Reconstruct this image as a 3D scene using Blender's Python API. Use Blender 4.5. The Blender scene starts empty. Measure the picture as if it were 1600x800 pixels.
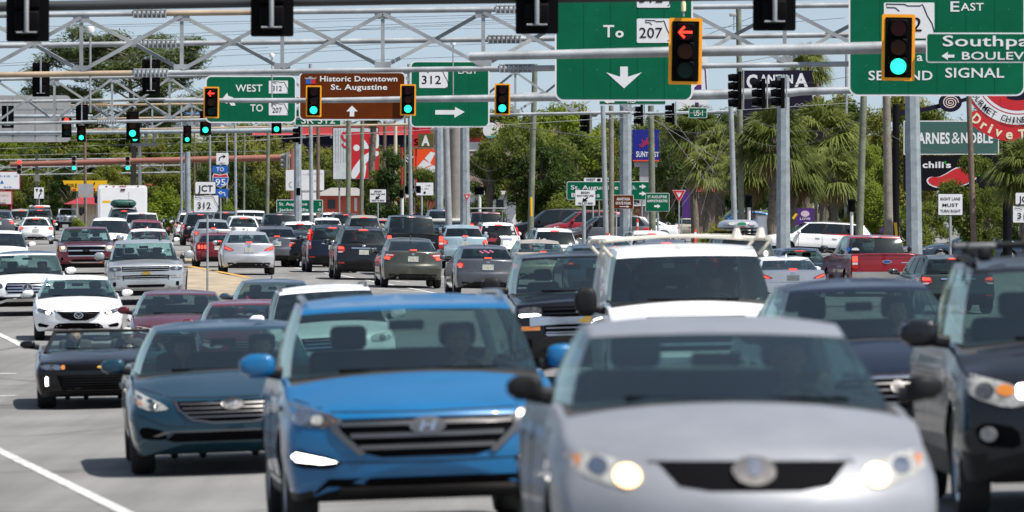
import bpy, bmesh, math, random
import numpy as np
from mathutils import Vector, Matrix
from mathutils.bvhtree import BVHTree
from mathutils.geometry import tessellate_polygon

R = math.radians
rnd = random.Random(7)
SC = bpy.context.scene
COL = SC.collection

# ------------------------------------------------------------------ camera, world, sun, exposure
F = 200.0 / 36.0 * 1600.0          # focal length in photo pixels
CZ = 2.58                          # eye height
HY = 318.0                         # photo row of the horizon
cam = bpy.data.cameras.new('camera')
cam.lens = 200.0
cam.sensor_width = 36.0
cam.shift_y = -(400.0 - HY) / 1600.0
cam.clip_start = 0.5
cam.clip_end = 6000.0
cam.dof.use_dof = True
cam.dof.focus_distance = 190.0
cam.dof.aperture_fstop = 4.9
camo = bpy.data.objects.new('camera', cam)
camo.location = (0, 0, CZ)
camo.rotation_euler = (R(90), 0, 0)
COL.objects.link(camo)
SC.camera = camo

SUN_EL, SUN_AZ = 60.0, 122.0       # azimuth clockwise from +Y (view direction)
w = bpy.data.worlds.new('World')
SC.world = w
w.use_nodes = True
nt = w.node_tree
sky = nt.nodes.new('ShaderNodeTexSky')
sky.sky_type = 'NISHITA'
sky.sun_disc = False
sky.sun_elevation = R(SUN_EL)
sky.sun_rotation = R(SUN_AZ)
sky.air_density = 1.0
sky.dust_density = 0.8
sky.ozone_density = 1.6
tcs = nt.nodes.new('ShaderNodeTexCoord')
vad = nt.nodes.new('ShaderNodeVectorMath'); vad.operation = 'ADD'; vad.inputs[1].default_value = (0, 0, .10)   # the pale band at the very horizon lies behind the trees
vno = nt.nodes.new('ShaderNodeVectorMath'); vno.operation = 'NORMALIZE'
nt.links.new(tcs.outputs['Generated'], vad.inputs[0]); nt.links.new(vad.outputs[0], vno.inputs[0]); nt.links.new(vno.outputs[0], sky.inputs['Vector'])
hsv = nt.nodes.new('ShaderNodeHueSaturation'); hsv.inputs['Saturation'].default_value = .72; hsv.inputs['Value'].default_value = .92   # thin summer haze greys the blue
nt.links.new(sky.outputs[0], hsv.inputs['Color']); nt.links.new(hsv.outputs[0], nt.nodes['Background'].inputs[0])
nt.nodes['Background'].inputs[1].default_value = 0.092
sl = bpy.data.lights.new('sun', 'SUN')
sl.energy = 4.6
sl.angle = R(0.53)
sl.color = (1.0, 0.955, 0.89)
slo = bpy.data.objects.new('sun', sl)
sv = Vector((math.sin(R(SUN_AZ)) * math.cos(R(SUN_EL)), math.cos(R(SUN_AZ)) * math.cos(R(SUN_EL)), math.sin(R(SUN_EL))))
slo.rotation_euler = (-sv).to_track_quat('-Z', 'Y').to_euler()
slo.location = (60, -40, 80)
COL.objects.link(slo)
SC.view_settings.view_transform = 'Standard'
SC.view_settings.look = 'None'
SC.view_settings.exposure = 0.62
SC.view_settings.gamma = 1.0
SC.view_settings.use_curve_mapping = False
SC.cycles.max_bounces = 8
SC.cycles.transparent_max_bounces = 24
SC.cycles.use_denoising = True

# ------------------------------------------------------------------ helpers
def at(px, py, Y):
    return Vector(((px - 800.0) * Y / F, Y, CZ - (py - HY) * Y / F))

GP = np.array([(-6, 79, -.34), (-8.8, 116, -.24), (-12, 140, -.4), (-14.7, 196, .12), (-17.2, 191, .1), (-5.9, 101, -.25), (-4.9, 116, -.2), (-2.9, 54, 0), (-.8, 39, .19), (1, 25, .6), (2.9, 37, .48), (3.6, 59, .33),
               (1.9, 63, .08), (.9, 77, .05), (-9.4, 147, .02), (-3.2, 181, .05), (-5.3, 200, .15), (-.9, 190, -.2), (-8.3, 181, .38),
               (-23, 278, .5), (9.5, 150, 0), (-2.7, 240, .35), (-4, 212, .2), (-30, 400, .5), (0, 320, .4), (0, 600, .5), (-60, 600, .5),
               (60, 600, .3), (30, 300, .1), (30, 200, 0), (15, 100, .1), (-20, 100, -.2), (-25, 180, .4), (0, 5, .8), (-7, 55, -.15), (-12, 40, -.1),
               (-20, 20, .3), (14, 30, .5)], dtype=float)
def gz(x, y):
    y = max(y, 1.0)
    sx = 2.3 + y * .010
    d2 = ((GP[:, 0] - x) / sx) ** 2 + ((np.log(GP[:, 1]) - math.log(y)) / .13) ** 2
    d2 = d2 - d2.min()
    wt = np.exp(-.5 * d2)
    return float((wt * GP[:, 2]).sum() / wt.sum())
def gpt(px, py, lo=12.0, hi=2500.0):
    """ground point seen at a photo pixel"""
    for _ in range(60):
        m = math.sqrt(lo * hi)
        p = at(px, py, m)
        if p.z > gz(p.x, m): lo = m
        else: hi = m
    p = at(px, py, m)
    return Vector((p.x, m, gz(p.x, m)))

def tag(o, label=None, cat=None, group=None, kind=None):
    if label: o['label'] = label
    if cat: o['category'] = cat
    if group: o['group'] = group
    if kind: o['kind'] = kind
    return o
def empty(name, loc=(0, 0, 0), rz=0.0):
    o = bpy.data.objects.new(name, None)
    COL.objects.link(o)
    o.location = loc
    o.rotation_euler = (0, 0, rz)
    o.empty_display_size = .2
    return o
def thing(name, label, cat, loc=(0, 0, 0), rz=0.0, group=None):
    return tag(empty(name, loc, rz), label, cat, group)
def copy_tree(o, parent=None):
    c = o.copy()
    COL.objects.link(c)
    if parent is not None:
        c.parent = parent
        c.matrix_parent_inverse = o.matrix_parent_inverse.copy()
    for ch in KIDS.get(o.name, []):
        KIDS.setdefault(c.name, []).append(copy_tree(ch, c))
    return c
KIDS = {}
def link(name, me, parent=None):
    o = bpy.data.objects.new(name, me)
    COL.objects.link(o)
    if parent is not None:
        o.parent = parent
        KIDS.setdefault(parent.name, []).append(o)
    return o

MATS = {}
def mat(name, col, rough=.5, metal=0.0, coat=0.0, emit=0.0, var=0.0, vscale=3.0, bump=0.0, bscale=20.0, spec=.5, dark=.5, detail=5):
    if name in MATS: return MATS[name]
    m = bpy.data.materials.new(name)
    m.use_nodes = True
    n, l = m.node_tree.nodes, m.node_tree.links
    b = n['Principled BSDF']
    c = tuple(col) + (1.0,)
    b.inputs['Base Color'].default_value = c
    b.inputs['Roughness'].default_value = rough
    b.inputs['Metallic'].default_value = metal
    b.inputs['Coat Weight'].default_value = coat
    b.inputs['Coat Roughness'].default_value = .04
    b.inputs['Specular IOR Level'].default_value = spec
    if emit:
        b.inputs['Emission Color'].default_value = c
        b.inputs['Emission Strength'].default_value = emit
    if var or bump:
        tc = n.new('ShaderNodeTexCoord')
    if var:
        t = n.new('ShaderNodeTexNoise')
        t.inputs['Scale'].default_value = vscale
        t.inputs['Detail'].default_value = detail
        t.inputs['Roughness'].default_value = .65
        l.new(tc.outputs['Object'], t.inputs['Vector'])
        r = n.new('ShaderNodeValToRGB')
        r.color_ramp.elements[0].position = .3
        r.color_ramp.elements[1].position = .7
        r.color_ramp.elements[0].color = tuple(x * (1 - var * dark * 2) for x in col) + (1,)
        r.color_ramp.elements[1].color = tuple(min(1, x * (1 + var)) for x in col) + (1,)
        l.new(t.outputs['Fac'], r.inputs['Fac'])
        l.new(r.outputs['Color'], b.inputs['Base Color'])
        mr = n.new('ShaderNodeMapRange')
        mr.inputs['To Min'].default_value = max(0, rough - .08)
        mr.inputs['To Max'].default_value = min(1, rough + .1)
        l.new(t.outputs['Fac'], mr.inputs['Value'])
        l.new(mr.outputs['Result'], b.inputs['Roughness'])
    if bump:
        t2 = n.new('ShaderNodeTexNoise')
        t2.inputs['Scale'].default_value = bscale
        t2.inputs['Detail'].default_value = 6
        l.new(tc.outputs['Object'], t2.inputs['Vector'])
        bp = n.new('ShaderNodeBump')
        bp.inputs['Strength'].default_value = bump
        bp.inputs['Distance'].default_value = .05
        l.new(t2.outputs['Fac'], bp.inputs['Height'])
        l.new(bp.outputs['Normal'], b.inputs['Normal'])
    MATS[name] = m
    return m
def glass_mat(name, tint, refl=1.0, rough=.04):
    if name in MATS: return MATS[name]
    m = bpy.data.materials.new(name)
    m.use_nodes = True
    n, l = m.node_tree.nodes, m.node_tree.links
    n.clear()
    out = n.new('ShaderNodeOutputMaterial')
    tr = n.new('ShaderNodeBsdfTransparent')
    tr.inputs[0].default_value = tuple(tint) + (1,)
    gl = n.new('ShaderNodeBsdfGlossy')
    gl.inputs['Roughness'].default_value = rough
    gl.inputs['Color'].default_value = (refl * .86, refl, refl * .97, 1)
    fr = n.new('ShaderNodeFresnel')
    # a thin pane reflects alike from both of its faces
    ge = n.new('ShaderNodeNewGeometry')
    io = n.new('ShaderNodeMapRange')
    io.inputs['To Min'].default_value = 2.1; io.inputs['To Max'].default_value = 1 / 2.1
    l.new(ge.outputs['Backfacing'], io.inputs['Value']); l.new(io.outputs['Result'], fr.inputs['IOR'])
    mx = n.new('ShaderNodeMixShader')
    l.new(fr.outputs[0], mx.inputs[0])
    l.new(tr.outputs[0], mx.inputs[1])
    l.new(gl.outputs[0], mx.inputs[2])
    l.new(mx.outputs[0], out.inputs[0])
    MATS[name] = m
    return m

class MB:
    """collects shapes and links them as ONE mesh object"""
    def __init__(s):
        s.v, s.f, s.m = [], [], []
    def add(s, vs, fs, mi=0):
        b = len(s.v)
        s.v += [tuple(p) for p in vs]
        s.f += [tuple(i + b for i in f) for f in fs]
        s.m += [mi] * len(fs)
        return s
    def box(s, c, d, mi=0, rz=0.0, M=None):
        hx, hy, hz = d[0] / 2, d[1] / 2, d[2] / 2
        vs = [(x, y, z) for x in (-hx, hx) for y in (-hy, hy) for z in (-hz, hz)]
        if rz:
            ca, sa = math.cos(rz), math.sin(rz)
            vs = [(x * ca - y * sa, x * sa + y * ca, z) for x, y, z in vs]
        if M is not None:
            vs = [tuple(M @ Vector(p)) for p in vs]
        vs = [(x + c[0], y + c[1], z + c[2]) for x, y, z in vs]
        return s.add(vs, [(0, 1, 3, 2), (4, 6, 7, 5), (0, 4, 5, 1), (2, 3, 7, 6), (0, 2, 6, 4), (1, 5, 7, 3)], mi)
    def bev(s, c, d, b, mi=0):
        """box with chamfered vertical and horizontal edges"""
        hx, hy, hz = d[0] / 2, d[1] / 2, d[2] / 2
        b = min(b, hx * .9, hy * .9, hz * .9)
        bm = bmesh.new()
        bmesh.ops.create_cube(bm, size=1)
        for v in bm.verts:
            v.co = Vector((v.co.x * 2 * hx, v.co.y * 2 * hy, v.co.z * 2 * hz))
        bmesh.ops.bevel(bm, geom=bm.edges[:], offset=b, segments=3, affect='EDGES', profile=.5)
        bm.verts.index_update()
        s.add([v.co + Vector(c) for v in bm.verts], [[v.index for v in f.verts] for f in bm.faces], mi)
        bm.free()
        return s
    def tube(s, p0, p1, r0, r1=None, n=12, mi=0, caps=True):
        return s.path([p0, p1], [r0, r0 if r1 is None else r1], n, mi, caps)
    def path(s, pts, r, n=10, mi=0, caps=True):
        pts = [Vector(p) for p in pts]
        if not hasattr(r, '__len__'): r = [r] * len(pts)
        vs, fs = [], []
        up = None
        for i, p in enumerate(pts):
            t = (pts[min(i + 1, len(pts) - 1)] - pts[max(i - 1, 0)]).normalized()
            if up is None:
                a = Vector((0, 0, 1)) if abs(t.z) < .9 else Vector((1, 0, 0))
                up = (a - t * a.dot(t)).normalized()
            else:
                up = (up - t * up.dot(t))
                up = up.normalized() if up.length > 1e-6 else Vector((1, 0, 0))
            sd = t.cross(up)
            for k in range(n):
                a = 2 * math.pi * (k + .5) / n
                vs.append(p + (up * math.cos(a) + sd * math.sin(a)) * r[i])
        for i in range(len(pts) - 1):
            for k in range(n):
                a, b = i * n + k, i * n + (k + 1) % n
                fs.append((a, b, b + n, a + n))
        if caps:
            fs.append(tuple(range(n - 1, -1, -1)))
            fs.append(tuple(range((len(pts) - 1) * n, len(pts) * n)))
        return s.add(vs, fs, mi)
    def prism(s, poly, y0, y1, mi=0, side=None):
        """polygon in x,z extruded along y"""
        n = len(poly)
        tri = [list(t) for t in tessellate_polygon([[Vector((p[0], p[1], 0)) for p in poly]])]
        v0 = [(p[0], y0, p[1]) for p in poly]
        v1 = [(p[0], y1, p[1]) for p in poly]
        s.add(v0 + v1, tri + [[i + n for i in reversed(t)] for t in tri], mi)
        qs = [(i, i + n, (i + 1) % n + n, (i + 1) % n) for i in range(n)]
        return s.add(v0 + v1, qs, mi if side is None else side)
    def lathe(s, prof, axis, c, n=24, mi=0, closed=False):
        """profile of (radius, offset along axis)"""
        vs, fs = [], []
        m = len(prof)
        for k in range(n):
            a = 2 * math.pi * k / n
            ca, sa = math.cos(a), math.sin(a)
            for r, o in prof:
                if axis == 'z': p = (r * ca, r * sa, o)
                elif axis == 'x': p = (o, r * ca, r * sa)
                else: p = (r * sa, o, r * ca)
                vs.append((p[0] + c[0], p[1] + c[1], p[2] + c[2]))
        for k in range(n):
            for i in range(m if closed else m - 1):
                j = (i + 1) % m
                fs.append((k * m + i, k * m + j, ((k + 1) % n) * m + j, ((k + 1) % n) * m + i))
        return s.add(vs, fs, mi)
    def mesh(s, name, mats, smooth=True, fix=True):
        me = bpy.data.meshes.new(name)
        me.from_pydata(s.v, [], s.f)
        for x in (mats if isinstance(mats, (list, tuple)) else [mats]):
            me.materials.append(x)
        if len(set(s.m)) > 1:
            me.polygons.foreach_set('material_index', s.m)
        if fix:
            bm = bmesh.new()
            bm.from_mesh(me)
            bmesh.ops.remove_doubles(bm, verts=bm.verts[:], dist=1e-5)
            bmesh.ops.recalc_face_normals(bm, faces=bm.faces[:])
            bm.to_mesh(me)
            bm.free()
        if smooth:
            me.shade_smooth()
            try: me.set_sharp_from_angle(angle=R(38))
            except Exception: pass
        me.update()
        return me
    def build(s, name, mats, parent=None, smooth=True, fix=True):
        return link(name, s.mesh(name, mats, smooth, fix), parent)

def rrect(x0, z0, x1, z1, r, n=6):
    pts = []
    for cx, cz, a0 in ((x1 - r, z1 - r, 0), (x0 + r, z1 - r, 90), (x0 + r, z0 + r, 180), (x1 - r, z0 + r, 270)):
        for k in range(n + 1):
            a = R(a0 + 90 * k / n)
            pts.append((cx + r * math.cos(a), cz + r * math.sin(a)))
    return pts
def ell(cx, cz, rx, rz, n=28):
    return [(cx + rx * math.cos(2 * math.pi * k / n), cz + rz * math.sin(2 * math.pi * k / n)) for k in range(n)]
def chaikin(p, it=2, keep=.2):
    for _ in range(it):
        q = []
        for i in range(len(p)):
            a, b = p[i], p[(i + 1) % len(p)]
            q.append((a[0] + (b[0] - a[0]) * keep, a[1] + (b[1] - a[1]) * keep))
            q.append((a[0] + (b[0] - a[0]) * (1 - keep), a[1] + (b[1] - a[1]) * (1 - keep)))
        p = q
    return p
def pchip(pts):
    x = np.array([p[0] for p in pts], float)
    y = np.array([p[1] for p in pts], float)
    h = np.diff(x); d = np.diff(y) / h
    m = np.zeros(len(x))
    if len(x) == 2:
        m[:] = d[0]
    else:
        m[0], m[-1] = d[0], d[-1]
        for i in range(1, len(x) - 1):
            if d[i - 1] * d[i] > 0:
                w1, w2 = 2 * h[i] + h[i - 1], h[i] + 2 * h[i - 1]
                m[i] = (w1 + w2) / (w1 / d[i - 1] + w2 / d[i])
    def f(t):
        t = np.clip(np.asarray(t, float), x[0], x[-1])
        i = np.clip(np.searchsorted(x, t) - 1, 0, len(x) - 2)
        s = (t - x[i]) / h[i]
        return ((1 + 2 * s) * (1 - s) ** 2 * y[i] + s * (1 - s) ** 2 * h[i] * m[i] + s * s * (3 - 2 * s) * y[i + 1] + s * s * (s - 1) * h[i] * m[i + 1])
    return f

# ------------------------------------------------------------------ lettering
TXT = {}
def text_mesh(body, bold=0.0):
    """flat outlines of a word in the x,z plane, unit cap height, centred on x, standing on z = 0"""
    k = (body, bold)
    if k in TXT: return TXT[k]
    cu = bpy.data.curves.new('lettering', 'FONT')
    cu.body = body
    cu.size = 1.0
    cu.offset = bold
    cu.resolution_u = 3
    cu.space_character = 1.0 + bold * 3
    o = bpy.data.objects.new('lettering', cu)
    COL.objects.link(o)
    dg = bpy.context.evaluated_depsgraph_get()
    me = bpy.data.meshes.new_from_object(o.evaluated_get(dg))
    vs = [(v.co.x, v.co.y) for v in me.vertices]
    fs = [tuple(p.vertices) for p in me.polygons]
    bpy.data.objects.remove(o)
    bpy.data.curves.remove(cu)
    bpy.data.meshes.remove(me)
    x0, x1 = min(v[0] for v in vs), max(v[0] for v in vs)
    vs = [((v[0] - (x0 + x1) / 2), v[1] / .70) for v in vs]
    TXT[k] = (vs, fs, x1 - x0)
    return TXT[k]
def put_text(mb, body, cx, z0, width, cap, y, bold=.012, mi=0, shear=0.0):
    vs, fs, wd = text_mesh(body, bold)
    k = width / wd
    mb.add([(cx + v[0] * k + v[1] * cap * shear, y, z0 + v[1] * cap) for v in vs], fs, mi)
    return mb
def stroke(mb, pts, wd, y, mi=0, t=.006):
    """flat ribbon along a polyline in x,z"""
    P = [Vector((p[0], p[1])) for p in pts]
    L, Rr = [], []
    for i, p in enumerate(P):
        d = (P[min(i + 1, len(P) - 1)] - P[max(i - 1, 0)])
        d = d.normalized() if d.length > 0 else Vector((1, 0))
        nn = Vector((-d.y, d.x)) * wd / 2
        L.append(p + nn); Rr.append(p - nn)
    for i in range(len(P) - 1):
        mb.add([(L[i].x, y, L[i].y), (L[i + 1].x, y, L[i + 1].y), (Rr[i + 1].x, y, Rr[i + 1].y), (Rr[i].x, y, Rr[i].y)], [(0, 1, 2, 3)], mi)
    return mb
def poly(mb, pts, y, mi=0, t=.004):
    return mb.prism(pts, y, y + t, mi)
# ------------------------------------------------------------------ ground, road, markings
ASPH = mat('asphalt', (.185, .181, .173), .88, var=.14, vscale=.35, bump=.25, bscale=60, detail=12)
def wear(m):
    """long wheel tracks, oil drips, sealed cracks and square repair patches worked into the road colour"""
    n, l = m.node_tree.nodes, m.node_tree.links
    b = n['Principled BSDF']; src = b.inputs['Base Color'].links[0].from_socket
    tc = [x for x in n if x.type == 'TEX_COORD'][0]
    def mul(fac_socket, lo, hi, a, c):
        nonlocal src
        mr = n.new('ShaderNodeMapRange'); mr.inputs['From Min'].default_value = a; mr.inputs['From Max'].default_value = c; mr.inputs['To Min'].default_value = lo; mr.inputs['To Max'].default_value = hi
        l.new(fac_socket, mr.inputs['Value'])
        mx = n.new('ShaderNodeMix'); mx.data_type = 'RGBA'; mx.blend_type = 'MULTIPLY'; mx.inputs[0].default_value = 1
        l.new(src, mx.inputs[6]); l.new(mr.outputs[0], mx.inputs[7]); src = mx.outputs[2]
    for sc, lo, hi, a, c in (((1.1, .035, 1), .86, 1.06, .38, .62), ((4.0, .12, 1), .93, 1.03, .4, .6), ((.09, .06, 1), .9, 1.06, .42, .58)):
        mp = n.new('ShaderNodeMapping'); mp.inputs['Scale'].default_value = sc; mp.inputs['Rotation'].default_value = (0, 0, R(-4.9))
        t = n.new('ShaderNodeTexNoise'); t.inputs['Scale'].default_value = 1; t.inputs['Detail'].default_value = 5
        l.new(tc.outputs['Object'], mp.inputs[0]); l.new(mp.outputs[0], t.inputs['Vector']); mul(t.outputs['Fac'], lo, hi, a, c)
    v = n.new('ShaderNodeTexVoronoi'); v.feature = 'DISTANCE_TO_EDGE'; v.inputs['Scale'].default_value = .16
    t = n.new('ShaderNodeTexNoise'); t.inputs['Scale'].default_value = .9; t.inputs['Detail'].default_value = 4
    mx = n.new('ShaderNodeMix'); mx.data_type = 'VECTOR'; mx.inputs[0].default_value = .35
    l.new(tc.outputs['Object'], mx.inputs[4]); l.new(t.outputs['Color'], mx.inputs[5]); l.new(mx.outputs[1], v.inputs['Vector'])
    mul(v.outputs['Distance'], .55, 1.0, .002, .012)
    l.new(src, b.inputs['Base Color'])
wear(ASPH)
GRASS = mat('grass_ground', (.05, .075, .02), .9, var=.5, vscale=.3)
CONC = mat('median_concrete', (.32, .26, .18), .85, var=.45, vscale=1.5, bump=.1)
WPAINT = mat('road_paint_white', (.50, .50, .48), .7, var=.45, vscale=4)
YPAINT = mat('road_paint_yellow', (.50, .27, .04), .7, var=.35, vscale=3)
def roadX(y): return (-24 - .17 * y, 16 + .10 * y)
gx = sorted(set([-1500, -900, -500, -300, -200, -150, -120, 60, 80, 120, 200, 400, 900, 1500] + list(range(-100, -30, 5)) + [x * 1.25 for x in range(-24, 17)] + list(range(25, 60, 5))))
gy = [-200, -60, -20, 0]
y = 3.0
while y < 2600: gy.append(y); y *= 1.045
mbg, mbr = MB(), MB()
H = {}
for i, x in enumerate(gx):
    for j, yy in enumerate(gy): H[i, j] = gz(x, yy)
for i in range(len(gx) - 1):
    for j in range(len(gy) - 1):
        P = [(gx[a], gy[b], H[a, b]) for a, b in ((i, j), (i + 1, j), (i + 1, j + 1), (i, j + 1))]
        mbg.add(P, [(0, 1, 2, 3)])
        a, b = roadX(gy[j])
        if a < (gx[i] + gx[i + 1]) / 2 < b and gy[j] < 700:
            mbr.add([(p[0], p[1], p[2] + .02) for p in P], [(0, 1, 2, 3)])
tag(mbg.build('ground', GRASS), kind='structure')
road_me = mbr.mesh('road', ASPH)
road = tag(link('road', road_me), kind='structure')
_bm = bmesh.new(); _bm.from_mesh(road_me); bmesh.ops.triangulate(_bm, faces=_bm.faces[:])
ROADB = BVHTree.FromBMesh(_bm); _bm.free()
def rz_(x, y):
    h = ROADB.ray_cast(Vector((x, y, 50)), Vector((0, 0, -1)))[0]
    return h.z if h else gz(x, y) + .02
def strip(name, pxs, wd, m, kind='structure', lift=.006, seg=1.5):
    """painted line on the road through photo pixels"""
    P = [gpt(*p) for p in pxs]
    mb = MB()
    row = None
    for a, b in zip(P[:-1], P[1:]):
        d = Vector((b.x - a.x, b.y - a.y)); n = max(1, int(d.length / seg)); u = d.normalized(); s = Vector((-u.y, u.x)) * wd / 2
        for k in range(n + 1):
            p = Vector((a.x, a.y)) + d * k / n
            cur = [(q.x, q.y, rz_(q.x, q.y) + lift) for q in (p + s, p + s * .0, p - s)]
            if row: mb.add(row + cur, [(0, 1, 4, 3), (1, 2, 5, 4)])
            row = cur
    return tag(mb.build(name, m), kind=kind)
def slab(name, pxs, m, h=.12):
    P = [gpt(*p) for p in pxs]
    bm = bmesh.new()
    f = bm.faces.new([bm.verts.new((p.x, p.y, 0)) for p in P])
    bmesh.ops.triangulate(bm, faces=[f])
    for _ in range(5):
        ed = [e for e in bm.edges if e.calc_length() > 2.5]
        if not ed: break
        bmesh.ops.subdivide_edges(bm, edges=ed, cuts=1)
        bmesh.ops.triangulate(bm, faces=bm.faces[:])
    for v in bm.verts: v.co.z = rz_(v.co.x, v.co.y) + h
    r = bmesh.ops.extrude_edge_only(bm, edges=[e for e in bm.edges if e.is_boundary])
    for v in r['geom']:
        if isinstance(v, bmesh.types.BMVert): v.co.z -= h + .1
    me = bpy.data.meshes.new(name); bm.to_mesh(me); bm.free()
    me.materials.append(m)
    return tag(link(name, me), kind='structure')
slab('median', [(284, 398), (311, 398), (314, 413), (290, 413)], CONC)
slab('median', [(294, 424), (388, 444), (402, 452), (375, 470), (330, 470), (292, 460)], CONC)
strip('lane_marking', [(294, 422), (340, 431), (388, 441)], .25, YPAINT, lift=.13)
strip('lane_marking', [(140, 428), (166, 430)], .3, YPAINT)
strip('lane_marking', [(x, 708 + x * .497) for x in range(-40, 321, 24)], .125, WPAINT)
strip('lane_marking', [(-10, 520), (18, 533), (40, 545)], .16, WPAINT)
strip('stop_line', [(-40, 586), (26, 586)], .30, WPAINT)
strip('stop_line', [(-40, 622), (26, 621)], .30, WPAINT)
strip('lane_marking', [(460, 419), (600, 444), (700, 463), (800, 480)], .15, WPAINT)
strip('stop_line', [(396, 434), (497, 436)], .35, WPAINT)
for a, b in (((690, 433), (706, 436)), ((610, 440), (640, 443)), ((585, 452), (680, 459))):
    strip('lane_marking', [a, b], .14, WPAINT)
# ------------------------------------------------------------------ vehicles
BLACK = mat('black_plastic', (.009, .009, .010), .55, var=.25, vscale=9, spec=.25)
INTER = mat('interior_trim', (.035, .036, .038), .8)
SEATM = mat('seat_cloth', (.06, .058, .056), .85)
TYRE = mat('tyre_rubber', (.018, .018, .018), .85, bump=.2, bscale=30)
RIM = mat('alloy_rim', (.55, .56, .58), .3, metal=1.0)
CHROME = mat('chrome', (.62, .63, .65), .2, metal=1.0)
DARKCH = mat('dark_chrome', (.20, .19, .185), .35, metal=1.0)
GRILM = mat('grille_black', (.005, .005, .006), .7, spec=.02)
GLASS = glass_mat('window_glass', (.44, .58, .56))
GLASSD = glass_mat('tinted_window_glass', (.10, .13, .14), .62)
LENS = mat('headlight_lens', (.30, .30, .29), .5, metal=0, coat=0, var=.5, vscale=18)
LENSD = mat('dark_headlight_lens', (.07, .073, .077), .25, metal=.2, coat=.4, var=.6, vscale=20)
LITW = mat('lit_lamp_white', (1, .96, .9), .3, emit=5)
LITA = mat('lit_lamp_warm', (1, .66, .32), .3, emit=1.7)
AMBER = mat('amber_lens', (.6, .2, .03), .15, coat=1)
TAIL = mat('tail_light_lens', (.42, .012, .012), .12, coat=1, var=.3, vscale=20)
BRAKE = mat('lit_brake_lens', (1, .06, .03), .2, emit=1.1, coat=1)
CLEAR = mat('clear_reverse_lens', (.6, .55, .55), .12, coat=1)
PLATE = mat('licence_plate', (.36, .40, .36), .5, var=.35, vscale=30)
ORNG = mat('plate_orange', (.7, .22, .05), .5)
MIRG = mat('mirror_glass', (.5, .53, .56), .05, metal=1)
PNT = {}
def paint(name, col, metal=.0, rough=.32, coat=None):
    if name not in PNT:
        PNT[name] = mat('paint_' + name, col, rough, metal=metal, coat=coat if coat is not None else .75 if max(col) > .06 else .45, var=.10, vscale=1.8, dark=.4, spec=.4 if max(col) > .06 else .25)
    return PNT[name]

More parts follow.
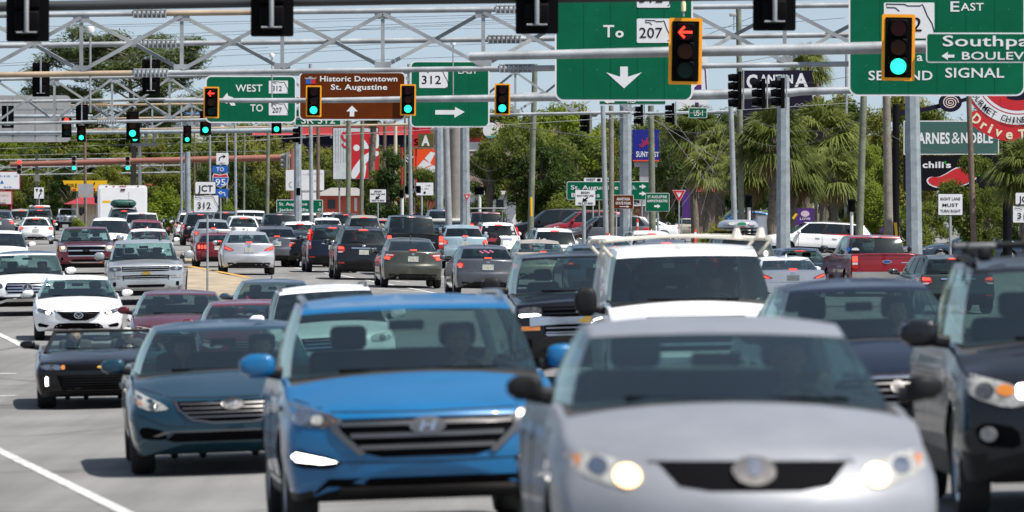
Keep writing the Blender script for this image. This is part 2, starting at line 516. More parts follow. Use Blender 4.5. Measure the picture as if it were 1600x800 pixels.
class Car:
    """body of one make: lofted lower body, cabin with glass, parts fixed to the surfaces"""
    def __init__(c, name, label, **S):
        D = dict(L=4.7, w=.91, H=1.46, R=.33, wf=.95, wr=1.02, sill=.21, tyre=.215,
                 fx=.30, fp=2.4, G=[(.15, .10), (.35, .03), (.5, 0), (.62, .02), (.75, .10), (1.2, .3)],
                 rx=.20, rp=2.4, RG=[(.15, .08), (.4, .0), (.6, .0), (.8, .05), (1.0, .12), (1.4, .25)],
                 fw=.93, rw=.92, hood=None, cowl=.99, cowly=1.15, cw=.16, glass_t=1.86, belt=(.92, .97), deck=1.02, trunk=.62,
                 roofr=1.32, xb=.80, xt=.60, xbr=None, xtr=None, clad=0.0, fadel=1.2, tuck=.07, tumb=.05, crest=.014, shr=.05,
                 roofz=None, crown=.035, paint='silver', glass=GLASS, rglass=None, sglass=None, inter=True, topless=False, bed=None,
                 roofm=None, cap=False, sidesplit=((.02, .46), (.51, .93)), wheelm=RIM, hump=.03, rtop=None, gtop=.93, dash=None, dz=0.0, pmat=1)
        D.update(S)
        c.__dict__.update(D)
        c.root = thing(name, label, 'car')
        c.mats = [PNT[c.paint], BLACK, PNT[c.roofm] if c.roofm else PNT[c.paint], INTER]
        c.y0, c.y1 = -c.L / 2, c.L / 2
        c.make_body()
        c.make_wheels()
        if c.inter: c.make_inside()
    def bottom(c, t):
        z = c.sill + .05 * np.clip((t - c.y1 + .8) / .8, 0, 1)
        Ra = c.R + .055
        for yw in (c.y0 + c.wf, c.y1 - c.wr):
            if abs(t - yw) < Ra:
                z = max(z, c.R + math.sqrt(Ra * Ra - (t - yw) ** 2))
        return z
    def make_body(c):
        L, w_, y0, y1 = c.L, c.w, c.y0, c.y1
        cy = y0 + c.cowly
        xr = y1 - c.trunk
        hood = c.hood or [(0, .70), (.03, .735), (.12, .775), (.6, .88)]
        tp = [(y0 + a, b) for a, b in hood] + [(cy, c.cowl), (cy + .5, max(c.cowl, c.belt[0] + .02)), (xr, c.deck)]
        tp += [(y1 - .05, c.deck - .01), (y1, c.deck - .05)] if c.rtop is None else [(y1 - a, b) for a, b in c.rtop]
        top = pchip(tp)
        cr = pchip([(y0, .03), (y0 + .5, .07), (cy, .07), (cy + .5, .02), (y1, .02)])
        half = pchip([(y0, c.fw * w_), (y0 + .04, (c.fw + .022) * w_), (y0 + .2, (c.fw + .045) * w_), (y0 + c.wf, w_), (y1 - c.wr, w_), (y1 - .2, (c.rw + .035) * w_), (y1 - .03, (c.rw + .015) * w_), (y1, c.rw * w_)])
        Gf, Gr = pchip(c.G), pchip(c.RG)
        ff = lambda x, z: c.fx * (abs(x) / w_) ** c.fp + float(Gf(z))
        fr = lambda x, z: c.rx * (abs(x) / w_) ** c.rp + float(Gr(z))
        Ra = c.R + .055
        ts = [y0 + a for a in (0, .012, .03, .06, .1, .16, .24, .34)] + [y1 - a for a in (0, .012, .03, .06, .1, .16, .24)]
        ts += list(np.arange(y0 + .45, y1 - .3, .13))
        for yw in (y0 + c.wf, y1 - c.wr):
            ts += [yw + Ra * math.cos(a) * .999 for a in np.linspace(0, math.pi, 13)] + [yw - Ra - .012, yw + Ra + .012]
        ts = sorted(ts)
        tt = [ts[0]]
        for t in ts[1:]:
            if t - tt[-1] > .008: tt.append(t)
        tt[-1] = y1
        cab0, cab1 = cy + (.55 if c.dash is None else c.dash), (xr - .25 if c.bed is None else y1 - c.bed[0] - .15)
        mb = MB()
        rings = []
        for t in tt:
            w = float(half(t)); zt = float(top(t)); zs = zt - float(cr(t)) - .03; zb = float(c.bottom(t))
            zs = max(zs, zb + .05)
            pts = []
            for v in np.linspace(0, 1, 11):
                z = zb + (zs - zb) * v
                x = w - c.tuck * np.clip(1 - (z - c.sill) / .32, 0, 1) ** 2 - c.tumb * np.clip((z - .55) / max(.1, zs - .55), 0, 1) ** 2 + c.crest * math.exp(-((z - (zs - .13)) / .05) ** 2) - c.crest * .8 * math.exp(-((z - .45) / .08) ** 2)
                pts.append((x, z))
            xs = pts[-1][0]; r = c.shr
            for a in (30, 60, 90):
                pts.append((xs - r * (1 - math.cos(R(a))), zs + r * .6 * math.sin(R(a))))
            x0, za = pts[-1]
            zt = max(zt, za + .004)
            fl = cab0 < t < cab1 and c.inter and not c.cap
            inbed = c.bed is not None and y1 - c.bed[0] + .05 < t < y1 - .09
            for k, u in enumerate((.9, .89, .75, .5, .25, 0)):
                x = x0 * u
                z = za + (zt - za) * (1 - u * u)
                hb = c.hump * math.exp(-((t - (cy - .5)) / .35) ** 2) * math.exp(-((u - .62) / .16) ** 2) if t < cy else 0
                z += hb
                if (fl or inbed) and u < .895: z = .42 if fl else za - .42
                pts.append((x, z))
            ring = []
            a = max(0, 1 - (t - y0) / c.fadel) ** 2; b = max(0, 1 - (y1 - t) / c.fadel) ** 2
            for x, z in pts:
                ring.append((x, t + a * ff(x, z) - b * fr(x, z), z))
            full = ring + [(-p[0], p[1], p[2]) for p in reversed(ring[:-1])]
            rings.append((full, fl, inbed))
        n = len(rings[0][0])
        for i in range(len(rings) - 1):
            A, Bq = rings[i], rings[i + 1]
            for k in range(n):
                k2 = (k + 1) % n
                P = [A[0][k], A[0][k2], Bq[0][k2], Bq[0][k]]
                zc = sum(p[2] for p in P) / 4
                mi = 0
                kk = min(k, n - 2 - k)
                if k == n - 1: mi = 1
                elif zc < c.clad: mi = 1
                elif kk >= 13 and (A[1] or Bq[1]): mi = 3
                elif kk >= 13 and (A[2] or Bq[2]): mi = 1
                elif kk >= 13 and cy - .12 < P[0][1] < cy + .7 and not c.topless: mi = 3
                mb.add(P, [(0, 1, 2, 3)], mi)
        for full, f, sg in ((rings[0][0], ff, 1), (rings[-1][0], fr, -1)):
            zc = (full[0][2] + full[n // 2][2]) / 2
            ye = y0 if sg > 0 else y1
            prev = full
            for k in (.97, .9, .78, .62, .45, .28, .1, 0):
                cur = []
                for x, y, z in full:
                    x2, z2 = x * k, zc + (z - zc) * k
                    cur.append((x2, ye + sg * f(x2, z2), z2))
                for j in range(n):
                    j2 = (j + 1) % n
                    P = [prev[j], prev[j2], cur[j2], cur[j]]
                    mb.add(P, [(0, 1, 2, 3)] if k > 0 else [(0, 1, 2)], 1 if sum(p[2] for p in P) / 4 < c.clad else 0)
                prev = cur
        c.topf = top
        if not c.topless or True:
            c.make_cabin(mb, top, cy, xr)
        me = mb.mesh('body', c.mats)
        c.body = link('body', me, c.root)
        bm = bmesh.new(); bm.from_mesh(me)
        c.bvh = BVHTree.FromBMesh(bm)
        bm.free()
    def make_cabin(c, mb, top, cy, xr):
        y0, y1, H = c.y0, c.y1, c.H
        xbr = c.xbr or c.xb - .05; xtr = c.xtr or c.xt - .02
        yWt = y0 + c.glass_t; yRt = y1 - c.roofr
        roofz = c.roofz or [(0, H - .085), (.3, H - .05), (.7, H - .055), (1, H - .11)]
        rz = pchip(roofz)
        nf, ns, nr = 6, 24, 6
        if c.topless: nr = 6
        Bp, Tp, seg = [], [], []
        ct = c.cw * .75; crr = .10; ctr = .06
        for k in range(nf + 1):
            u = k / nf
            Bp.append((u * c.xb, cy + c.cw * u ** 2, float(top(cy)) - .012 - .05 * u * u)); Tp.append((u * c.xt, yWt + ct * u ** 2, float(rz(0)) + .015 * (1 - u * u)))
            if k < nf: seg.append('F')
        seg.append('A')
        ys0b, ys1b = cy + c.cw + .14, xr - crr - .10
        ys0t, ys1t = yWt + ct + .07, yRt - ctr - .06
        for k in range(ns + 1):
            u = k / ns
            xbk = c.xb + .035 * math.sin(math.pi * min(1, u * 1.3) * .9) + (xbr - c.xb) * max(0, (u - .5) / .5) ** 2
            xtk = c.xt + .025 * math.sin(math.pi * u) + (xtr - c.xt) * u * u
            Bp.append((xbk, ys0b + (ys1b - ys0b) * u, c.belt[0] + (c.belt[1] - c.belt[0]) * u))
            Tp.append((xtk, ys0t + (ys1t - ys0t) * u, float(rz(.04 + .92 * u))))
            if k < ns:
                uu = (k + .5) / ns
                seg.append('S' if any(a <= uu <= b for a, b in c.sidesplit) else 'P')
        seg.append('C')
        for k in range(nr + 1):
            u = 1 - k / nr
            Bp.append((u * xbr, xr - crr * u ** 2, c.deck - .02 - .03 * u * u)); Tp.append((u * xtr, yRt - ctr * u ** 2, float(rz(1)) + .012 * (1 - u * u)))
            if k < nr: seg.append('R')
        lev = [0, .045, .3, .55, .78, c.gtop, 1.0]
        def pt(j, v):
            b, t = Bp[j], Tp[j]
            bl = 4 * v * (1 - v) * .022
            s = seg[min(j, len(seg) - 1)]
            x = b[0] + (t[0] - b[0]) * v; y = b[1] + (t[1] - b[1]) * v; z = b[2] + (t[2] - b[2]) * v
            if s in 'SPAC': x += bl
            if s == 'F': y -= bl * (1 - .5 * (x / c.xb) ** 2); z += bl * .4
            if s == 'R': y += bl; z += bl * .4
            return (x, y, z)
        wsh, rwn = MB(), MB()
        sides = {}
        nj = len(Bp)
        for sg in (1, -1):
            q = lambda j, v: (pt(j, v)[0] * sg, pt(j, v)[1], pt(j, v)[2])
            run = 0
            for j in range(nj - 1):
                s = seg[j]
                if s == 'S' and (j == 0 or seg[j - 1] != 'S'): run += 1
                for i in range(len(lev) - 1):
                    P = [q(j, lev[i]), q(j + 1, lev[i]), q(j + 1, lev[i + 1]), q(j, lev[i + 1])]
                    mid = 1 <= i <= 4
                    if s == 'F' and mid: wsh.add(P, [(0, 1, 2, 3)])
                    elif s == 'F' and i == 0: mb.add(P, [(0, 1, 2, 3)], 1)
                    elif c.topless and s in 'SPCR': continue
                    elif c.cap and s in 'SPCR': mb.add(P, [(0, 1, 2, 3)], 0)
                    elif s == 'R' and mid: rwn.add(P, [(0, 1, 2, 3)])
                    elif s == 'S' and mid: sides.setdefault((sg, run), MB()).add(P, [(0, 1, 2, 3)])
                    elif s in 'SP' and i in (1, 2, 3, 4) : mb.add(P, [(0, 1, 2, 3)], c.pmat if s == 'P' and 2 < (j - nf) < ns - 2 else 0)
                    elif s in 'R' and i == 0: mb.add(P, [(0, 1, 2, 3)], 1)
                    else: mb.add(P, [(0, 1, 2, 3)], 0 if s not in 'A' or i < 5 else 2)
        # roof
        if not c.topless:
            ring = [pt(j, 1.0) for j in range(nj)]
            ring = ring + [(-p[0], p[1], p[2]) for p in reversed(ring[1:-1])]
            yc = (yWt + yRt) / 2; zc = H
            prev = ring; m = len(ring)
            for k in (.975, .93, .8, .6, .35, 0):
                cur = []
                for x, y, z in ring:
                    zz = z + (zc + float(rz((y - yWt) / (yRt - yWt))) - float(rz(.45)) - z) * (1 - k ** 2.4) * (1 if k < .95 else 1.0)
                    cur.append((x * k, yc + (y - yc) * (k if k < .9 else 1 - (1 - k) * .8), zz))
                if k == 0: cur = [(0, yc + (p[1] - yc) * .0, zc) for p in ring]
                for j in range(m):
                    j2 = (j + 1) % m
                    mb.add([prev[j], prev[j2], cur[j2], cur[j]], [(0, 1, 2, 3)] if k > 0 else [(0, 1, 2)], 2)
                prev = cur
        else:
            # windshield header bar
            hd = [pt(j, 1.0) for j in range(nf + 2)]
            hd = [(-p[0], p[1], p[2]) for p in reversed(hd)] + hd[1:]
            mb.path(hd, .028, 8, 1)
            for sg in (1, -1):
                mb.path([(pt(nf, 0)[0] * sg, pt(nf, 0)[1], pt(nf, 0)[2]), (pt(nf, 1)[0] * sg, pt(nf, 1)[1], pt(nf, 1)[2])], .03, 8, 1)
        link('windshield', wsh.mesh('windshield', c.glass), c.root)
        if rwn.v: link('rear_window', rwn.mesh('rear_window', c.rglass or c.glass), c.root)
        for k in sides: link('side_window', sides[k].mesh('side_window', c.sglass or c.glass), c.root)
        c.pt, c.nf, c.nj = pt, nf, nj
    def make_wheels(c):
        for sx in (1, -1):
            for i, yw in enumerate((c.y0 + c.wf, c.y1 - c.wr)):
                t = c.tyre; Rr = c.R; ri = Rr * .66
                if (sx, i) == (1, 0):
                    m = MB().lathe([(ri, -t / 2 + .02), (Rr - .03, -t / 2), (Rr - .005, -t / 2 + .03), (Rr, -t / 4), (Rr, t / 4), (Rr - .005, t / 2 - .03), (Rr - .03, t / 2), (ri, t / 2 - .02)], 'x', (0, 0, 0), 28)
                    c.tme = m.mesh('wheel', TYRE)
                    m = MB().lathe([(.03, t / 2 - .06), (.06, t / 2 - .045), (ri * .5, t / 2 - .06), (ri * .92, t / 2 - .03), (ri, t / 2 - .015), (ri + .006, t / 2 - .02), (ri + .004, -t / 2 + .03)], 'x', (0, 0, 0), 28)
                    for k in range(5):
                        a = 2 * math.pi * k / 5
                        m.box((t / 2 - .035, math.cos(a + math.pi/2) * ri * .5, math.sin(a + math.pi/2) * ri * .5), (.03, ri * .16, ri * .9), M=Matrix.Rotation(a, 3, 'X'))
                    c.rme = m.mesh('rim', c.wheelm)
                o = link('wheel', c.tme, c.root)
                o.location = (sx * (c.w - t / 2 - .025), yw, Rr)
                if sx < 0: o.rotation_euler = (0, 0, math.pi)
                link('rim', c.rme, o)
        m = MB()
        m.box((0, (c.wr - c.wf) / -2 * 0, .36), (c.w * 1.5, c.L * .82, .2))
        for yw in (c.y0 + c.wf, c.y1 - c.wr):
            m.box((0, yw, .34), (c.w * 2 - .5, .12, .12))
        m.build('chassis', BLACK, c.root)
    def make_inside(c):
        y = c.y0 + c.cowly + 1.25
        zb = c.cowl
        def seat(x, yy, wd, hh, nm):
            m = MB()
            M = Matrix.Rotation(R(-14), 3, 'X')
            m.bev((x, yy, zb - .18 + hh * 0), (wd, .15, .62), .06)
            m.bev((x, yy - .22, zb - .52), (wd, .5, .14), .05)
            return m.build(nm, SEATM, c.root)
        for x in (-.37, .37):
            o = seat(x, y, .46, .5, 'seat')
            m = MB().bev((x, y + .02, zb + .23), (.25, .10, .17), .05)
            link('headrest', m.mesh('headrest', SEATM), o)
        if c.bed is None and not c.topless and not c.cap:
            seat(0, y + .95, 1.2, .5, 'rear_seat')
        m = MB()
        m.lathe([(.185 + .016 * math.cos(a), .016 * math.sin(a)) for a in np.linspace(0, 2 * math.pi, 9)], 'y', (0, 0, 0), 20)
        m.box((0, 0, 0), (.34, .02, .05))
        o = m.build('steering_wheel', BLACK, c.root)
        o.location = (.37, c.y0 + c.cowly + .62, zb - .09); o.rotation_euler = (R(-22), 0, 0); o.scale = (.9, .9, .9)
        m = MB().bev((0, c.y0 + c.glass_t + .12, c.H - .22), (.24, .03, .07), .02)
        m.build('inner_mirror', INTER, c.root)
    # ---- parts that lie on the surface
    def patch(c, name, pts, mats, side='front', lift=.008, mirror=False, rnd_=0, depth=.03, parent=None, res=.07, label=None, off=(0, 0)):
        if rnd_: pts = chaikin(pts, rnd_)
        if side == 'front' and c.dz: pts = [(p[0], p[1] + c.dz) for p in pts]
        out = []
        for sg in ((1, -1) if mirror else (1,)):
            bm = bmesh.new()
            vs = [bm.verts.new((p[0] * sg, 0, p[1])) for p in pts]
            bm.faces.new(vs)
            bmesh.ops.triangulate(bm, faces=bm.faces[:])
            for _ in range(3):
                ed = [e for e in bm.edges if e.calc_length() > res]
                if not ed: break
                bmesh.ops.subdivide_edges(bm, edges=ed, cuts=1)
                bmesh.ops.triangulate(bm, faces=bm.faces[:])
            d = Vector((0, 1, 0)) if side == 'front' else Vector((0, -1, 0))
            for v in bm.verts:
                x, z = v.co.x, v.co.z
                if side == 'left':
                    o, d = Vector((-3, x, z)), Vector((1, 0, 0))
                elif side == 'right':
                    o, d = Vector((3, x, z)), Vector((-1, 0, 0))
                else:
                    o = Vector((x, -9 * d.y, z))
                h = c.bvh.ray_cast(o, d)[0]
                kk = .98
                while h is None and kk > .7:
                    oo = Vector((o.x * kk, o.y, z)) if side in ('front', 'rear') else Vector((o.x, o.y * kk, z))
                    h = c.bvh.ray_cast(oo, d)[0]
                    kk -= .02
                if h is None: h = c.bvh.find_nearest(Vector((x, c.y0 if side == 'front' else c.y1, z)))[0]
                if side in ('front', 'rear'): v.co = Vector((x, h.y - d.y * lift, z))
                else: v.co = Vector((h.x - d.x * lift, x, z))
            be = [e for e in bm.edges if e.is_boundary]
            r = bmesh.ops.extrude_edge_only(bm, edges=be)
            for v in r['geom']:
                if isinstance(v, bmesh.types.BMVert): v.co += d * depth
            bmesh.ops.recalc_face_normals(bm, faces=bm.faces[:])
            me = bpy.data.meshes.new(name)
            bm.to_mesh(me); bm.free()
            me.materials.append(mats)
            me.shade_smooth()
            try: me.set_sharp_from_angle(angle=R(40))
            except Exception: pass
            o = link(name, me, parent or c.root)
            if label: o['label'] = label
            out.append(o)
        return out[0] if len(out) == 1 else out
    def lamp(c, name, pts, m, inner=(), side='front', lift=.008, rnd_=1, mirror=True):
        os_ = c.patch(name, pts, m, side, lift, mirror, rnd_)
        os_ = os_ if isinstance(os_, list) else [os_]
        for nm, p, mm in inner:
            for i, o in enumerate(os_):
                q = [(a * (1 if i == 0 else -1), b) for a, b in p]
                c.patch(nm, q, mm, side, lift + .006, parent=o)
        return os_
    def bars(c, z0, z1, n, xf, m, th=.035, side='front', name='grille_bar', lift=.022):
        for k in range(n):
            z = z0 + (z1 - z0) * (k + .5) / n
            a, b = xf(z)
            c.patch(name, [(a, z - th / 2), (b, z - th / 2), (b, z + th / 2), (a, z + th / 2)], m, side, lift)
    def mirrors(c, m=None, z=None, y=None, size=(.21, .12, .15), out=.10, stalk=BLACK):
        z = z or c.cowl + .06
        y = y or c.y0 + c.cowly + c.cw + .28
        me = None
        for sg in (1, -1):
            b = MB()
            bm = bmesh.new()
            bmesh.ops.create_uvsphere(bm, u_segments=16, v_segments=10, radius=.5)
            for v in bm.verts:
                p = v.co
                q = [math.copysign(abs(a * 2) ** .62 / 2, a) for a in p]
                v.co = Vector((q[0] * size[0], q[1] * size[1] + (.02 if p.x * sg > 0 else 0), q[2] * size[2] * (1 - .25 * (p.x * sg > .2))))
            bm.verts.index_update()
            b.add([v.co + Vector((sg * (c.w + out), y, z)) for v in bm.verts], [[v.index for v in f.verts] for f in bm.faces], 0)
            bm.free()
            b.path([(sg * (c.w - .06), y + .03, z - size[2] * .35), (sg * (c.w + out - .02), y + .01, z - size[2] * .2)], [.05, .045], 8, 1)
            o = b.build('mirror', [m or c.mats[0], stalk], c.root)
            g = MB().bev((sg * (c.w + out), y + size[1] * .5 - .01, z), (size[0] * .8, .02, size[2] * .75), .01)
            link('mirror_glass', g.mesh('mirror_glass', MIRG), o)
    def plate(c, z, side='rear', x=0, w=.31, h=.155):
        o = c.patch('license_plate', [(x - w / 2, z - h / 2), (x + w / 2, z - h / 2), (x + w / 2, z + h / 2), (x - w / 2, z + h / 2)], PLATE, side, .02)
        if side == 'rear':
            c.patch('plate_emblem', ell(x, z, .024, .024, 10), ORNG, side, .024, parent=o)
    def rails(c, m=CHROME, z=None, r=.02):
        ya, yb = c.y0 + c.glass_t + .35, c.y1 - c.roofr - .15
        for sg in (1, -1):
            pts = []
            for u in np.linspace(0, 1, 9):
                j = c.nf + 2 + int(round(u * 20))
                p = c.pt(j, 1.0)
                e = .012 + .03 * min(1, 6 * min(u, 1 - u))
                pts.append((sg * (p[0] - .03), p[1], p[2] + e))
            MB().path(pts, r, 8).build('roof_rail', m, c.root)
    def wipers(c):
        for sg, xa, xb in ((1, .55, .05), (-1, .05, -.5)):
            pts = []
            for u in np.linspace(0, 1, 6):
                x = xa + (xb - xa) * u
                h = c_ray(c, x, c.cowl + .018 + .012 * u)
                pts.append((x, h - .010, c.cowl + .006 + .010 * u))
            MB().path(pts, .009, 6).build('wiper', GRILM, c.root)
    def antenna(c, y=None):
        y = y if y is not None else c.y1 - c.roofr - .1
        MB().path([(0, y - .09, c.H - .05), (0, y, c.H + .03), (0, y + .03, c.H + .065), (0, y + .05, c.H - .06)], [.006, .02, .01, .02], 8).build('antenna', c.mats[0], c.root)
    def brake_high(c, z, x=.14, h=.03, m=BRAKE, lift=.02, side='rear'):
        c.patch('high_brake_light', [(-x, z - h / 2), (x, z - h / 2), (x, z + h / 2), (-x, z + h / 2)], m, side, lift)
    def seam(c, pts, wd=.009, side='front', mirror=False):
        """dark shut line"""
        P = [Vector(p) for p in pts]; a, b = [], []
        for i, p in enumerate(P):
            d = (P[min(i + 1, len(P) - 1)] - P[max(i - 1, 0)]).normalized(); nn = Vector((-d.y, d.x)) * wd / 2
            a.append(tuple(p + nn)); b.append(tuple(p - nn))
        c.patch('shut_line', a + b[::-1], BLACK, side, .0035, mirror, res=.12)
    def doors(c, ys):
        for sd in ('left', 'right'):
            for y in ys: c.seam([(y, c.sill + .12), (y, c.belt[0] - .06)], .012, sd)
            c.seam([(ys[0], c.sill + .12), (ys[-1], c.sill + .12)], .012, sd)
    def handles(c):
        for sd in ('left', 'right'):
            for yy in (.35, 1.25):
                a = c.y0 + c.cowly + 1.0 + yy * .85
                if a > c.y1 - c.wr - .3: continue
                c.patch('door_handle', [(a - .1, c.belt[0] - .14), (a + .1, c.belt[0] - .14), (a + .1, c.belt[0] - .11), (a - .1, c.belt[0] - .11)], c.mats[0], sd, .03)
def c_ray(c, x, z):
    pt, nf = c.pt, c.nf
    best = None
    for j in range(nf):
        a, b = pt(j, .0), pt(j, 1.0)
        if pt(j, 0)[0] - .001 <= abs(x) <= pt(j + 1, 0)[0] + .001:
            v = (z - a[2]) / (b[2] - a[2])
            return pt(j, max(0, v))[1]
    return pt(nf, .05)[1]
paint('silver', (.235, .247, .272), .22, .46, .3); paint('blue', (.0006, .115, .285), .08, .36); paint('teal', (.006, .045, .075), .4, .3)
paint('black', (.003, .0035, .005), .0, .2); paint('dark_slate', (.010, .012, .016), .1, .3); paint('navy', (.007, .012, .026), .2, .28)
paint('white', (.82, .825, .83), .0, .35); paint('bright_silver', (.42, .445, .46), .55, .34); paint('maroon', (.10, .006, .014), .3, .28)
paint('dark_red', (.16, .004, .012), .3, .28); paint('red', (.24, .004, .012), .2, .28); paint('olive', (.075, .077, .062), .5, .3)
paint('grey', (.085, .092, .105), .4, .3); paint('pale_blue', (.34, .45, .50), .3, .3); paint('beige', (.46, .41, .33), .3, .35)
paint('slate_blue', (.045, .075, .115), .4, .3); paint('sky_blue', (.01, .16, .55), .2, .3); paint('green_grey', (.035, .05, .05), .3, .3)
paint('lexus_silver', (.50, .51, .53), .5, .3); paint('dark_roof', (.012, .02, .04), .0, .12)

def logo_oval(c, x, z, a, b, m=CHROME, side='front', bars=True):
    o = c.patch('emblem', ell(x, z, a, b), DARKCH if bars else m, side, .035)
    n = 22
    ring = [(x + a * math.cos(t), z + b * math.sin(t)) for t in np.linspace(0, 2 * math.pi, n)]
    inner = [(x + a * .8 * math.cos(t), z + b * .78 * math.sin(t)) for t in np.linspace(0, 2 * math.pi, n)]
    return o

def seams(c, zh):
    pass

# ---- sedans seen from the front
def corolla():
    c = Car('sedan', '', L=4.55, w=.885, H=1.465, R=.316, wf=.93, wr=1.02, paint='silver', cowl=1.055, cowly=1.12, glass_t=1.98, xb=.75, xt=.60, dz=.085,
            fx=.34, G=[(.15, .12), (.32, .02), (.48, 0), (.6, .02), (.72, .10), (.85, .24), (1.2, .5)], hood=[(0, .83), (.03, .86), (.12, .885), (.6, .975)], belt=(.99, 1.03), deck=1.08, hump=.025)
    c.patch('grille', [(-.43, .705), (.43, .705), (.34, .60), (.2, .578), (-.2, .578), (-.34, .60)], GRILM, lift=.006)
    c.patch('grille_trim', [(-.47, .712), (.47, .712), (.45, .735), (-.45, .735)], c.mats[0], lift=.018)
    c.lamp('headlight', [(.50, .60), (.60, .585), (.79, .66), (.86, .745), (.80, .765), (.66, .735), (.55, .70)], LENS,
           [('lit_bulb', ell(.565, .645, .062, .055, 16), LITA), ('reflector', ell(.69, .69, .045, .04, 14), CHROME), ('turn_lens', [(.775, .68), (.83, .72), (.82, .75), (.76, .735)], AMBER)])
    c.patch('bumper_intake', [(-.5, .33), (.5, .33), (.56, .24), (-.56, .24)], GRILM)
    c.patch('fog_light', rrect(.56, .3, .74, .4, .04), GRILM, mirror=True)
    logo_oval(c, 0, .67, .098, .066)
    c.doors((-.95, .15, 1.1)); c.handles()
    c.patch('emblem_bar', ell(0, .688, .035, .045, 14), CHROME, lift=.04)
    c.mirrors(BLACK, size=(.175, .12, .125), out=.07); c.wipers()
    return c
def sonata():
    c = Car('sedan', '', L=4.85, w=.93, H=1.475, R=.33, paint='teal', cowl=1.0, cowly=1.2, glass_t=2.05, xb=.80, xt=.61, fx=.36,
            G=[(.15, .1), (.3, .03), (.45, 0), (.6, .015), (.75, .09), (.9, .25), (1.2, .45)], hood=[(0, .72), (.03, .76), (.12, .80), (.6, .92)], belt=(.95, 1.0), deck=1.04, hump=.035)
    c.patch('grille', [(-.50, .735), (.50, .735), (.47, .66), (.36, .565), (.18, .535), (-.18, .535), (-.36, .565), (-.47, .66)], GRILM, lift=.006)
    c.bars(.56, .73, 4, lambda z: (-.40 - (z - .56) * .45, .40 + (z - .56) * .45), DARKCH, .014)
    for sg in (1, -1):
        c.patch('grille_trim', [(sg * .50, .755), (sg * .53, .745), (sg * .49, .65), (sg * .37, .55), (sg * .18, .515), (0, .512), (0, .53), (sg * .18, .533), (sg * .36, .565), (sg * .47, .66)], DARKCH, lift=.014)
    logo_oval(c, 0, .70, .105, .055)
    c.patch('emblem_bar', [(-.05, .67), (-.02, .67), (.0, .69), (.03, .69), (.05, .73), (.02, .73), (.01, .71), (-.03, .71)], CHROME, lift=.04)
    c.lamp('headlight', [(.56, .66), (.72, .645), (.86, .70), (.93, .82), (.88, .87), (.76, .79), (.62, .72)], LENS,
           [('reflector', ell(.70, .70, .04, .035, 14), LENSD), ('turn_lens', [(.80, .70), (.85, .73), (.87, .79), (.81, .77)], AMBER)])
    c.patch('bumper_intake', [(-.52, .43), (.52, .43), (.60, .36), (.52, .34), (-.52, .34), (-.60, .36)], GRILM)
    c.patch('intake_trim', [(-.6, .45), (.6, .45), (.72, .40), (.66, .40), (.55, .436), (-.55, .436), (-.66, .40), (-.72, .40)], DARKCH, lift=.012)
    c.patch('fog_recess', [(.58, .36), (.80, .37), (.84, .45), (.80, .50), (.62, .455)], GRILM, mirror=True, rnd_=1)
    c.seam([(-.9, .89), (-.55, .775), (0, .76), (.55, .775), (.9, .89)]); c.seam([(-.9, .64), (-.6, .50), (0, .47), (.6, .50), (.9, .64)], .006); c.doors((-1.0, .15, 1.15)); c.handles()
    c.mirrors(size=(.22, .13, .15)); c.wipers()
    return c
def mazda():
    c = Car('sedan', '', L=4.85, w=.92, H=1.45, R=.335, paint='white', cowl=.99, cowly=1.25, glass_t=2.1, xb=.79, xt=.60, fx=.40,
            G=[(.15, .12), (.3, .03), (.45, 0), (.6, .0), (.72, .06), (.9, .25), (1.2, .45)], hood=[(0, .71), (.03, .75), (.12, .79), (.6, .90)], belt=(.94, 1.0), deck=1.03, hump=.04)
    c.patch('grille', [(-.47, .67), (-.30, .655), (.30, .655), (.47, .67), (.33, .50), (.16, .44), (-.16, .44), (-.33, .50)], GRILM, lift=.006, rnd_=1)
    for k in range(5):
        z = .47 + k * .036
        c.patch('grille_bar', [(-.2 - k * .045, z - .004), (.2 + k * .045, z - .004), (.2 + k * .045, z + .004), (-.2 - k * .045, z + .004)], BLACK, lift=.014)
    c.patch('grille_trim', [(-.50, .68), (-.33, .50), (-.16, .435), (.16, .435), (.33, .50), (.50, .68), (.46, .675), (.32, .52), (.15, .455), (-.15, .455), (-.32, .52), (-.46, .675)], CHROME, lift=.016)
    logo_oval(c, 0, .575, .095, .075, bars=False)
    c.patch('emblem_field', ell(0, .575, .075, .055, 20), BLACK, lift=.04)
    c.patch('emblem_wing', [(-.075, .60), (-.03, .585), (0, .56), (.03, .585), (.075, .60), (.03, .565), (0, .535), (-.03, .565)], CHROME, lift=.045)
    c.lamp('headlight', [(.50, .63), (.58, .59), (.76, .63), (.90, .72), (.89, .765), (.74, .72), (.58, .67)], LENSD,
           [('lit_bulb', ell(.62, .635, .05, .035, 14), LITW), ('reflector', ell(.76, .68, .045, .03, 14), CHROME), ('turn_lens', [(.84, .70), (.885, .73), (.88, .755), (.83, .735)], AMBER)])
    c.patch('bumper_intake', [(-.48, .345), (-.38, .40), (.38, .40), (.48, .345), (.52, .26), (-.52, .26)], GRILM, rnd_=1)
    c.patch('fog_recess', [(.60, .35), (.79, .40), (.83, .37), (.80, .31), (.64, .30)], GRILM, mirror=True)
    c.seam([(-.9, .79), (-.5, .69), (0, .675), (.5, .69), (.9, .79)]); c.doors((-1.0, .15, 1.15))
    c.mirrors(size=(.23, .13, .15)); c.wipers()
    return c
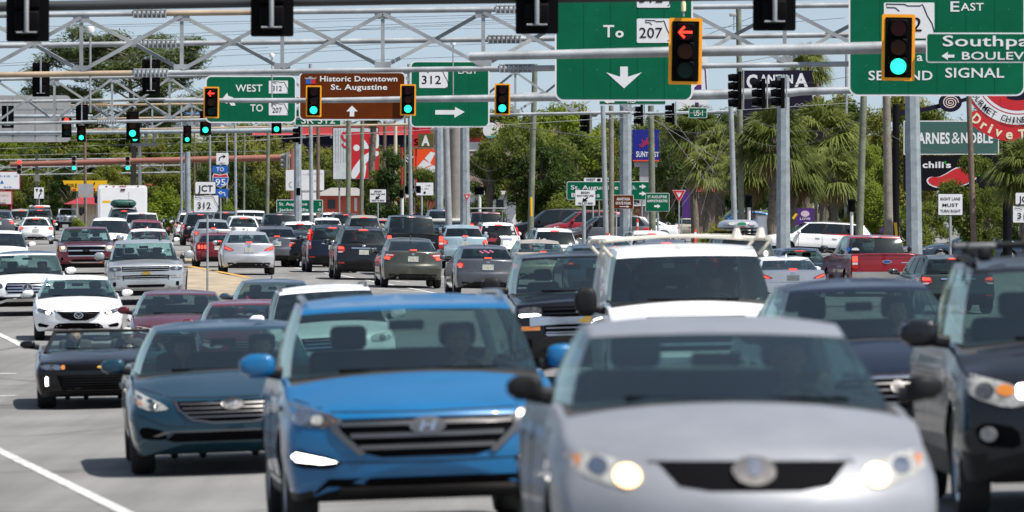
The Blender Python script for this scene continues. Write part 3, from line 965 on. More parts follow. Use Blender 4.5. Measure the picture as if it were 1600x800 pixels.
def camaro():
    c = Car('convertible', '', L=4.78, w=.95, H=1.34, R=.345, wf=.93, wr=1.05, paint='black', cowl=.98, cowly=1.42, glass_t=2.05, xb=.80, xt=.66, fx=.26, fw=.945,
            G=[(.15, .10), (.3, .02), (.45, 0), (.65, .0), (.78, .06), (.95, .3), (1.2, .5)], hood=[(0, .77), (.03, .81), (.12, .85), (.6, .93)], belt=(.96, .97), deck=1.0, topless=True, trunk=1.0, roofr=1.9, hump=.05, tyre=.26, cw=.14, dash=.5)
    c.patch('grille', [(-.62, .755), (.62, .755), (.58, .665), (-.58, .665)], GRILM, lift=.006)
    c.lamp('headlight', [(.56, .665), (.86, .67), (.88, .765), (.60, .765)], LENSD, [('reflector', ell(.79, .72, .05, .04, 16), CHROME), ('reflector', ell(.65, .715, .06, .042, 16), CHROME), ('turn_lens', rrect(.54, .68, .59, .755, .02), AMBER)])
    c.patch('bumper_intake', [(-.66, .58), (.66, .58), (.58, .33), (-.58, .33)], GRILM, lift=.006)
    c.bars(.35, .57, 5, lambda z: (-.58, .58), BLACK, .012)
    c.patch('running_light', rrect(.775, .40, .815, .56, .018), LITW, mirror=True, lift=.016)
    gold = mat('gold_badge', (.6, .38, .08), .3, metal=.8)
    c.patch('emblem', [(-.10, .70), (-.04, .70), (-.04, .68), (.04, .68), (.04, .70), (.10, .70), (.085, .735), (.035, .735), (.035, .755), (-.035, .755), (-.035, .735), (-.085, .735)], gold, lift=.02)
    c.patch('bumper_lip', [(-.75, .30), (.75, .30), (.8, .255), (-.8, .255)], BLACK, lift=.02)
    c.mirrors(size=(.22, .13, .14), z=1.06); c.wipers()
    return c
def plain_sedan():
    c = Car('sedan', '', L=4.85, w=.925, H=1.46, paint='navy', cowl=1.0, cowly=1.2, glass_t=2.02, xb=.80, xt=.61, belt=(.95, 1.0), deck=1.05,
            hood=[(0, .72), (.03, .76), (.12, .80), (.6, .92)])
    c.patch('grille', [(-.46, .72), (.46, .72), (.38, .50), (-.38, .50)], GRILM, lift=.006)
    c.bars(.52, .71, 4, lambda z: (-.38 - (z - .5) * .3, .38 + (z - .5) * .3), DARKCH, .014)
    c.patch('grille_trim', [(-.5, .745), (.5, .745), (.48, .72), (-.48, .72)], CHROME, lift=.016)
    logo_oval(c, 0, .66, .06, .05)
    c.lamp('headlight', [(.52, .64), (.70, .62), (.87, .69), (.91, .78), (.74, .76), (.54, .72)], LENS, [('reflector', ell(.68, .69, .045, .04, 14), LENSD)])
    c.patch('bumper_intake', [(-.5, .40), (.5, .40), (.56, .28), (-.56, .28)], GRILM)
    c.seam([(-.88, .80), (-.5, .765), (0, .755), (.5, .765), (.88, .80)]); c.doors((-1.0, .15, 1.15)); c.handles()
    sedan_rear(c, 'wide')
    c.mirrors(); c.wipers(); c.antenna()
    return c

def sedan_rear(c, style='wide', lit=True):
    B = BRAKE if lit else TAIL
    z = c.deck - .20
    if style == 'wide':      # lamps that run on to the boot lid
        c.lamp('tail_light', [(.88, z - .06), (.84, z + .11), (.56, z + .09), (.50, z + .06), (.62, z + .0), (.70, z - .09)], TAIL, [('brake_lens', [(.84, z - .05), (.82, z + .04), (.66, z + .0), (.70, z - .08)], B), ('reverse_lens', [(.80, z + .05), (.80, z + .09), (.58, z + .075), (.60, z + .04)], CLEAR)], 'rear')
    elif style == 'slant':
        c.lamp('tail_light', [(.88, z + .02), (.86, z + .12), (.62, z + .03), (.48, z - .06), (.60, z - .07), (.80, z - .04)], TAIL, [('brake_lens', [(.84, z + .03), (.83, z + .09), (.64, z + .0), (.56, z - .05), (.66, z - .05)], B)], 'rear')
    elif style == 'round':
        c.lamp('tail_light', [(.87, z - .08), (.85, z + .08), (.68, z + .08), (.64, z - .02), (.70, z - .09)], TAIL, [('brake_lens', ell(.76, z + .01, .07, .055, 14), B), ('reverse_lens', [(.72, z - .08), (.84, z - .07), (.84, z - .045), (.71, z - .05)], CLEAR)], 'rear')
    elif style == 'bars':
        c.lamp('tail_light', [(.80, z - .10), (.80, z + .09), (.42, z + .09), (.46, z - .10)], GRILM, [('brake_lens', rrect(.46 + k * .115, z - .08, .545 + k * .115, z + .075, .02), B) for k in range(3)], 'rear')
    c.patch('plate_recess', [(-.30, z - .13), (.30, z - .13), (.34, z + .06), (-.34, z + .06)], c.mats[0] if style != 'dark' else BLACK, 'rear', .004)
    c.patch('boot_seam', [(-.58, z - .17), (.58, z - .17), (.58, z - .163), (-.58, z - .163)], BLACK, 'rear', .003)
    c.plate(z - .045)
    c.patch('emblem', ell(0, z + .10, .055, .04, 18), CHROME, 'rear', .015)
    c.patch('lower_valance', [(-.72, .42), (.72, .42), (.66, .27), (-.66, .27)], BLACK, 'rear', .006)
    c.brake_high(c.deck + .02, .10, .035)

def camry():
    c = Car('sedan', '', L=4.82, w=.915, H=1.47, paint='olive', cowl=1.0, cowly=1.15, glass_t=2.0, xb=.79, xt=.61, belt=(.96, 1.02), deck=1.10, trunk=.55, roofr=1.3, xbr=.72, xtr=.58, rw=.92,
            RG=[(.15, .10), (.38, .0), (.62, .0), (.75, .06), (.95, .08), (1.12, .10), (1.4, .2)], rx=.24)
    sedan_rear(c, 'wide'); c.mirrors(); c.antenna()
    MB().path([(c.w * .5, c.y1 + .0, .3), (c.w * .5, c.y1 - .3, .3)], .04, 10).build('exhaust', DARKCH, c.root)
    return c
def sedan_back(style, pnt, **k):
    d = dict(L=4.8, w=.91, H=1.46, cowl=1.0, cowly=1.15, glass_t=2.0, xb=.79, xt=.61, belt=(.95, 1.02), deck=1.08, trunk=.58, roofr=1.32, xbr=.72, xtr=.58, RG=[(.15, .10), (.38, .0), (.62, .0), (.75, .05), (.95, .07), (1.12, .10), (1.4, .2)], rx=.24)
    d.update(k)
    c = Car('sedan', '', paint=pnt, **d)
    sedan_rear(c, style); c.mirrors(); c.antenna()
    return c
# ---- sport utility vehicles
SUVD = dict(L=4.6, w=.925, H=1.69, R=.36, wf=.90, wr=.92, sill=.28, cowl=1.13, cowly=1.0, glass_t=1.75, xb=.80, xt=.645, xbr=.74, xtr=.60, belt=(1.07, 1.15), deck=1.16, trunk=.10, roofr=.52,
            hood=[(0, .88), (.03, .92), (.12, .96), (.6, 1.06)], fx=.28, G=[(.2, .10), (.4, .02), (.6, 0), (.75, .01), (.9, .07), (1.05, .22), (1.4, .4)], RG=[(.2, .12), (.42, .02), (.6, 0), (.8, .03), (1.0, .05), (1.2, .08), (1.7, .2)], rx=.16, rp=3,
            clad=.42, sidesplit=((.02, .32), (.36, .62), (.66, .92)), rtop=[(.06, 1.15), (0, 1.12)], tuck=.05, roofz=[(0, 1.60), (.3, 1.645), (.7, 1.64), (1, 1.58)])
def suv(pnt, name='suv', sc=1.0, **k):
    d = dict(SUVD)
    d.update(k)
    H = d['H']
    if 'roofz' not in k: d['roofz'] = [(0, H - .09), (.3, H - .045), (.7, H - .05), (1, H - .11)]
    return Car(name, '', paint=pnt, **d)
def tucson():
    c = suv('blue', L=4.48, H=1.66, clad=.34, cowl=1.13, xb=.82, xt=.69, dz=-.035, hood=[(0, .85), (.03, .89), (.12, .93), (.6, 1.05)])
    c.patch('grille', [(-.62, .865), (.62, .865), (.56, .77), (.42, .635), (.30, .60), (-.30, .60), (-.42, .635), (-.56, .77)], GRILM, lift=.006)
    c.bars(.63, .87, 3, lambda z: (-.40 - (z - .62) * .72, .40 + (z - .62) * .72), DARKCH, .030)
    for sg in (1, -1):
        c.patch('grille_trim', [(sg * .60, .90), (sg * .67, .90), (sg * .60, .77), (sg * .44, .615), (sg * .40, .63), (sg * .55, .78)], DARKCH, lift=.018)
    logo_oval(c, 0, .81, .118, .060)
    for p in ([(-.06, .775), (-.035, .775), (-.012, .845), (-.037, .845)], [(.012, .775), (.037, .775), (.06, .845), (.035, .845)], [(-.03, .80), (.03, .81), (.03, .825), (-.03, .815)]):
        c.patch('emblem_bar', p, CHROME, lift=.042)
    c.lamp('headlight', [(.52, .85), (.62, .80), (.83, .83), (.93, .93), (.92, 1.01), (.80, .97), (.64, .91)], LENSD,
           [('reflector', ell(.80, .88, .055, .05, 16), CHROME), ('reflector', ell(.70, .865, .04, .035, 14), LENS), ('chrome_brow', [(.62, .885), (.80, .935), (.91, .985), (.91, 1.0), (.79, .96), (.60, .9)], CHROME), ('turn_lens', ell(.62, .845, .03, .02, 10), AMBER)])
    c.lamp('fog_light', [(.55, .57), (.62, .525), (.84, .54), (.90, .63), (.84, .66), (.64, .615)], GRILM, [('running_light', [(.58, .575), (.66, .60), (.84, .645), (.87, .62), (.84, .585), (.68, .565)], LITW)])
    c.patch('bumper_intake', [(-.64, .46), (.64, .46), (.74, .36), (-.74, .36)], GRILM)
    c.patch('skid_plate', [(-.55, .40), (.55, .40), (.60, .34), (-.60, .34)], DARKCH, lift=.014)
    c.seam([(-.9, 1.03), (-.6, .915), (0, .905), (.6, .915), (.9, 1.03)]); c.seam([(-.9, .70), (-.62, .575), (0, .565), (.62, .575), (.9, .70)], .008); c.doors((-1.0, .05, 1.05)); c.handles()
    c.mirrors(size=(.24, .14, .17)); c.wipers(); c.rails()
    return c
def gls():
    c = suv('white', L=4.95, w=.98, H=1.82, R=.38, xb=.84, xt=.69, roofm='dark_roof', roofr=.55, hood=[(0, .98), (.03, 1.02), (.12, 1.05), (.6, 1.12)], cowl=1.19, belt=(1.10, 1.18), deck=1.2, rtop=[(.06, 1.19), (0, 1.16)],
            clad=.40, fx=.32, hump=.02, cowly=1.15, glass_t=1.85)
    c.patch('grille', [(-.50, .95), (.50, .95), (.56, .80), (.48, .65), (-.48, .65), (-.56, .80)], GRILM, lift=.006)
    c.bars(.68, .93, 3, lambda z: (-.50, .50), CHROME, .045)
    t = np.linspace(0, 2 * math.pi, 25)
    c.patch('emblem', ell(0, .80, .13, .13), BLACK, lift=.035)
    ring = [(.13 * math.cos(a), .80 + .13 * math.sin(a)) for a in t[:-1]] 
    for k in range(8):
        a0, a1 = 2 * math.pi * k / 8, 2 * math.pi * (k + 1) / 8
        am = (a0 + a1) / 2
        c.patch('emblem_ring', [(.13 * math.cos(a0), .8 + .13 * math.sin(a0)), (.13 * math.cos(am), .8 + .13 * math.sin(am)), (.13 * math.cos(a1), .8 + .13 * math.sin(a1)), (.108 * math.cos(a1), .8 + .108 * math.sin(a1)), (.108 * math.cos(am), .8 + .108 * math.sin(am)), (.108 * math.cos(a0), .8 + .108 * math.sin(a0))], CHROME, lift=.045)
    for k in range(3):
        a = R(90 + 120 * k)
        c.patch('emblem_star', [(.02 * math.cos(a + 1.57), .8 + .02 * math.sin(a + 1.57)), (.12 * math.cos(a), .8 + .12 * math.sin(a)), (.02 * math.cos(a - 1.57), .8 + .02 * math.sin(a - 1.57)), (-.01 * math.cos(a), .8 - .01 * math.sin(a))], CHROME, lift=.045)
    c.lamp('headlight', [(.60, .80), (.80, .79), (.93, .88), (.94, .98), (.80, .97), (.62, .93)], LENSD, [('reflector', ell(.76, .87, .06, .05, 16), CHROME)])
    c.patch('bumper_intake', [(-.80, .55), (.80, .55), (.86, .44), (-.86, .44)], GRILM)
    c.patch('skid_plate', [(-.5, .50), (.5, .50), (.7, .42), (-.7, .42)], CHROME, lift=.014)
    c.patch('chrome_trim', [(.60, .60), (.84, .56), (.90, .47), (.86, .47), (.78, .54), (.58, .58)], CHROME, mirror=True, lift=.014)
    c.plate(.585, 'front', w=.32, h=.11)
    c.mirrors(size=(.25, .15, .19)); c.wipers()
    return c
def pathfinder():
    c = suv('dark_slate', L=5.0, w=.98, H=1.77, R=.38, xb=.85, xt=.70, wf=.93, hood=[(0, .95), (.03, 1.0), (.12, 1.04), (.6, 1.13)], cowl=1.2, belt=(1.10, 1.18), deck=1.2, rtop=[(.06, 1.19), (0, 1.16)], clad=.46, fx=.32, glass_t=1.8)
    c.patch('grille', [(-.48, .97), (.48, .97), (.38, .66), (-.38, .66)], GRILM, lift=.006)
    c.bars(.69, .95, 4, lambda z: (-.42, .42), CHROME, .02)
    c.lamp('headlight', [(.50, .80), (.66, .77), (.88, .84), (.97, .96), (.95, 1.02), (.80, .98), (.60, .92)], LENS,
           [('reflector', ell(.80, .89, .06, .055, 16), LENSD), ('turn_lens', ell(.67, .89, .06, .04, 12), AMBER), ('lit_bulb', rrect(.51, .83, .60, .93, .03), LITW)])
    c.patch('fog_recess', [(.58, .50), (.84, .52), (.88, .64), (.80, .68), (.60, .64)], GRILM, mirror=True, rnd_=1)
    c.patch('fog_light', ell(.79, .60, .055, .05, 16), LENS, mirror=True, lift=.02)
    c.patch('bumper_intake', [(-.5, .58), (.5, .58), (.52, .42), (-.52, .42)], GRILM)
    c.mirrors(size=(.27, .16, .19), out=.15); c.wipers(); c.rails(BLACK, r=.022)
    c.rails
    return c
def white_suv():
    c = suv('white', rglass=GLASSD, sglass=GLASSD)
    c.patch('grille', [(-.46, .88), (.46, .88), (.40, .68), (-.40, .68)], GRILM, lift=.006)
    c.bars(.70, .87, 3, lambda z: (-.42, .42), CHROME, .02)
    logo_oval(c, 0, .79, .07, .06)
    c.lamp('headlight', [(.52, .78), (.72, .76), (.88, .82), (.91, .93), (.74, .90), (.54, .88)], LENS, [('reflector', ell(.70, .83, .05, .045, 14), LENSD)])
    c.patch('bumper_intake', [(-.52, .56), (.52, .56), (.58, .42), (-.58, .42)], GRILM)
    c.doors((-1.0, .05, 1.05)); c.handles()
    suv_rear(c, 'low')
    c.mirrors(size=(.23, .14, .17)); c.wipers(); c.rails(DARKCH)
    return c
def suv_rear(c, style='low', lit=True):
    B = BRAKE if lit else TAIL
    d = c.deck
    if style == 'low':
        c.lamp('tail_light', [(.90, d - .30), (.89, d - .06), (.62, d - .09), (.60, d - .24), (.70, d - .30)], TAIL, [('brake_lens', [(.87, d - .18), (.86, d - .08), (.65, d - .11), (.64, d - .18)], B), ('reverse_lens', [(.86, d - .29), (.86, d - .25), (.66, d - .25), (.70, d - .29)], CLEAR)], 'rear')
    elif style == 'tall':
        c.lamp('tail_light', [(.90, d - .34), (.86, d + .02), (.76, d + .36), (.70, d + .36), (.78, d - .04), (.74, d - .34)], TAIL, [('brake_lens', [(.84, d - .02), (.75, d + .33), (.715, d + .33), (.80, d - .02)], B), ('reverse_lens', [(.86, d - .2), (.85, d - .08), (.78, d - .08), (.77, d - .2)], CLEAR)], 'rear')
    elif style == 'square':
        c.lamp('tail_light', [(.92, d - .34), (.90, d + .0), (.78, d + .0), (.78, d - .34)], TAIL, [('brake_lens', [(.90, d - .16), (.88, d - .02), (.80, d - .02), (.80, d - .16)], B), ('reverse_lens', [(.90, d - .26), (.9, d - .2), (.80, d - .2), (.80, d - .26)], AMBER)], 'rear')
    c.patch('plate_recess', [(-.36, d - .38), (.36, d - .38), (.42, d - .17), (-.42, d - .17)], c.mats[0], 'rear', .004)
    c.patch('chrome_strip', [(-.40, d - .16), (.40, d - .16), (.40, d - .12), (-.40, d - .12)], CHROME, 'rear', .02)
    c.plate(d - .27)
    c.patch('emblem', ell(0, d - .06, .06, .045, 18), CHROME, 'rear', .012)
    c.patch('hatch_seam', [(-.62, d - .42), (.62, d - .42), (.62, d - .412), (-.62, d - .412)], BLACK, 'rear', .003)
    c.patch('rear_bumper', [(-.86, .60), (.86, .60), (.84, .36), (-.84, .36)], BLACK if c.clad > .3 else c.mats[0], 'rear', .012)
    c.patch('reflector', rrect(.62, .52, .82, .57, .015), TAIL, 'rear', .02, mirror=True)
    c.brake_high(c.H - .10, .16, .035, B, .03)
    MB().path([(-.05, c.y1 - .10, c.deck + .05), (.25, c.y1 - .13, c.deck + .1), (.42, c.y1 - .15, c.deck + .09)], .012, 6).build('rear_wiper', BLACK, c.root)
def suv_back(style, pnt, **k):
    c = suv(pnt, rglass=k.pop('rglass', GLASSD), sglass=GLASSD, **k)
    c.doors((-1.0, .05, 1.05)); c.handles()
    suv_rear(c, style); c.mirrors(size=(.23, .14, .17)); c.rails(DARKCH); c.antenna()
    return c
def hatchback():
    c = suv('white', name='hatchback', L=4.36, w=.91, H=1.47, R=.33, sill=.22, cowl=1.0, belt=(.95, 1.02), deck=1.0, clad=.0, hood=[(0, .75), (.03, .79), (.12, .82), (.6, .93)], roofr=.65, trunk=.14, xtr=.50, xbr=.70, rx=.28, rp=2.2, rw=.9, rtop=[(.06, .99), (0, .96)])
    d = c.deck
    c.lamp('tail_light', [(.86, d - .22), (.88, d - .10), (.80, d + .0), (.66, d - .06), (.62, d - .15), (.70, d - .22)], TAIL, [('brake_lens', ell(.76, d - .11, .09, .08, 16), BRAKE)], 'rear', rnd_=2)
    c.plate(d - .25); c.patch('emblem', ell(0, d - .08, .06, .035, 16), CHROME, 'rear', .012)
    c.patch('lower_valance', [(-.80, .42), (.80, .42), (.74, .24), (-.74, .24)], BLACK, 'rear', .006)
    c.brake_high(c.H - .09, .17, .03, BRAKE, .02); c.mirrors(); c.antenna()
    MB().bev((0, c.y1 - .62, c.H - .055), (.95, .34, .05), .02).build('roof_spoiler', PNT['white'], c.root)
    return c
# ---- pickups
PKD = dict(L=5.8, w=1.0, H=1.88, R=.40, wf=1.0, wr=1.25, sill=.42, tyre=.26, cowl=1.32, cowly=1.35, glass_t=2.0, xb=.86, xt=.70, xbr=.80, xtr=.70, belt=(1.22, 1.26), deck=1.30, trunk=1.85, roofr=2.15, cw=.12,
           hood=[(0, 1.12), (.02, 1.17), (.08, 1.20), (.6, 1.26)], fx=.10, fp=3.5, fw=.965, rw=.97, rx=.05, G=[(.3, .10), (.5, .0), (.8, 0.01), (1.1, .03), (1.25, .08), (1.5, .2)], RG=[(.4, .05), (.7, .0), (1.0, .0), (1.28, .01), (1.6, .02)],
           rtop=[(1.7, 1.33), (.02, 1.33), (0, 1.32)], bed=(1.8,), tuck=.04, tumb=.03, crest=.02, sidesplit=((.02, .46), (.52, .88)), hump=.05)
def pickup(pnt, name='pickup_truck', **k):
    d = dict(PKD); d.update(k); H = d['H']
    d['roofz'] = [(0, H - .08), (.3, H - .04), (.7, H - .04), (1, H - .07)]
    return Car(name, '', paint=pnt, **d)
def silverado(pnt, style):
    c = pickup(pnt)
    bow = [(-.13, -.03), (-.05, -.03), (-.05, -.05), (.05, -.05), (.05, -.03), (.13, -.03), (.11, .025), (.05, .025), (.05, .05), (-.05, .05), (-.05, .025), (-.11, .025)]
    gold = mat('gold_badge', (.6, .38, .08), .3, metal=.8)
    gm = c.mats[0] if style == 'painted' else CHROME
    c.patch('grille', [(-.62, 1.13), (.62, 1.13), (.60, .72), (-.60, .72)], GRILM, lift=.006)
    if style == 'chrome':
        c.patch('grille_trim', [(-.66, 1.16), (.66, 1.16), (.66, 1.10), (-.66, 1.10)], CHROME, lift=.02)
        c.patch('grille_bar', [(-.62, .97), (.62, .97), (.62, .92), (-.62, .92)], CHROME, lift=.02)
        c.patch('grille_trim', [(-.62, .76), (.62, .76), (.62, .71), (-.62, .71)], CHROME, lift=.02)
        zz = .945
    else:
        c.patch('grille_bar', [(-.80, 1.0), (-.4, .98), (.4, .98), (.80, 1.0), (.80, .86), (.4, .88), (-.4, .88), (-.80, .86)], gm, lift=.02)
        c.bars(1.0, 1.12, 2, lambda z: (-.6, .6), c.mats[0], .016)
        c.bars(.74, .86, 2, lambda z: (-.58, .58), gm, .016)
        c.patch('grille_trim', [(-.60, .75), (.60, .75), (.52, .69), (-.52, .69)], gm, lift=.02)
        zz = .93
    c.patch('emblem', [(a, b + zz) for a, b in bow], gold if style != 'chrome' else BLACK, lift=.034)
    if style == 'chrome':
        c.lamp('headlight', [(.66, .90), (.92, .90), (.93, 1.14), (.66, 1.14)], LENS, [('lit_bulb', ell(.79, 1.06, .06, .055, 16), LITA), ('reflector', ell(.79, .95, .05, .04, 14), CHROME), ('turn_lens', rrect(.88, .93, .92, 1.12, .01), AMBER)])
    else:
        c.lamp('headlight', [(.64, 1.0), (.94, 1.0), (.95, 1.12), (.64, 1.13)], LENSD, [('reflector', ell(.80, 1.06, .05, .045, 14), CHROME)] if style == 'painted' else [('running_light', [(.64, 1.01), (.92, .985), (.95, 1.01), (.93, 1.03), (.70, 1.035)], LITW)])
        c.patch('turn_lens', rrect(.66, .80, .92, .86, .01), AMBER if style == 'dark' else LENS, lift=.014, mirror=True)
    bmat = {'chrome': c.mats[0], 'painted': c.mats[0], 'dark': BLACK}[style]
    c.patch('bumper', [(-.96, .72), (.96, .72), (.97, .60), (.80, .50), (-.80, .50), (-.97, .60)], bmat, lift=.06, depth=.1)
    c.patch('bumper_intake', [(-.50, .60), (.50, .60), (.46, .52), (-.46, .52)], GRILM, lift=.07)
    c.patch('skid_plate', [(-.62, .55), (-.5, .5), (.5, .5), (.62, .55), (.5, .46), (-.5, .46)], CHROME if style != 'dark' else BLACK, lift=.075)
    c.patch('fog_light', rrect(.78, .56, .86, .68, .02), GRILM, lift=.07, mirror=True)
    c.mirrors(BLACK if style == 'dark' else (CHROME if style == 'chrome' else None), size=(.27, .15, .24), z=1.42, out=.18)
    c.wipers()
    if style == 'painted': MB().path([(.45, c.y0 + c.glass_t + .5, c.H - .05), (.45, c.y0 + c.glass_t + .58, c.H + .12), (.45, c.y0 + c.glass_t + .66, c.H - .05)], [.05, .02, .05], 6).build('antenna', BLACK, c.root)
    return c
def pickup_back(pnt, style='ford'):
    c = pickup(pnt, rglass=GLASSD)
    c.patch('tailgate', [(-.74, .82), (.74, .82), (.75, 1.27), (-.75, 1.27)], c.mats[0], 'rear', .012)
    c.patch('tailgate_lip', [(-.76, 1.285), (.76, 1.285), (.76, 1.318), (-.76, 1.318)], BLACK if style != 'red' else c.mats[0], 'rear', .03)
    c.patch('tailgate_crease', [(-.70, 1.20), (.70, 1.20), (.64, 1.17), (-.64, 1.17)], c.mats[0], 'rear', .022)
    c.lamp('tail_light', [(.79, .86), (.965, .86), (.965, 1.26), (.80, 1.26)], TAIL, [('brake_lens', rrect(.81, 1.08, .955, 1.24, .02), BRAKE), ('reverse_lens', rrect(.81, .98, .955, 1.05, .02), CLEAR)], 'rear', lift=.014)
    blue = mat('badge_blue', (.01, .04, .2), .2, coat=1)
    c.patch('emblem', ell(0, 1.07, .13, .055), CHROME, 'rear', .026)
    c.patch('emblem_field', ell(0, 1.07, .115, .043), blue if style == 'red' else BLACK, 'rear', .032)
    c.patch('rear_bumper', [(-.97, .76), (.97, .76), (.97, .56), (-.97, .56)], CHROME if style == 'red' else BLACK, 'rear', .10, depth=.14)
    c.plate(.66)
    b = c.patch('badge', [(-.66, 1.03), (-.40, 1.03), (-.40, 1.055), (-.66, 1.055)], CHROME, 'rear', .018)
    MB().box((0, c.y1 - 2.28 + .42 - .27, c.H - .085 + .0), (.01, .01, .01))
    # lamp strip above the cab window
    z = c.H - .055
    c.patch('cab_lamp', [(-.17, z - .02), (.17, z - .02), (.17, z + .02), (-.17, z + .02)], CLEAR, 'rear', .03)
    c.patch('high_brake_light', [(-.06, z - .022), (.06, z - .022), (.06, z + .022), (-.06, z + .022)], BRAKE, 'rear', .036)
    c.mirrors(BLACK, size=(.27, .15, .24), z=1.42, out=.18)
    return c
def van():
    c = Car('van', '', paint='white', L=5.7, w=1.0, H=2.10, R=.37, wf=.95, wr=1.2, sill=.35, cowl=1.40, cowly=.95, glass_t=1.62, xb=.92, xt=.80, xbr=.93, xtr=.84, belt=(1.18, 1.2), deck=1.22, trunk=.05, roofr=.25, cw=.10,
            hood=[(0, 1.14), (.03, 1.19), (.1, 1.23), (.5, 1.32)], fx=.14, fp=3, fw=.96, G=[(.3, .06), (.5, 0), (.9, .02), (1.1, .06), (1.3, .2)], RG=[(.3, .05), (.6, 0), (1.3, .02), (2.1, .06)], rx=.06, rtop=[(.06, 1.19), (0, 1.17)], cap=False,
            sidesplit=((.01, .15),), roofz=[(0, 1.99), (.2, 2.05), (.8, 2.06), (1, 2.02)], tumb=.03, gtop=.9, hump=0, rglass=GLASSD, sglass=GLASSD, pmat=0)
    c.patch('grille', [(-.52, 1.06), (.52, 1.06), (.52, .80), (-.52, .80)], GRILM, lift=.006)
    c.bars(.82, 1.04, 2, lambda z: (-.5, .5), CHROME, .04)
    c.patch('hood_scoop', [(-.6, 1.17), (.6, 1.17), (.55, 1.215), (-.55, 1.215)], DARKCH, lift=.01)
    c.lamp('headlight', [(.58, .84), (.92, .84), (.93, 1.05), (.58, 1.05)], LENS, [('turn_lens', rrect(.84, .86, .92, 1.03, .02), AMBER)])
    c.patch('bumper', [(-.95, .72), (.95, .72), (.95, .48), (-.95, .48)], CHROME, lift=.06, depth=.1)
    c.mirrors(BLACK, size=(.26, .16, .36), z=1.40, out=.2); c.wipers()
    return c
# ------------------------------------------------------------------ traffic
YAW = 4.9
PLACED = []
def recolour(root, pnt, roof=None):
    for ch in KIDS.get(root.name, []):
        def rec(o):
            if o.type == 'MESH':
                for i, s in enumerate(o.material_slots):
                    if s.material and s.material.name.startswith('paint_'):
                        s.link = 'OBJECT'
                        s.material = PNT[pnt] if not (roof and i == 2) else PNT[roof]
            for k in KIDS.get(o.name, []): rec(k)
        rec(ch)
def drop(root, names):
    for o in list(KIDS.get(root.name, [])):
        if o.name.split('.')[0] in names:
            for k in KIDS.get(o.name, []): bpy.data.objects.remove(k)
            KIDS[root.name].remove(o); bpy.data.objects.remove(o)
def place(proto, cx, s, roof, face, label, cat='car', paint_=None, group=None, yaw=0.0, name=None, sx=1.0, zr=(.80, 1.18), first=False, roofm=None, lite=False):
    """proto: Car, cx/s: photo column and pixels per metre of the end that faces us, roof: photo row of the roof"""
    root = proto.root if first else copy_tree(proto.root)
    if name: root.name = name
    th = {'front': YAW, 'rear': 180 + YAW, 'left': -90, 'right': 90}[face] + yaw
    Y = F / s
    p = at(cx, HY, Y)
    f = Vector((math.sin(R(th)), -math.cos(R(th))))
    half = proto.L / 2 if face in ('front', 'rear') else 0
    c = Vector((p.x, p.y)) + (-f if face == 'front' else f) * half
    g = rz_(c.x, c.y)
    zroof = CZ - (roof - HY) * (c.y) / F
    sz = min(zr[1], max(zr[0], (zroof - g) / proto.H))
    e = 1.2
    gx_ = (rz_(c.x + e, c.y) - rz_(c.x - e, c.y)) / (2 * e)
    gy_ = (rz_(c.x, c.y + e) - rz_(c.x, c.y - e)) / (2 * e)
    n = Vector((-gx_, -gy_, 1)).normalized()
    q = Vector((0, 0, 1)).rotation_difference(n) @ Matrix.Rotation(R(th), 3, 'Z').to_quaternion()
    root.rotation_mode = 'XYZ'
    root.rotation_euler = q.to_euler()
    root.location = (c.x, c.y, g + .004)
    root.scale = (sx, 1, sz)
    if paint_: recolour(root, paint_, roofm)
    tag(root, label, cat, group)
    root['label'] = label
    PLACED.append((root, proto, (c.x, c.y), th, (zroof - g) / proto.H))
    return root
ON = 'oncoming cars in the near lanes'; DEP = 'cars driving away in the queue'; PK = 'cars crossing or parked by the roadside'
corolla_ = corolla(); sonata_ = sonata(); tucson_ = tucson(); mazda_ = mazda(); camaro_ = camaro(); path_ = pathfinder(); gls_ = gls()
plain_ = plain_sedan(); wsuv_ = white_suv(); camry_ = camry()
lexus_ = sedan_back('slant', 'lexus_silver', L=4.7); mustang_ = sedan_back('bars', 'dark_red', L=4.75, H=1.38, deck=1.02, rglass=GLASSD)
accord_ = sedan_back('round', 'grey', rglass=GLASSD)
sil_p = silverado('bright_silver', 'painted'); sil_c = silverado('maroon', 'chrome'); sil_d = silverado('black', 'dark')
f_black = pickup_back('black'); f_red = pickup_back('red', 'red')
van_ = van(); focus_ = hatchback()
suv_low = suv_back('low', 'dark_slate', L=4.68, H=1.70); suv_tall = suv_back('tall', 'navy', L=4.52, H=1.68); suv_sq = suv_back('square', 'white', L=4.9, H=1.78)

FR = lambda *a, **k: place(*a[:4], 'front', *a[4:], **k)
RE = lambda *a, **k: place(*a[:4], 'rear', *a[4:], **k)
# oncoming
O1 = FR(corolla_, 1183, 350, 493, 'silver sedan nearest to the camera with two glowing amber headlights', group=ON, first=True, yaw=-2)
O2 = FR(tucson_, 674, 230, 460, 'bright blue crossover with a dark slatted grille and lit white fog lamp', 'suv', group=ON, first=True, sx=1.06)
O3 = FR(sonata_, 368, 166, 500, 'dark teal sedan with hexagonal slatted grille behind the bright blue crossover', group=ON, first=True, sx=1.06)
O4 = FR(camaro_, 164, 113, 510, 'black open-top convertible with upright white running lights', 'convertible', group=ON, first=True)
O5 = FR(path_, 1738, 235, 398, 'dark slate sport utility cut off by the right edge of the photo', 'suv', group=ON, first=True, yaw=-4)
O6 = FR(plain_, 1408, 186, 435, 'dark navy sedan behind the right shoulder of the nearest silver sedan', group=ON, first=True)
O7 = FR(van_, 1092, 138, 381, 'white work van with a pale ladder rack on its roof', 'van', group=ON, first=True, yaw=-3)
O8 = FR(sil_d, 922, 114, 393, 'black pickup with white and amber front lamps beside the white work van', 'pickup truck', group=ON, first=True)
O9 = FR(mazda_, 123, 77, 430, 'white sedan with dark wide grille, round winged badge and headlights on', group=ON, first=True)
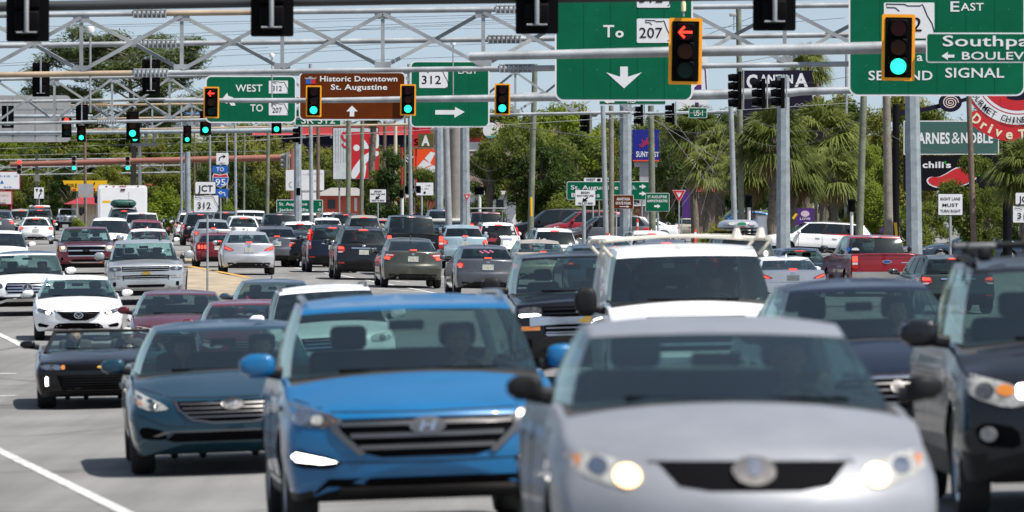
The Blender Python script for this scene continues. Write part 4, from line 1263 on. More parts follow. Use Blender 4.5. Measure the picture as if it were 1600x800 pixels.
O10 = FR(gls_, 44, 64, 392, 'white luxury sport utility with dark roof and big star badge in its grille', 'suv', group=ON, first=True)
O11 = FR(wsuv_, 2, 47, 360, 'white people carrier with its driver visible at the left edge of the photo', 'van', group=ON)
O12 = FR(sil_p, 229, 60, 374, 'silver pickup with body-colour grille bar and gold cross badge', 'pickup truck', group=ON, first=True)
O13 = FR(sil_c, 135, 46, 354, 'maroon pickup facing us with a broad chrome grille', 'pickup truck', group=ON, first=True)
O14 = FR(wsuv_, 172, 39, 340, 'white sport utility behind the maroon pickup, just ahead of a red car', 'suv', group=ON, first=True)
O15 = FR(plain_, 234, 43, 357, 'white sedan with clutter on its dashboard behind the silver pickup', paint_='white', group=ON)
O17 = FR(plain_, 288, 90, 453, 'maroon sedan between the white badge-grille sedan and the silver pickup', paint_='maroon', group=ON)
O18 = FR(plain_, 402, 100, 468, 'small dark red sedan mostly hidden behind the dark teal sedan', paint_='dark_red', group=ON)
O19 = FR(wsuv_, 527, 110, 445, 'white crossover with roof rails directly behind the bright blue crossover', 'suv', group=ON)
O20 = FR(plain_, 436, 78, 436, 'slate blue sedan showing only its roof and windshield beyond the small dark red sedan', paint_='slate_blue', group=ON)
# leaving
D1 = RE(camry_, 645, 53, 371, 'olive grey sedan with lit brake lamps, rearmost in the middle queue', group=DEP, first=True)
D2 = RE(accord_, 762, 57, 382, 'dark grey sedan with a pink sticker in its rear window', group=DEP, first=True)
D3 = RE(suv_low, 568, 49, 354, 'dark slate crossover with chrome strip above its licence plate', 'suv', group=DEP, first=True)
D4 = RE(suv_tall, 520, 45, 351, 'navy crossover with tall upright brake lamps beside its rear window', 'suv', group=DEP, first=True)
D5 = RE(camry_, 484, 42, 359, 'black sedan squeezed between a white sport utility and the navy crossover', paint_='black', group=DEP)
D6 = RE(suv_sq, 470, 38, 346, 'white sport utility with lit brake lamps behind the silver sedan', 'suv', group=DEP, first=True)
D7 = RE(lexus_, 389, 47, 361, 'silver sedan with slanted brake lamps near the tan median', group=DEP, first=True)
D8 = RE(mustang_, 342, 42, 363, 'dark red coupe with three-bar tail lamps left of the silver sedan', 'coupe', group=DEP, first=True)
D9 = RE(f_black, 648, 46, 336, 'black pickup with oval badge on the tailgate in front of the olive sedan', 'pickup truck', group=DEP, first=True)
D10 = RE(f_black, 701, 34, 327, 'blue pickup with a white board lying across its bed', 'pickup truck', paint_='slate_blue', group=DEP)
D11 = RE(accord_, 727, 42, 351, 'pale blue sedan left of the white crossover with a spare wheel', paint_='pale_blue', group=DEP)
D12 = RE(suv_tall, 780, 39.5, 347, 'white crossover carrying a black-covered spare wheel on its back door', 'suv', paint_='white', group=DEP)
D13 = RE(f_black, 765, 31, 331, 'maroon pickup under a grey ladder rack', 'pickup truck', paint_='maroon', group=DEP)
D14 = RE(suv_sq, 868, 44, 356, 'white sport utility with sun glint in its dark rear window', 'suv', group=DEP)
D15 = RE(lexus_, 848, 51, 374, 'beige sedan with a pale green rear window between grey and black vehicles', paint_='beige', group=DEP)
D16 = RE(accord_, 935, 56, 381, 'grey blue sedan whose roof just shows over the black oncoming pickup', paint_='slate_blue', group=DEP)
D17 = RE(camry_, 958, 46, 368, 'white sedan showing only its roof left of the ladder rack', paint_='white', group=DEP)
D18 = RE(suv_sq, 1020, 45, 360, 'white sport utility with red high brake light above the ladder rack', 'suv', group=DEP)
D19 = RE(suv_tall, 1045, 55, 374, 'dark grey crossover roof glimpsed under the ladder rack', 'suv', paint_='grey', group=DEP)
D20 = RE(suv_sq, 1170, 58, 365, 'black sport utility carrying a silver roof box with stickers', 'suv', paint_='black', group=DEP)
D21 = RE(lexus_, 1240, 63, 400, 'white sedan with gold badge and red lamps left of the red pickup', paint_='white', group=DEP)
D22 = RE(focus_, 1256, 55, 387, 'blue hatchback just beyond the white gold-badge sedan', 'hatchback', paint_='slate_blue', group=DEP)
D23 = RE(f_red, 1386, 57, 367, 'red pickup with blue oval badge and window stickers', 'pickup truck', group=DEP, first=True)
D24 = RE(suv_low, 1498, 68, 398, 'dark green grey wagon with a badge sticker right of the red pickup', 'wagon', paint_='green_grey', group=DEP)
# far left queue
FL = 'cars in the far left queue'
D30 = RE(focus_, 56, 31, 339, 'white hatchback with oval rear window and two red lamps', 'hatchback', group=FL, first=True)
D31 = RE(suv_sq, 62, 27, 326, 'black sport utility right ahead of the white hatchback', 'suv', paint_='black', group=FL)
D32 = RE(suv_low, 34, 25, 326.5, 'beige sport utility left of the black one ahead of the white hatchback', 'suv', paint_='beige', group=FL)
D33 = RE(plain_, -2, 28, 325, 'grey sedan cut by the left edge of the photo', paint_='grey', group=FL)
D34 = RE(suv_low, 194, 31, 326, 'dark sport utility with a green cargo bundle strapped on its roof', 'suv', group=FL)
D35 = RE(f_black, 223, 31.5, 332, 'white pickup just behind the white camper and right of the green cargo bundle', 'pickup truck', paint_='white', group=FL)
D36 = RE(accord_, 229, 35, 343, 'red sedan behind the white pickup and the white sport utility', paint_='red', group=FL)
MID = 'cars in the far middle queue'
far = [
 (suv_low, 298, 26, 328, 'slate_blue', 'slate blue sport utility leftmost of the far middle queue', 'suv'),
 (suv_sq, 300, 28.7, 332, 'white', 'white sport utility with dark red lamps ahead of the black one by the junction sign', 'suv'),
 (suv_sq, 313, 31.5, 332, 'black', 'black sport utility half hidden behind the junction route sign', 'suv'),
 (accord_, 333, 35, 342, 'bright_silver', 'small silver sedan peeping out behind the junction sign post', 'car'),
 (suv_sq, 353, 27, 330, 'grey', 'charcoal sport utility with a white and red light bar on its roof edge', 'suv'),
 (hatch_ := focus_, 380, 33, 337, 'white', 'white hatchback between the charcoal sport utility and the white van far away', 'hatchback'),
 (van_, 390, 27, 331, 'white', 'white van among the far middle queue', 'van'),
 (suv_low, 397, 32, 338, 'white', 'white sport utility right behind the far white van', 'suv'),
 (f_black, 440, 33, 333.5, 'dark_slate', 'dark slate pickup with its high brake light lit beyond the silver sedan', 'pickup truck'),
 (accord_, 433, 42, 353, 'grey', 'small dark sedan wedged left of the white sport utility', 'car'),
 (suv_low, 487, 25, 333, 'white', 'white crossover under the green distance sign', 'suv'),
 (suv_sq, 521, 26, 332, 'white', 'tall white sport utility right of the green distance sign', 'suv'),
 (accord_, 513, 31, 340, 'white', 'white sedan in front of the tall white sport utility', 'car'),
 (suv_sq, 541, 28, 333, 'black', 'black sport utility above the navy crossover', 'suv'),
 (suv_low, 570, 33, 336, 'beige', 'beige sport utility right in front of the dark slate crossover', 'suv'),
 (suv_sq, 606, 26, 327, 'grey', 'grey sport utility with pale stripe on its roof beyond the beige one', 'suv'),
 (f_black, 651, 27, 332, 'dark_slate', 'dark pickup whose red light strip shows above the black pickup', 'pickup truck'),
 (accord_, 692, 36, 352, 'navy', 'navy sedan left of the pale blue sedan', 'car'),
 (suv_low, 600, 31, 341, 'bright_silver', 'silver crossover between the beige sport utility and the black pickup', 'suv'),
]
FARC = [RE(p, x, s, r, l, c_, paint_=pn, group=MID) for p, x, s, r, pn, l, c_ in far]
# side on
SD = lambda p, cx, s, r, f, l, c_, **k: place(p, cx, s, r, f, l, c_, group=PK, zr=(.78, 1.22), **k)
S1 = SD(suv_sq, 1280, 35, 346, 'left', 'white sport utility seen from its side beyond the red pickup', 'suv', paint_='white')
S2 = SD(plain_, 1522, 37, 365, 'left', 'slate blue sedan seen from its side under the must turn right sign', 'car', paint_='slate_blue')
S3 = SD(suv_sq, 868, 28, 327, 'left', 'black sport utility with white roof rack seen from its side', 'suv', paint_='black', yaw=6)
S4 = SD(wsuv_, 916, 30, 329, 'left', 'red crossover seen from its side behind the bike yield sign', 'suv', paint_='red', yaw=8)
S5 = SD(wsuv_, 948, 33, 336, 'left', 'grey crossover seen from its side behind the thick pole', 'suv', paint_='grey', yaw=5)
S6 = SD(plain_, 1000, 26, 343, 'left', 'white sedan glimpsed between the thick pole and the timber pole', 'car', paint_='white')
S7 = SD(plain_, 1080, 24.5, 341, 'right', 'beige sedan seen from its side below the yield sign', 'car', paint_='beige')
S8 = SD(plain_, 1040, 19, 333, 'right', 'grey sedan beyond the beige side-on sedan', 'car', paint_='grey')
S9 = SD(f_black, 1098, 19.5, 331, 'right', 'navy pickup seen from its side behind the beige side-on sedan', 'pickup truck', paint_='navy')
S10 = SD(wsuv_, 1156, 24, 329, 'left', 'bright blue crossover half hidden by the pale grey pole', 'suv', paint_='sky_blue', yaw=10)

for _r, _p, _c, _t, _z in PLACED:
    if not .86 < _z < 1.14: print('ZCHK', _r['label'][:60], round(_z, 2), [round(q, 1) for q in _c])
# ------------------------------------------------------------------ gantries, mast arms, signals, signs, poles, wires
GALV = mat('galvanised_steel', (.29, .31, .325), .55, metal=.25, var=.35, vscale=1.3, bump=.05)
GALVD = mat('dull_steel', (.24, .255, .26), .6, metal=.2, var=.25, vscale=1.1)
OCT = mat('spangled_steel_pole', (.27, .31, .335), .6, metal=.2, var=.25, vscale=3.5)
TANPIPE = mat('weathered_pipe', (.33, .25, .17), .7, var=.35, vscale=.8)
BROWNP = mat('brown_painted_steel', (.23, .085, .06), .55, var=.15, vscale=2)
SHADED = mat('charcoal_paint', (.03, .034, .036), .5)  # shade on the near mast arm, put into its base colour
WOODP = mat('weathered_timber', (.20, .185, .15), .9, var=.35, vscale=2.2, bump=.3, bscale=15)
WOODG = mat('mossy_timber', (.155, .17, .125), .9, var=.35, vscale=2.5, bump=.3, bscale=15)
WOODB = mat('brown_timber', (.15, .105, .08), .9, var=.3, vscale=2.5, bump=.3, bscale=15)
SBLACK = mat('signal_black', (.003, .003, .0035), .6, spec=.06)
SGREY = mat('signal_grey', (.22, .22, .22), .5)
SYEL = mat('signal_yellow', (.95, .36, .003), .5)
RED_ON = mat('red_signal_light', (1, .03, .015), .3, emit=2.2)
GRN_ON = mat('green_signal_light', (.02, 1, .52), .3, emit=1.25)
L_RED = mat('dark_red_lens', (.055, .004, .006), .15, spec=.15)
L_AMB = mat('dark_amber_lens', (.06, .015, .003), .15, spec=.15)
L_GRN = mat('dark_green_lens', (.003, .022, .015), .15, spec=.15)
SGREEN = mat('sign_green', (.0008, .105, .050), .5, var=.16, vscale=.9, spec=.12)
SBROWN = mat('sign_brown', (.105, .021, .002), .5, var=.16, vscale=.9, spec=.1)
SWHITE = mat('sign_white', (.68, .69, .70), .5, var=.05, vscale=2)
SINK = mat('sign_black', (.006, .006, .008), .6, spec=.1)
SBLUE = mat('sign_blue', (.008, .10, .42), .45)
SRED = mat('sign_red', (.50, .012, .02), .45)
SALU = mat('sign_back_aluminium', (.36, .36, .36), .5, metal=.3, var=.15, vscale=1)
SDARK = mat('sign_dark_ink', (.02, .02, .025), .5)

RIVET = mat('rivet_heads', (.25, .36, .32), .5)
class Sign:
    joint = mat('panel_joint', (.0008, .075, .036), .6, spec=.1)
    """flat sign with raised layers; everything given in photo pixels at distance Y"""
    def __init__(s, name, label, x0, y0, x1, y1, Y, m, border=None, bw=2.0, r=4.0, cat='sign', group=None, t=.03, back=SALU, shape=None, n='panel'):
        s.Y, s.k = Y, Y / F
        s.cx, s.y1 = (x0 + x1) / 2, y1
        o = at(s.cx, y1, Y)
        s.root = thing(name, label, cat, o, 0, group)
        s.d = 0.0
        pts = shape or [(x0, y0), (x1, y0), (x1, y1), (x0, y1)]
        if shape is None:
            q = rrect(*s.L(x0, y1), *s.L(x1, y0), r * s.k)
        else:
            q = [s.L(*p) for p in shape]
        MB().prism(q, 0, t, 0).build(n, border or m, s.root, smooth=False)
        if border:
            if shape is None:
                q = rrect(*s.L(x0 + bw, y1 - bw), *s.L(x1 - bw, y0 + bw), max(.005, (r - bw) * s.k))
            else:
                cx = sum(p[0] for p in shape) / len(shape); cy = sum(p[1] for p in shape) / len(shape)
                q = [s.L(cx + (p[0] - cx) * (1 - bw), cy + (p[1] - cy) * (1 - bw)) for p in shape]
            s.d -= .006
            MB().prism(q, s.d, s.d + .004, 0).build('face', m, s.root, smooth=False)
        s.d -= .008
    def L(s, px, py):
        return ((px - s.cx) * s.k, (s.y1 - py) * s.k)
    def text(s, body, cx, base, w, cap, m=None, bold=.012, d=0, name='lettering', shear=0):
        a, b = s.L(cx, base)
        return put_text(MB(), body, a, b, w * s.k, cap * s.k, s.d - d, bold, 0, shear).build(name, m or SWHITE, s.root, smooth=False, fix=False)
    def worn_line(s, cx, base, w, cap, m, n=None):
        """a line of writing too far off to be read"""
        n = n or max(3, int(w / cap * 1.3)); mb = MB(); x = cx - w / 2
        for k in range(n):
            ww = w / n * rnd.uniform(.5, .8)
            if rnd.random() > .12:
                a, b = s.L(x, base); c, d = s.L(x + ww, base - cap * rnd.uniform(.7, 1))
                t = (c - a) * .3
                q = [[(a, b), (a + t, b), (a + t, d), (a, d)], [(c - t, b), (c, b), (c, d), (c - t, d)], [(a + t, (b + d) / 2 - t / 2), (c - t, (b + d) / 2 - t / 2), (c - t, (b + d) / 2 + t / 2), (a + t, (b + d) / 2 + t / 2)]]
                for z in rnd.sample(q, 2): mb.prism(z, s.d, s.d + .003)
            x += w / n
        return mb.build('worn_lettering', m, s.root, smooth=False)
    def poly(s, name, pts, m, d=0):
        return MB().prism([s.L(*p) for p in pts], s.d - d, s.d - d + .004).build(name, m, s.root, smooth=False)
    def line(s, name, pts, wd, m, d=0):
        return stroke(MB(), [s.L(*p) for p in pts], wd * s.k, s.d - d).build(name, m, s.root, smooth=False, fix=False)
    def rect(s, name, x0, y0, x1, y1, m, d=0, r=1.0):
        return MB().prism(rrect(*s.L(x0, y1), *s.L(x1, y0), r * s.k, 3), s.d - d, s.d - d + .004).build(name, m, s.root, smooth=False)
    def florida(s, x0, y0, x1, y1, m=None, wd=1.0, d=0):
        P = [(.30, .74), (.22, .83), (.06, .84), (.04, .93), (.40, .92), (.46, .88), (.70, .88), (.74, .92), (.77, .85), (.84, .62), (.93, .42), (.97, .22), (.94, .10), (.88, .09)]
        return s.line('state_outline', [(x0 + (x1 - x0) * a, y1 - (y1 - y0) * b) for a, b in P], wd, m or SINK, d)
    def post(s, px, w, m=GALV, base=None, top=None, name='post', back=.05):
        """square/round post down to the ground"""
        x = (px - s.cx) * s.k
        zt = (s.y1 - (top if top is not None else s.y1 - 2)) * s.k
        g = gz(s.root.location.x + x, s.Y) - s.root.location.z
        MB().tube((x, back, g - .3), (x, back, zt), w * s.k / 2, n=10).build(name, m, s.root)
    def bolts(s, x0, y0, x1, y1, nx, ny, r=.5):
        """rows of rivet heads and the joints between the panels"""
        m = MB()
        for i in range(nx):
            for j in range(ny):
                if rnd.random() < .35: continue
                a, b = s.L(x0 + (x1 - x0) * (i + .5) / nx + rnd.uniform(-.6, .6), y0 + (y1 - y0) * (j + .5) / ny)
                m.prism(ell(a, b, r * s.k, r * s.k, 6), s.d + .004, s.d + .007)
        m.build('rivets', RIVET, s.root, smooth=False)
        m = MB()
        for i in range(1, nx):
            a, b = s.L(x0 + (x1 - x0) * i / nx, y1); c, d = s.L(x0 + (x1 - x0) * i / nx, y0)
            m.prism([(a - .008, b), (a + .008, b), (a + .008, d), (a - .008, d)], s.d + .0045, s.d + .006)
        m.build('panel_joints', s.joint, s.root, smooth=False)
    def hang(s, px, y0, w=1.2, m=GALV, back=.06, name='bracket'):
        x = (px - s.cx) * s.k
        MB().tube((x, back, 0.02), (x, back, (s.y1 - y0) * s.k), w * s.k / 2, n=6).build(name, m, s.root)

# ---- trusses
def gantry(name, label, Y, x0, x1, ctr, bay, yt, ym, yb, r, depth, mats, ends, tans=(), splices=(), posts=()):
    """three-chord sign truss; yt/ym/yb: rows as functions of column"""
    k = Y / F
    o = at(ctr, yb(ctr), Y); o.z = gz(o.x, Y)
    root = thing(name, label, 'gantry', o)
    P = lambda px, py, dy=0: at(px, py, Y) - o + Vector((0, dy, 0))
    rr = r * k
    for f, dy in ((yt, 0), (ym, depth), (yb, 0)):
        MB().tube(P(x0, f(x0), dy), P(x1, f(x1), dy), rr, n=14).build('chord', mats[0], root)
    for (a, b, f, dy) in tans:
        MB().tube(P(a, f(a), dy), P(b, f(b), dy), rr + .004, n=14).build('chord_sleeve', TANPIPE, root)
    for (px, f, dy, w) in splices:
        m = MB()
        for i in range(2):
            m.tube(P(px - w / 2, f(px) - r * 1.25 + i * 2.5 * r, dy), P(px + w / 2, f(px) - r * 1.25 + i * 2.5 * r, dy), rr * .35, n=8)
        n = int(w / (r * 1.5))
        for j in range(n + 1):
            q = px - w / 2 + w * j / n
            m.box(P(q, f(px), dy), (rr * .5, rr * 2.4, rr * 3.1))
        m.build('splice_flange', mats[0], root)
    n0, n1 = int(math.floor((x0 - ctr) / bay)), int(math.ceil((x1 - ctr) / bay))
    wr = rr * .72
    def ang(p, q, m, name='brace'):
        d = (q - p); L = d.length
        zq = d.to_track_quat('X', 'Z').to_matrix()
        b = MB(); b.box((p + q) / 2, (L, wr * .5, wr * 1.9), M=zq); b.box((p + q) / 2 + Vector((0, wr * .8, 0)), (L, wr * 1.7, wr * .4), M=zq)
        b.build(name, m, root, smooth=False)
    for j in range(n0, n1 + 1):
        x = ctr + j * bay
        if x < x0 - 1 or x > x1 + 1: continue
        ang(P(x, yt(x) + r), P(x, yb(x) - r), mats[1], 'vertical')
        for f in (yt, yb):
            s = 1 if f is yt else -1
            MB().box(P(x, f(x) + s * r * 1.9, -rr * .4), (bay * k * .16, .02, rr * 2.2)).build('gusset_plate', mats[1], root, smooth=False)
        x2 = x + bay; xm = x + bay / 2
        if x2 > x1: continue
        if j < 0:
            ang(P(x, yb(x) - r, -rr * .6), P(x2, yt(x2) + r, -rr * .6), mats[1])
            ang(P(x, yt(x) + r), P(xm, ym(xm), depth), mats[2]); ang(P(xm, ym(xm), depth), P(x2, yb(x2) - r), mats[1])
        else:
            ang(P(x, yt(x) + r, -rr * .6), P(x2, yb(x2) - r, -rr * .6), mats[1])
            ang(P(x2, yt(x2) + r), P(xm, ym(xm), depth), mats[2]); ang(P(xm, ym(xm), depth), P(x, yb(x) - r), mats[1])
        MB().box(P(xm, ym(xm), depth - rr * .8), (bay * k * .13, .02, rr * 2.4)).build('gusset_plate', mats[2], root, smooth=False)
    for px, w in posts:
        p = P(px, yt(px))
        MB().tube((p.x, depth * .45, gz(p.x + o.x, Y) - o.z - .3), (p.x, depth * .45, p.z + .4), w * k / 2, n=8).build('upright', OCT, root)
    return root
lin = lambda x0, y0, x1, y1: (lambda x: y0 + (y1 - y0) * (x - x0) / (x1 - x0))
t1, m1, b1 = lin(0, 24, 1325, 8), lin(0, 69, 1325, 52), lin(0, 117, 1325, 100)
gantry('sign_gantry', 'nearest silver sign gantry carrying the two biggest green signs', 140, -300, 1680, 598, 157, t1, m1, b1, 4.3, 1.3, (GALV, GALV, GALVD), None,
       tans=((258, 410, t1, 0), (-100, 205, b1, 0)), splices=((234, t1, 0, 50), (245, m1, 1.3, 50), (236, b1, 0, 52), (800, t1, 0, 50), (788, m1, 1.3, 50), (806, b1, 0, 50)), posts=((-290, 22), (1670, 24)))
t2, m2, b2 = lin(0, 124, 900, 108), lin(0, 158, 900, 145), lin(0, 193, 900, 177)
gantry('sign_gantry', 'silver sign gantry carrying the brown historic downtown sign', 250, -80, 985, 355, 90, t2, m2, b2, 2.6, 1.5, (GALV, GALV, GALVD), None,
       splices=((168, b2, 0, 28), (700, b2, 0, 28)), tans=((580, 640, b2, 0),), posts=((-75, 15), (978, 20)))
t3, m3, b3 = lin(0, 166, 900, 156), lin(0, 187, 900, 175), lin(0, 206, 900, 190)
gantry('sign_gantry', 'small tan piped gantry behind the red left arrow signals', 330, -80, 690, 300, 62, t3, m3, b3, 1.9, 1.5, (TANPIPE, GALV, GALVD), None,
       splices=((157, t3, 0, 20), (157, b3, 0, 20), (30, t3, 0, 20)), posts=((-70, 12), (686, 14)))
t4, m4, b4 = lin(-20, 250, 290, 247), lin(-20, 262, 290, 258), lin(-20, 274, 290, 269)
gantry('sign_gantry', 'farthest slim gantry behind the brown mast arm', 480, -80, 288, 300, 45, t4, m4, b4, 1.2, 1.6, (GALV, GALV, GALVD), None, posts=((-75, 9), (288, 9)))

# ---- signals
SIGP = {}
def lens_disc(mb, x, z, r, y, n=20): return mb.prism(ell(x, z, r, r, n), y, y + .01)
def signal_front(kind):
    """local origin: centre of the face; faces -y. kind: (border, lit, arrow, housing)"""
    if kind in SIGP: return copy_tree(SIGP[kind])
    border, lit, arrow, hous = kind
    root = thing('traffic_signal', '', 'traffic light')
    H = .36
    if border is not None:
        wb = .63 if border else .58
        if border:
            MB().prism(rrect(-wb / 2, -.63, wb / 2, .63, .03), .06, .075).build('backplate_border', SYEL, root, smooth=False)
            MB().prism(rrect(-wb / 2 + .06, -.57, wb / 2 - .06, .57, .02), .045, .058).build('backplate', SBLACK, root, smooth=False)
        else:
            MB().prism(rrect(-wb / 2, -.63, wb / 2, .63, .03), .05, .07).build('backplate', SBLACK, root, smooth=False)
    h = MB()
    for k in (-1, 0, 1): h.bev((0, .11, k * H), (.35, .2, .345), .03)
    h.build('housing', SGREY if hous == 'grey' else SBLACK, root)
    for k, (z, off) in enumerate(((H, L_RED), (0, L_AMB), (-H, L_GRN))):
        on = lit == k
        m = {0: RED_ON, 2: GRN_ON}.get(k, L_AMB) if on and not arrow else off
        o = lens_disc(MB(), 0, z, .15, -.004).build('lens', m if not (on and arrow) else L_RED, root, smooth=False)
        if on and arrow:
            a = MB()
            stroke(a, [(.125, z), (-.10, z)], .045, -.012); stroke(a, [(-.02, z + .105), (-.125, z), (-.02, z - .105)], .045, -.014)
            link('arrow', a.mesh('arrow', RED_ON, False, False), o)
        v = MB()
        n = 14
        pts0, pts1 = [], []
        for j in range(n + 1):
            t = R(-20 + 220 * j / n)
            pts0.append((.165 * math.cos(t), .01, z + .165 * math.sin(t))); pts1.append((.160 * math.cos(t), -.20 + .06 * abs(math.cos(t)), z + .160 * math.sin(t)))
        for j in range(n): v.add([pts0[j], pts0[j + 1], pts1[j + 1], pts1[j]], [(0, 1, 2, 3)])
        v.build('visor', SBLACK, root)
    SIGP[kind] = root
    return root
def put_signal(px, py, hpx, kind, label, group, Y=None, tilt=0):
    hm = 1.26 if kind[0] is not None else 1.08
    Y = Y or F * hm / hpx
    r = signal_front(kind)
    r.location = at(px, py, Y)
    k = hpx * Y / F / hm
    r.scale = (k, k, k)
    r.rotation_euler = (0, R(tilt), 0)
    tag(r, label, 'traffic light', group); r['label'] = label
    return r
def signal_back(px, ytop, ybot, w, Y, label, group):
    k = Y / F
    o = at(px, (ytop + ybot) / 2, Y)
    r = thing('traffic_signal', label, 'traffic light', o, 0, group)
    hh, ww = (ybot - ytop) * k, w * k
    MB().prism(rrect(-ww / 2, -hh / 2, ww / 2, hh / 2, .03), .03, .05).build('backplate', SBLACK, r, smooth=False)
    h = MB()
    for j in (-1, 0, 1): h.bev((0, -.03 + .005, j * hh * .29), (ww * .58, .16, hh * .27), .04)
    h.build('housing', SBLACK, r)
    MB().tube((0, -.16, -hh * .40), (0, -.16, hh * .7), ww * .055, n=10).build('mounting_tube', GALV, r)
    MB().tube((-ww * .24, -.15, -hh * .40), (ww * .24, -.15, -hh * .40), ww * .02, n=8).build('mounting_bar', GALV, r)
    return r
def mast_arm(name, label, pts, rs, Y, m, pole=None, pm=None, n=14):
    k = Y / F
    o = at(pts[-1][0], pts[-1][1], Y)
    o.z = gz(o.x, Y)
    r = thing(name, label, 'mast arm', o)
    MB().path([at(p[0], p[1], Y) - o for p in pts], [q * k for q in rs], n).build('arm', m, r)
    if pole:
        px, pt, w = pole
        p = at(px, pt, Y) - o
        MB().path([(p.x, .12, -.3), (p.x, .12, p.z)], [w * k / 2, w * k * .42], 8).build('pole', pm or m, r)
        MB().box((p.x, .12, .05 + gz(p.x + o.x, Y) - o.z), (w * k * 1.8, w * k * 1.8, .1)).build('base_plate', GALVD, r)
    return r
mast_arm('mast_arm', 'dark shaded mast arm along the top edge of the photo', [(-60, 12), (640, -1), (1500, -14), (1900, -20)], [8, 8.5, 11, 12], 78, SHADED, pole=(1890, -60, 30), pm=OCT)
mast_arm('mast_arm', 'pale grey mast arm holding the boulevard name sign', [(733, 88), (1100, 80), (1500, 72), (1725, 68)], [6.8, 8.5, 10.5, 11.5], 108, GALV, pole=(1722, -20, 30), pm=OCT)
mast_arm('mast_arm', 'grey mast arm with four yellow bordered signals across the middle signs', [(258, 157), (500, 157), (800, 153), (1100, 148), (1224, 145)], [3.4, 4.2, 6, 8, 9], 226, GALV, pole=(1224, 118, 24), pm=OCT)
mast_arm('mast_arm', 'horizontal pipe arm joining the octagonal pole under the cantina sign', [(1330, 141), (1250, 143), (1224, 146)], [5.5, 6.5, 7], 224, GALV)
mast_arm('mast_arm', 'blue grey mast arm with small green signals on the left', [(-30, 208), (200, 206.5), (320, 205), (465, 203)], [2.6, 3, 3.6, 4.6], 300, OCT, pole=(465, 196, 14), pm=OCT)
mast_arm('mast_arm', 'short grey mast arm ending left of the red small signal', [(-120, 183), (0, 182), (145, 181.5)], [4, 3.4, 2.4], 290, OCT)
mast_arm('mast_arm', 'brown painted mast arm low on the left', [(16, 257), (230, 251), (455, 246)], [4.2, 4.7, 5.3], 380, BROWNP, pole=(456, 232, 8), pm=BROWNP)
mast_arm('mast_arm', 'slim arm behind the US route name sign', [(940, 178), (1100, 176), (1150, 174)], [2.2, 3, 3.5], 262, OCT)
S_A, S_B, S_C, S_D = 'signal heads seen from behind on the near mast arm', 'yellow bordered signal heads', 'small black signal heads on the left', 'signal heads on the brown mast arm'
for px, yb, nm in ((43, 65, 'black signal head seen from behind, leftmost on the dark mast arm'), (425, 57, 'black signal head seen from behind above the brown sign'), (839, 53, 'black signal head seen from behind at the left edge of the big state route sign'), (1210, 48, 'black signal head seen from behind between the two biggest green signs')):
    signal_back(px, yb - 140, yb, 67, 77.6, nm, S_A)
signal_back(64, 98, 151, 27, 240, 'smaller black signal head seen from behind on the left of the nearest gantry', 'distant signal heads seen from behind')
signal_back(236, 93, 147, 28, 240, 'smaller black signal head seen from behind in front of the pine tree', 'distant signal heads seen from behind')
signal_back(12, 165, 200, 19, 288, 'tiny black signal head seen from behind over the grey sign back', 'distant signal heads seen from behind')
signal_back(128, 163, 199, 19, 288, 'tiny black signal head seen from behind right of the grey sign back', 'distant signal heads seen from behind')
put_signal(1071, 80, 104, (True, 0, True, 'b'), 'yellow bordered signal with red left arrow on the big state route sign', S_B, 107.4, .8)
put_signal(1404, 74, 104, (True, 2, False, 'b'), 'yellow bordered signal showing green on the second signal sign', S_B, 107.4, .8)
put_signal(330, 160, 49, (True, 0, True, 'b'), 'yellow bordered signal with red left arrow beside the west sign', S_B, 225.3, .5)
put_signal(490, 158, 49, (True, 2, False, 'b'), 'yellow bordered signal showing green on the left part of the brown sign', S_B, 225.3, .5)
put_signal(637.5, 156, 49, (True, 2, False, 'b'), 'yellow bordered signal showing green between brown and green signs', S_B, 225.3, .5)
put_signal(785, 155, 49, (True, 2, False, 'b'), 'yellow bordered signal showing green right of the right arrow sign', S_B, 225.3, .5)
put_signal(104, 198, 34, (False, 0, False, 'b'), 'small black signal lit red on the left', S_C, 298)
put_signal(127, 206, 31, (False, 2, False, 'b'), 'small black signal lit green just right of the red one', S_C, 299)
put_signal(207, 196, 43, (False, 2, False, 'b'), 'taller small black signal lit green in front of another green one', S_C, 262)
put_signal(211, 207, 33, (False, 2, False, 'b'), 'small black signal whose green lamp shows below the taller one', S_C, 299)
put_signal(292.5, 210, 28, (False, 2, False, 'b'), 'small black signal lit green left of the west sign', S_C, 299)
put_signal(321, 192, 38, (False, 2, False, 'b'), 'small black signal lit green under the lower left corner of the west sign', S_C, 262)
put_signal(432, 192, 34, (False, 2, False, 'b'), 'small black signal lit green under the west sign', S_C, 262)
put_signal(30, 261, 22, (None, 0, False, 'grey'), 'grey signal lit red at the tip of the brown mast arm', S_D, 378)
put_signal(115.5, 255, 22, (None, 2, False, 'grey'), 'grey signal lit green in the middle of the brown mast arm', S_D, 378)
put_signal(199.5, 255, 22, (None, 2, False, 'grey'), 'grey signal lit green towards the thick end of the brown mast arm', S_D, 378)
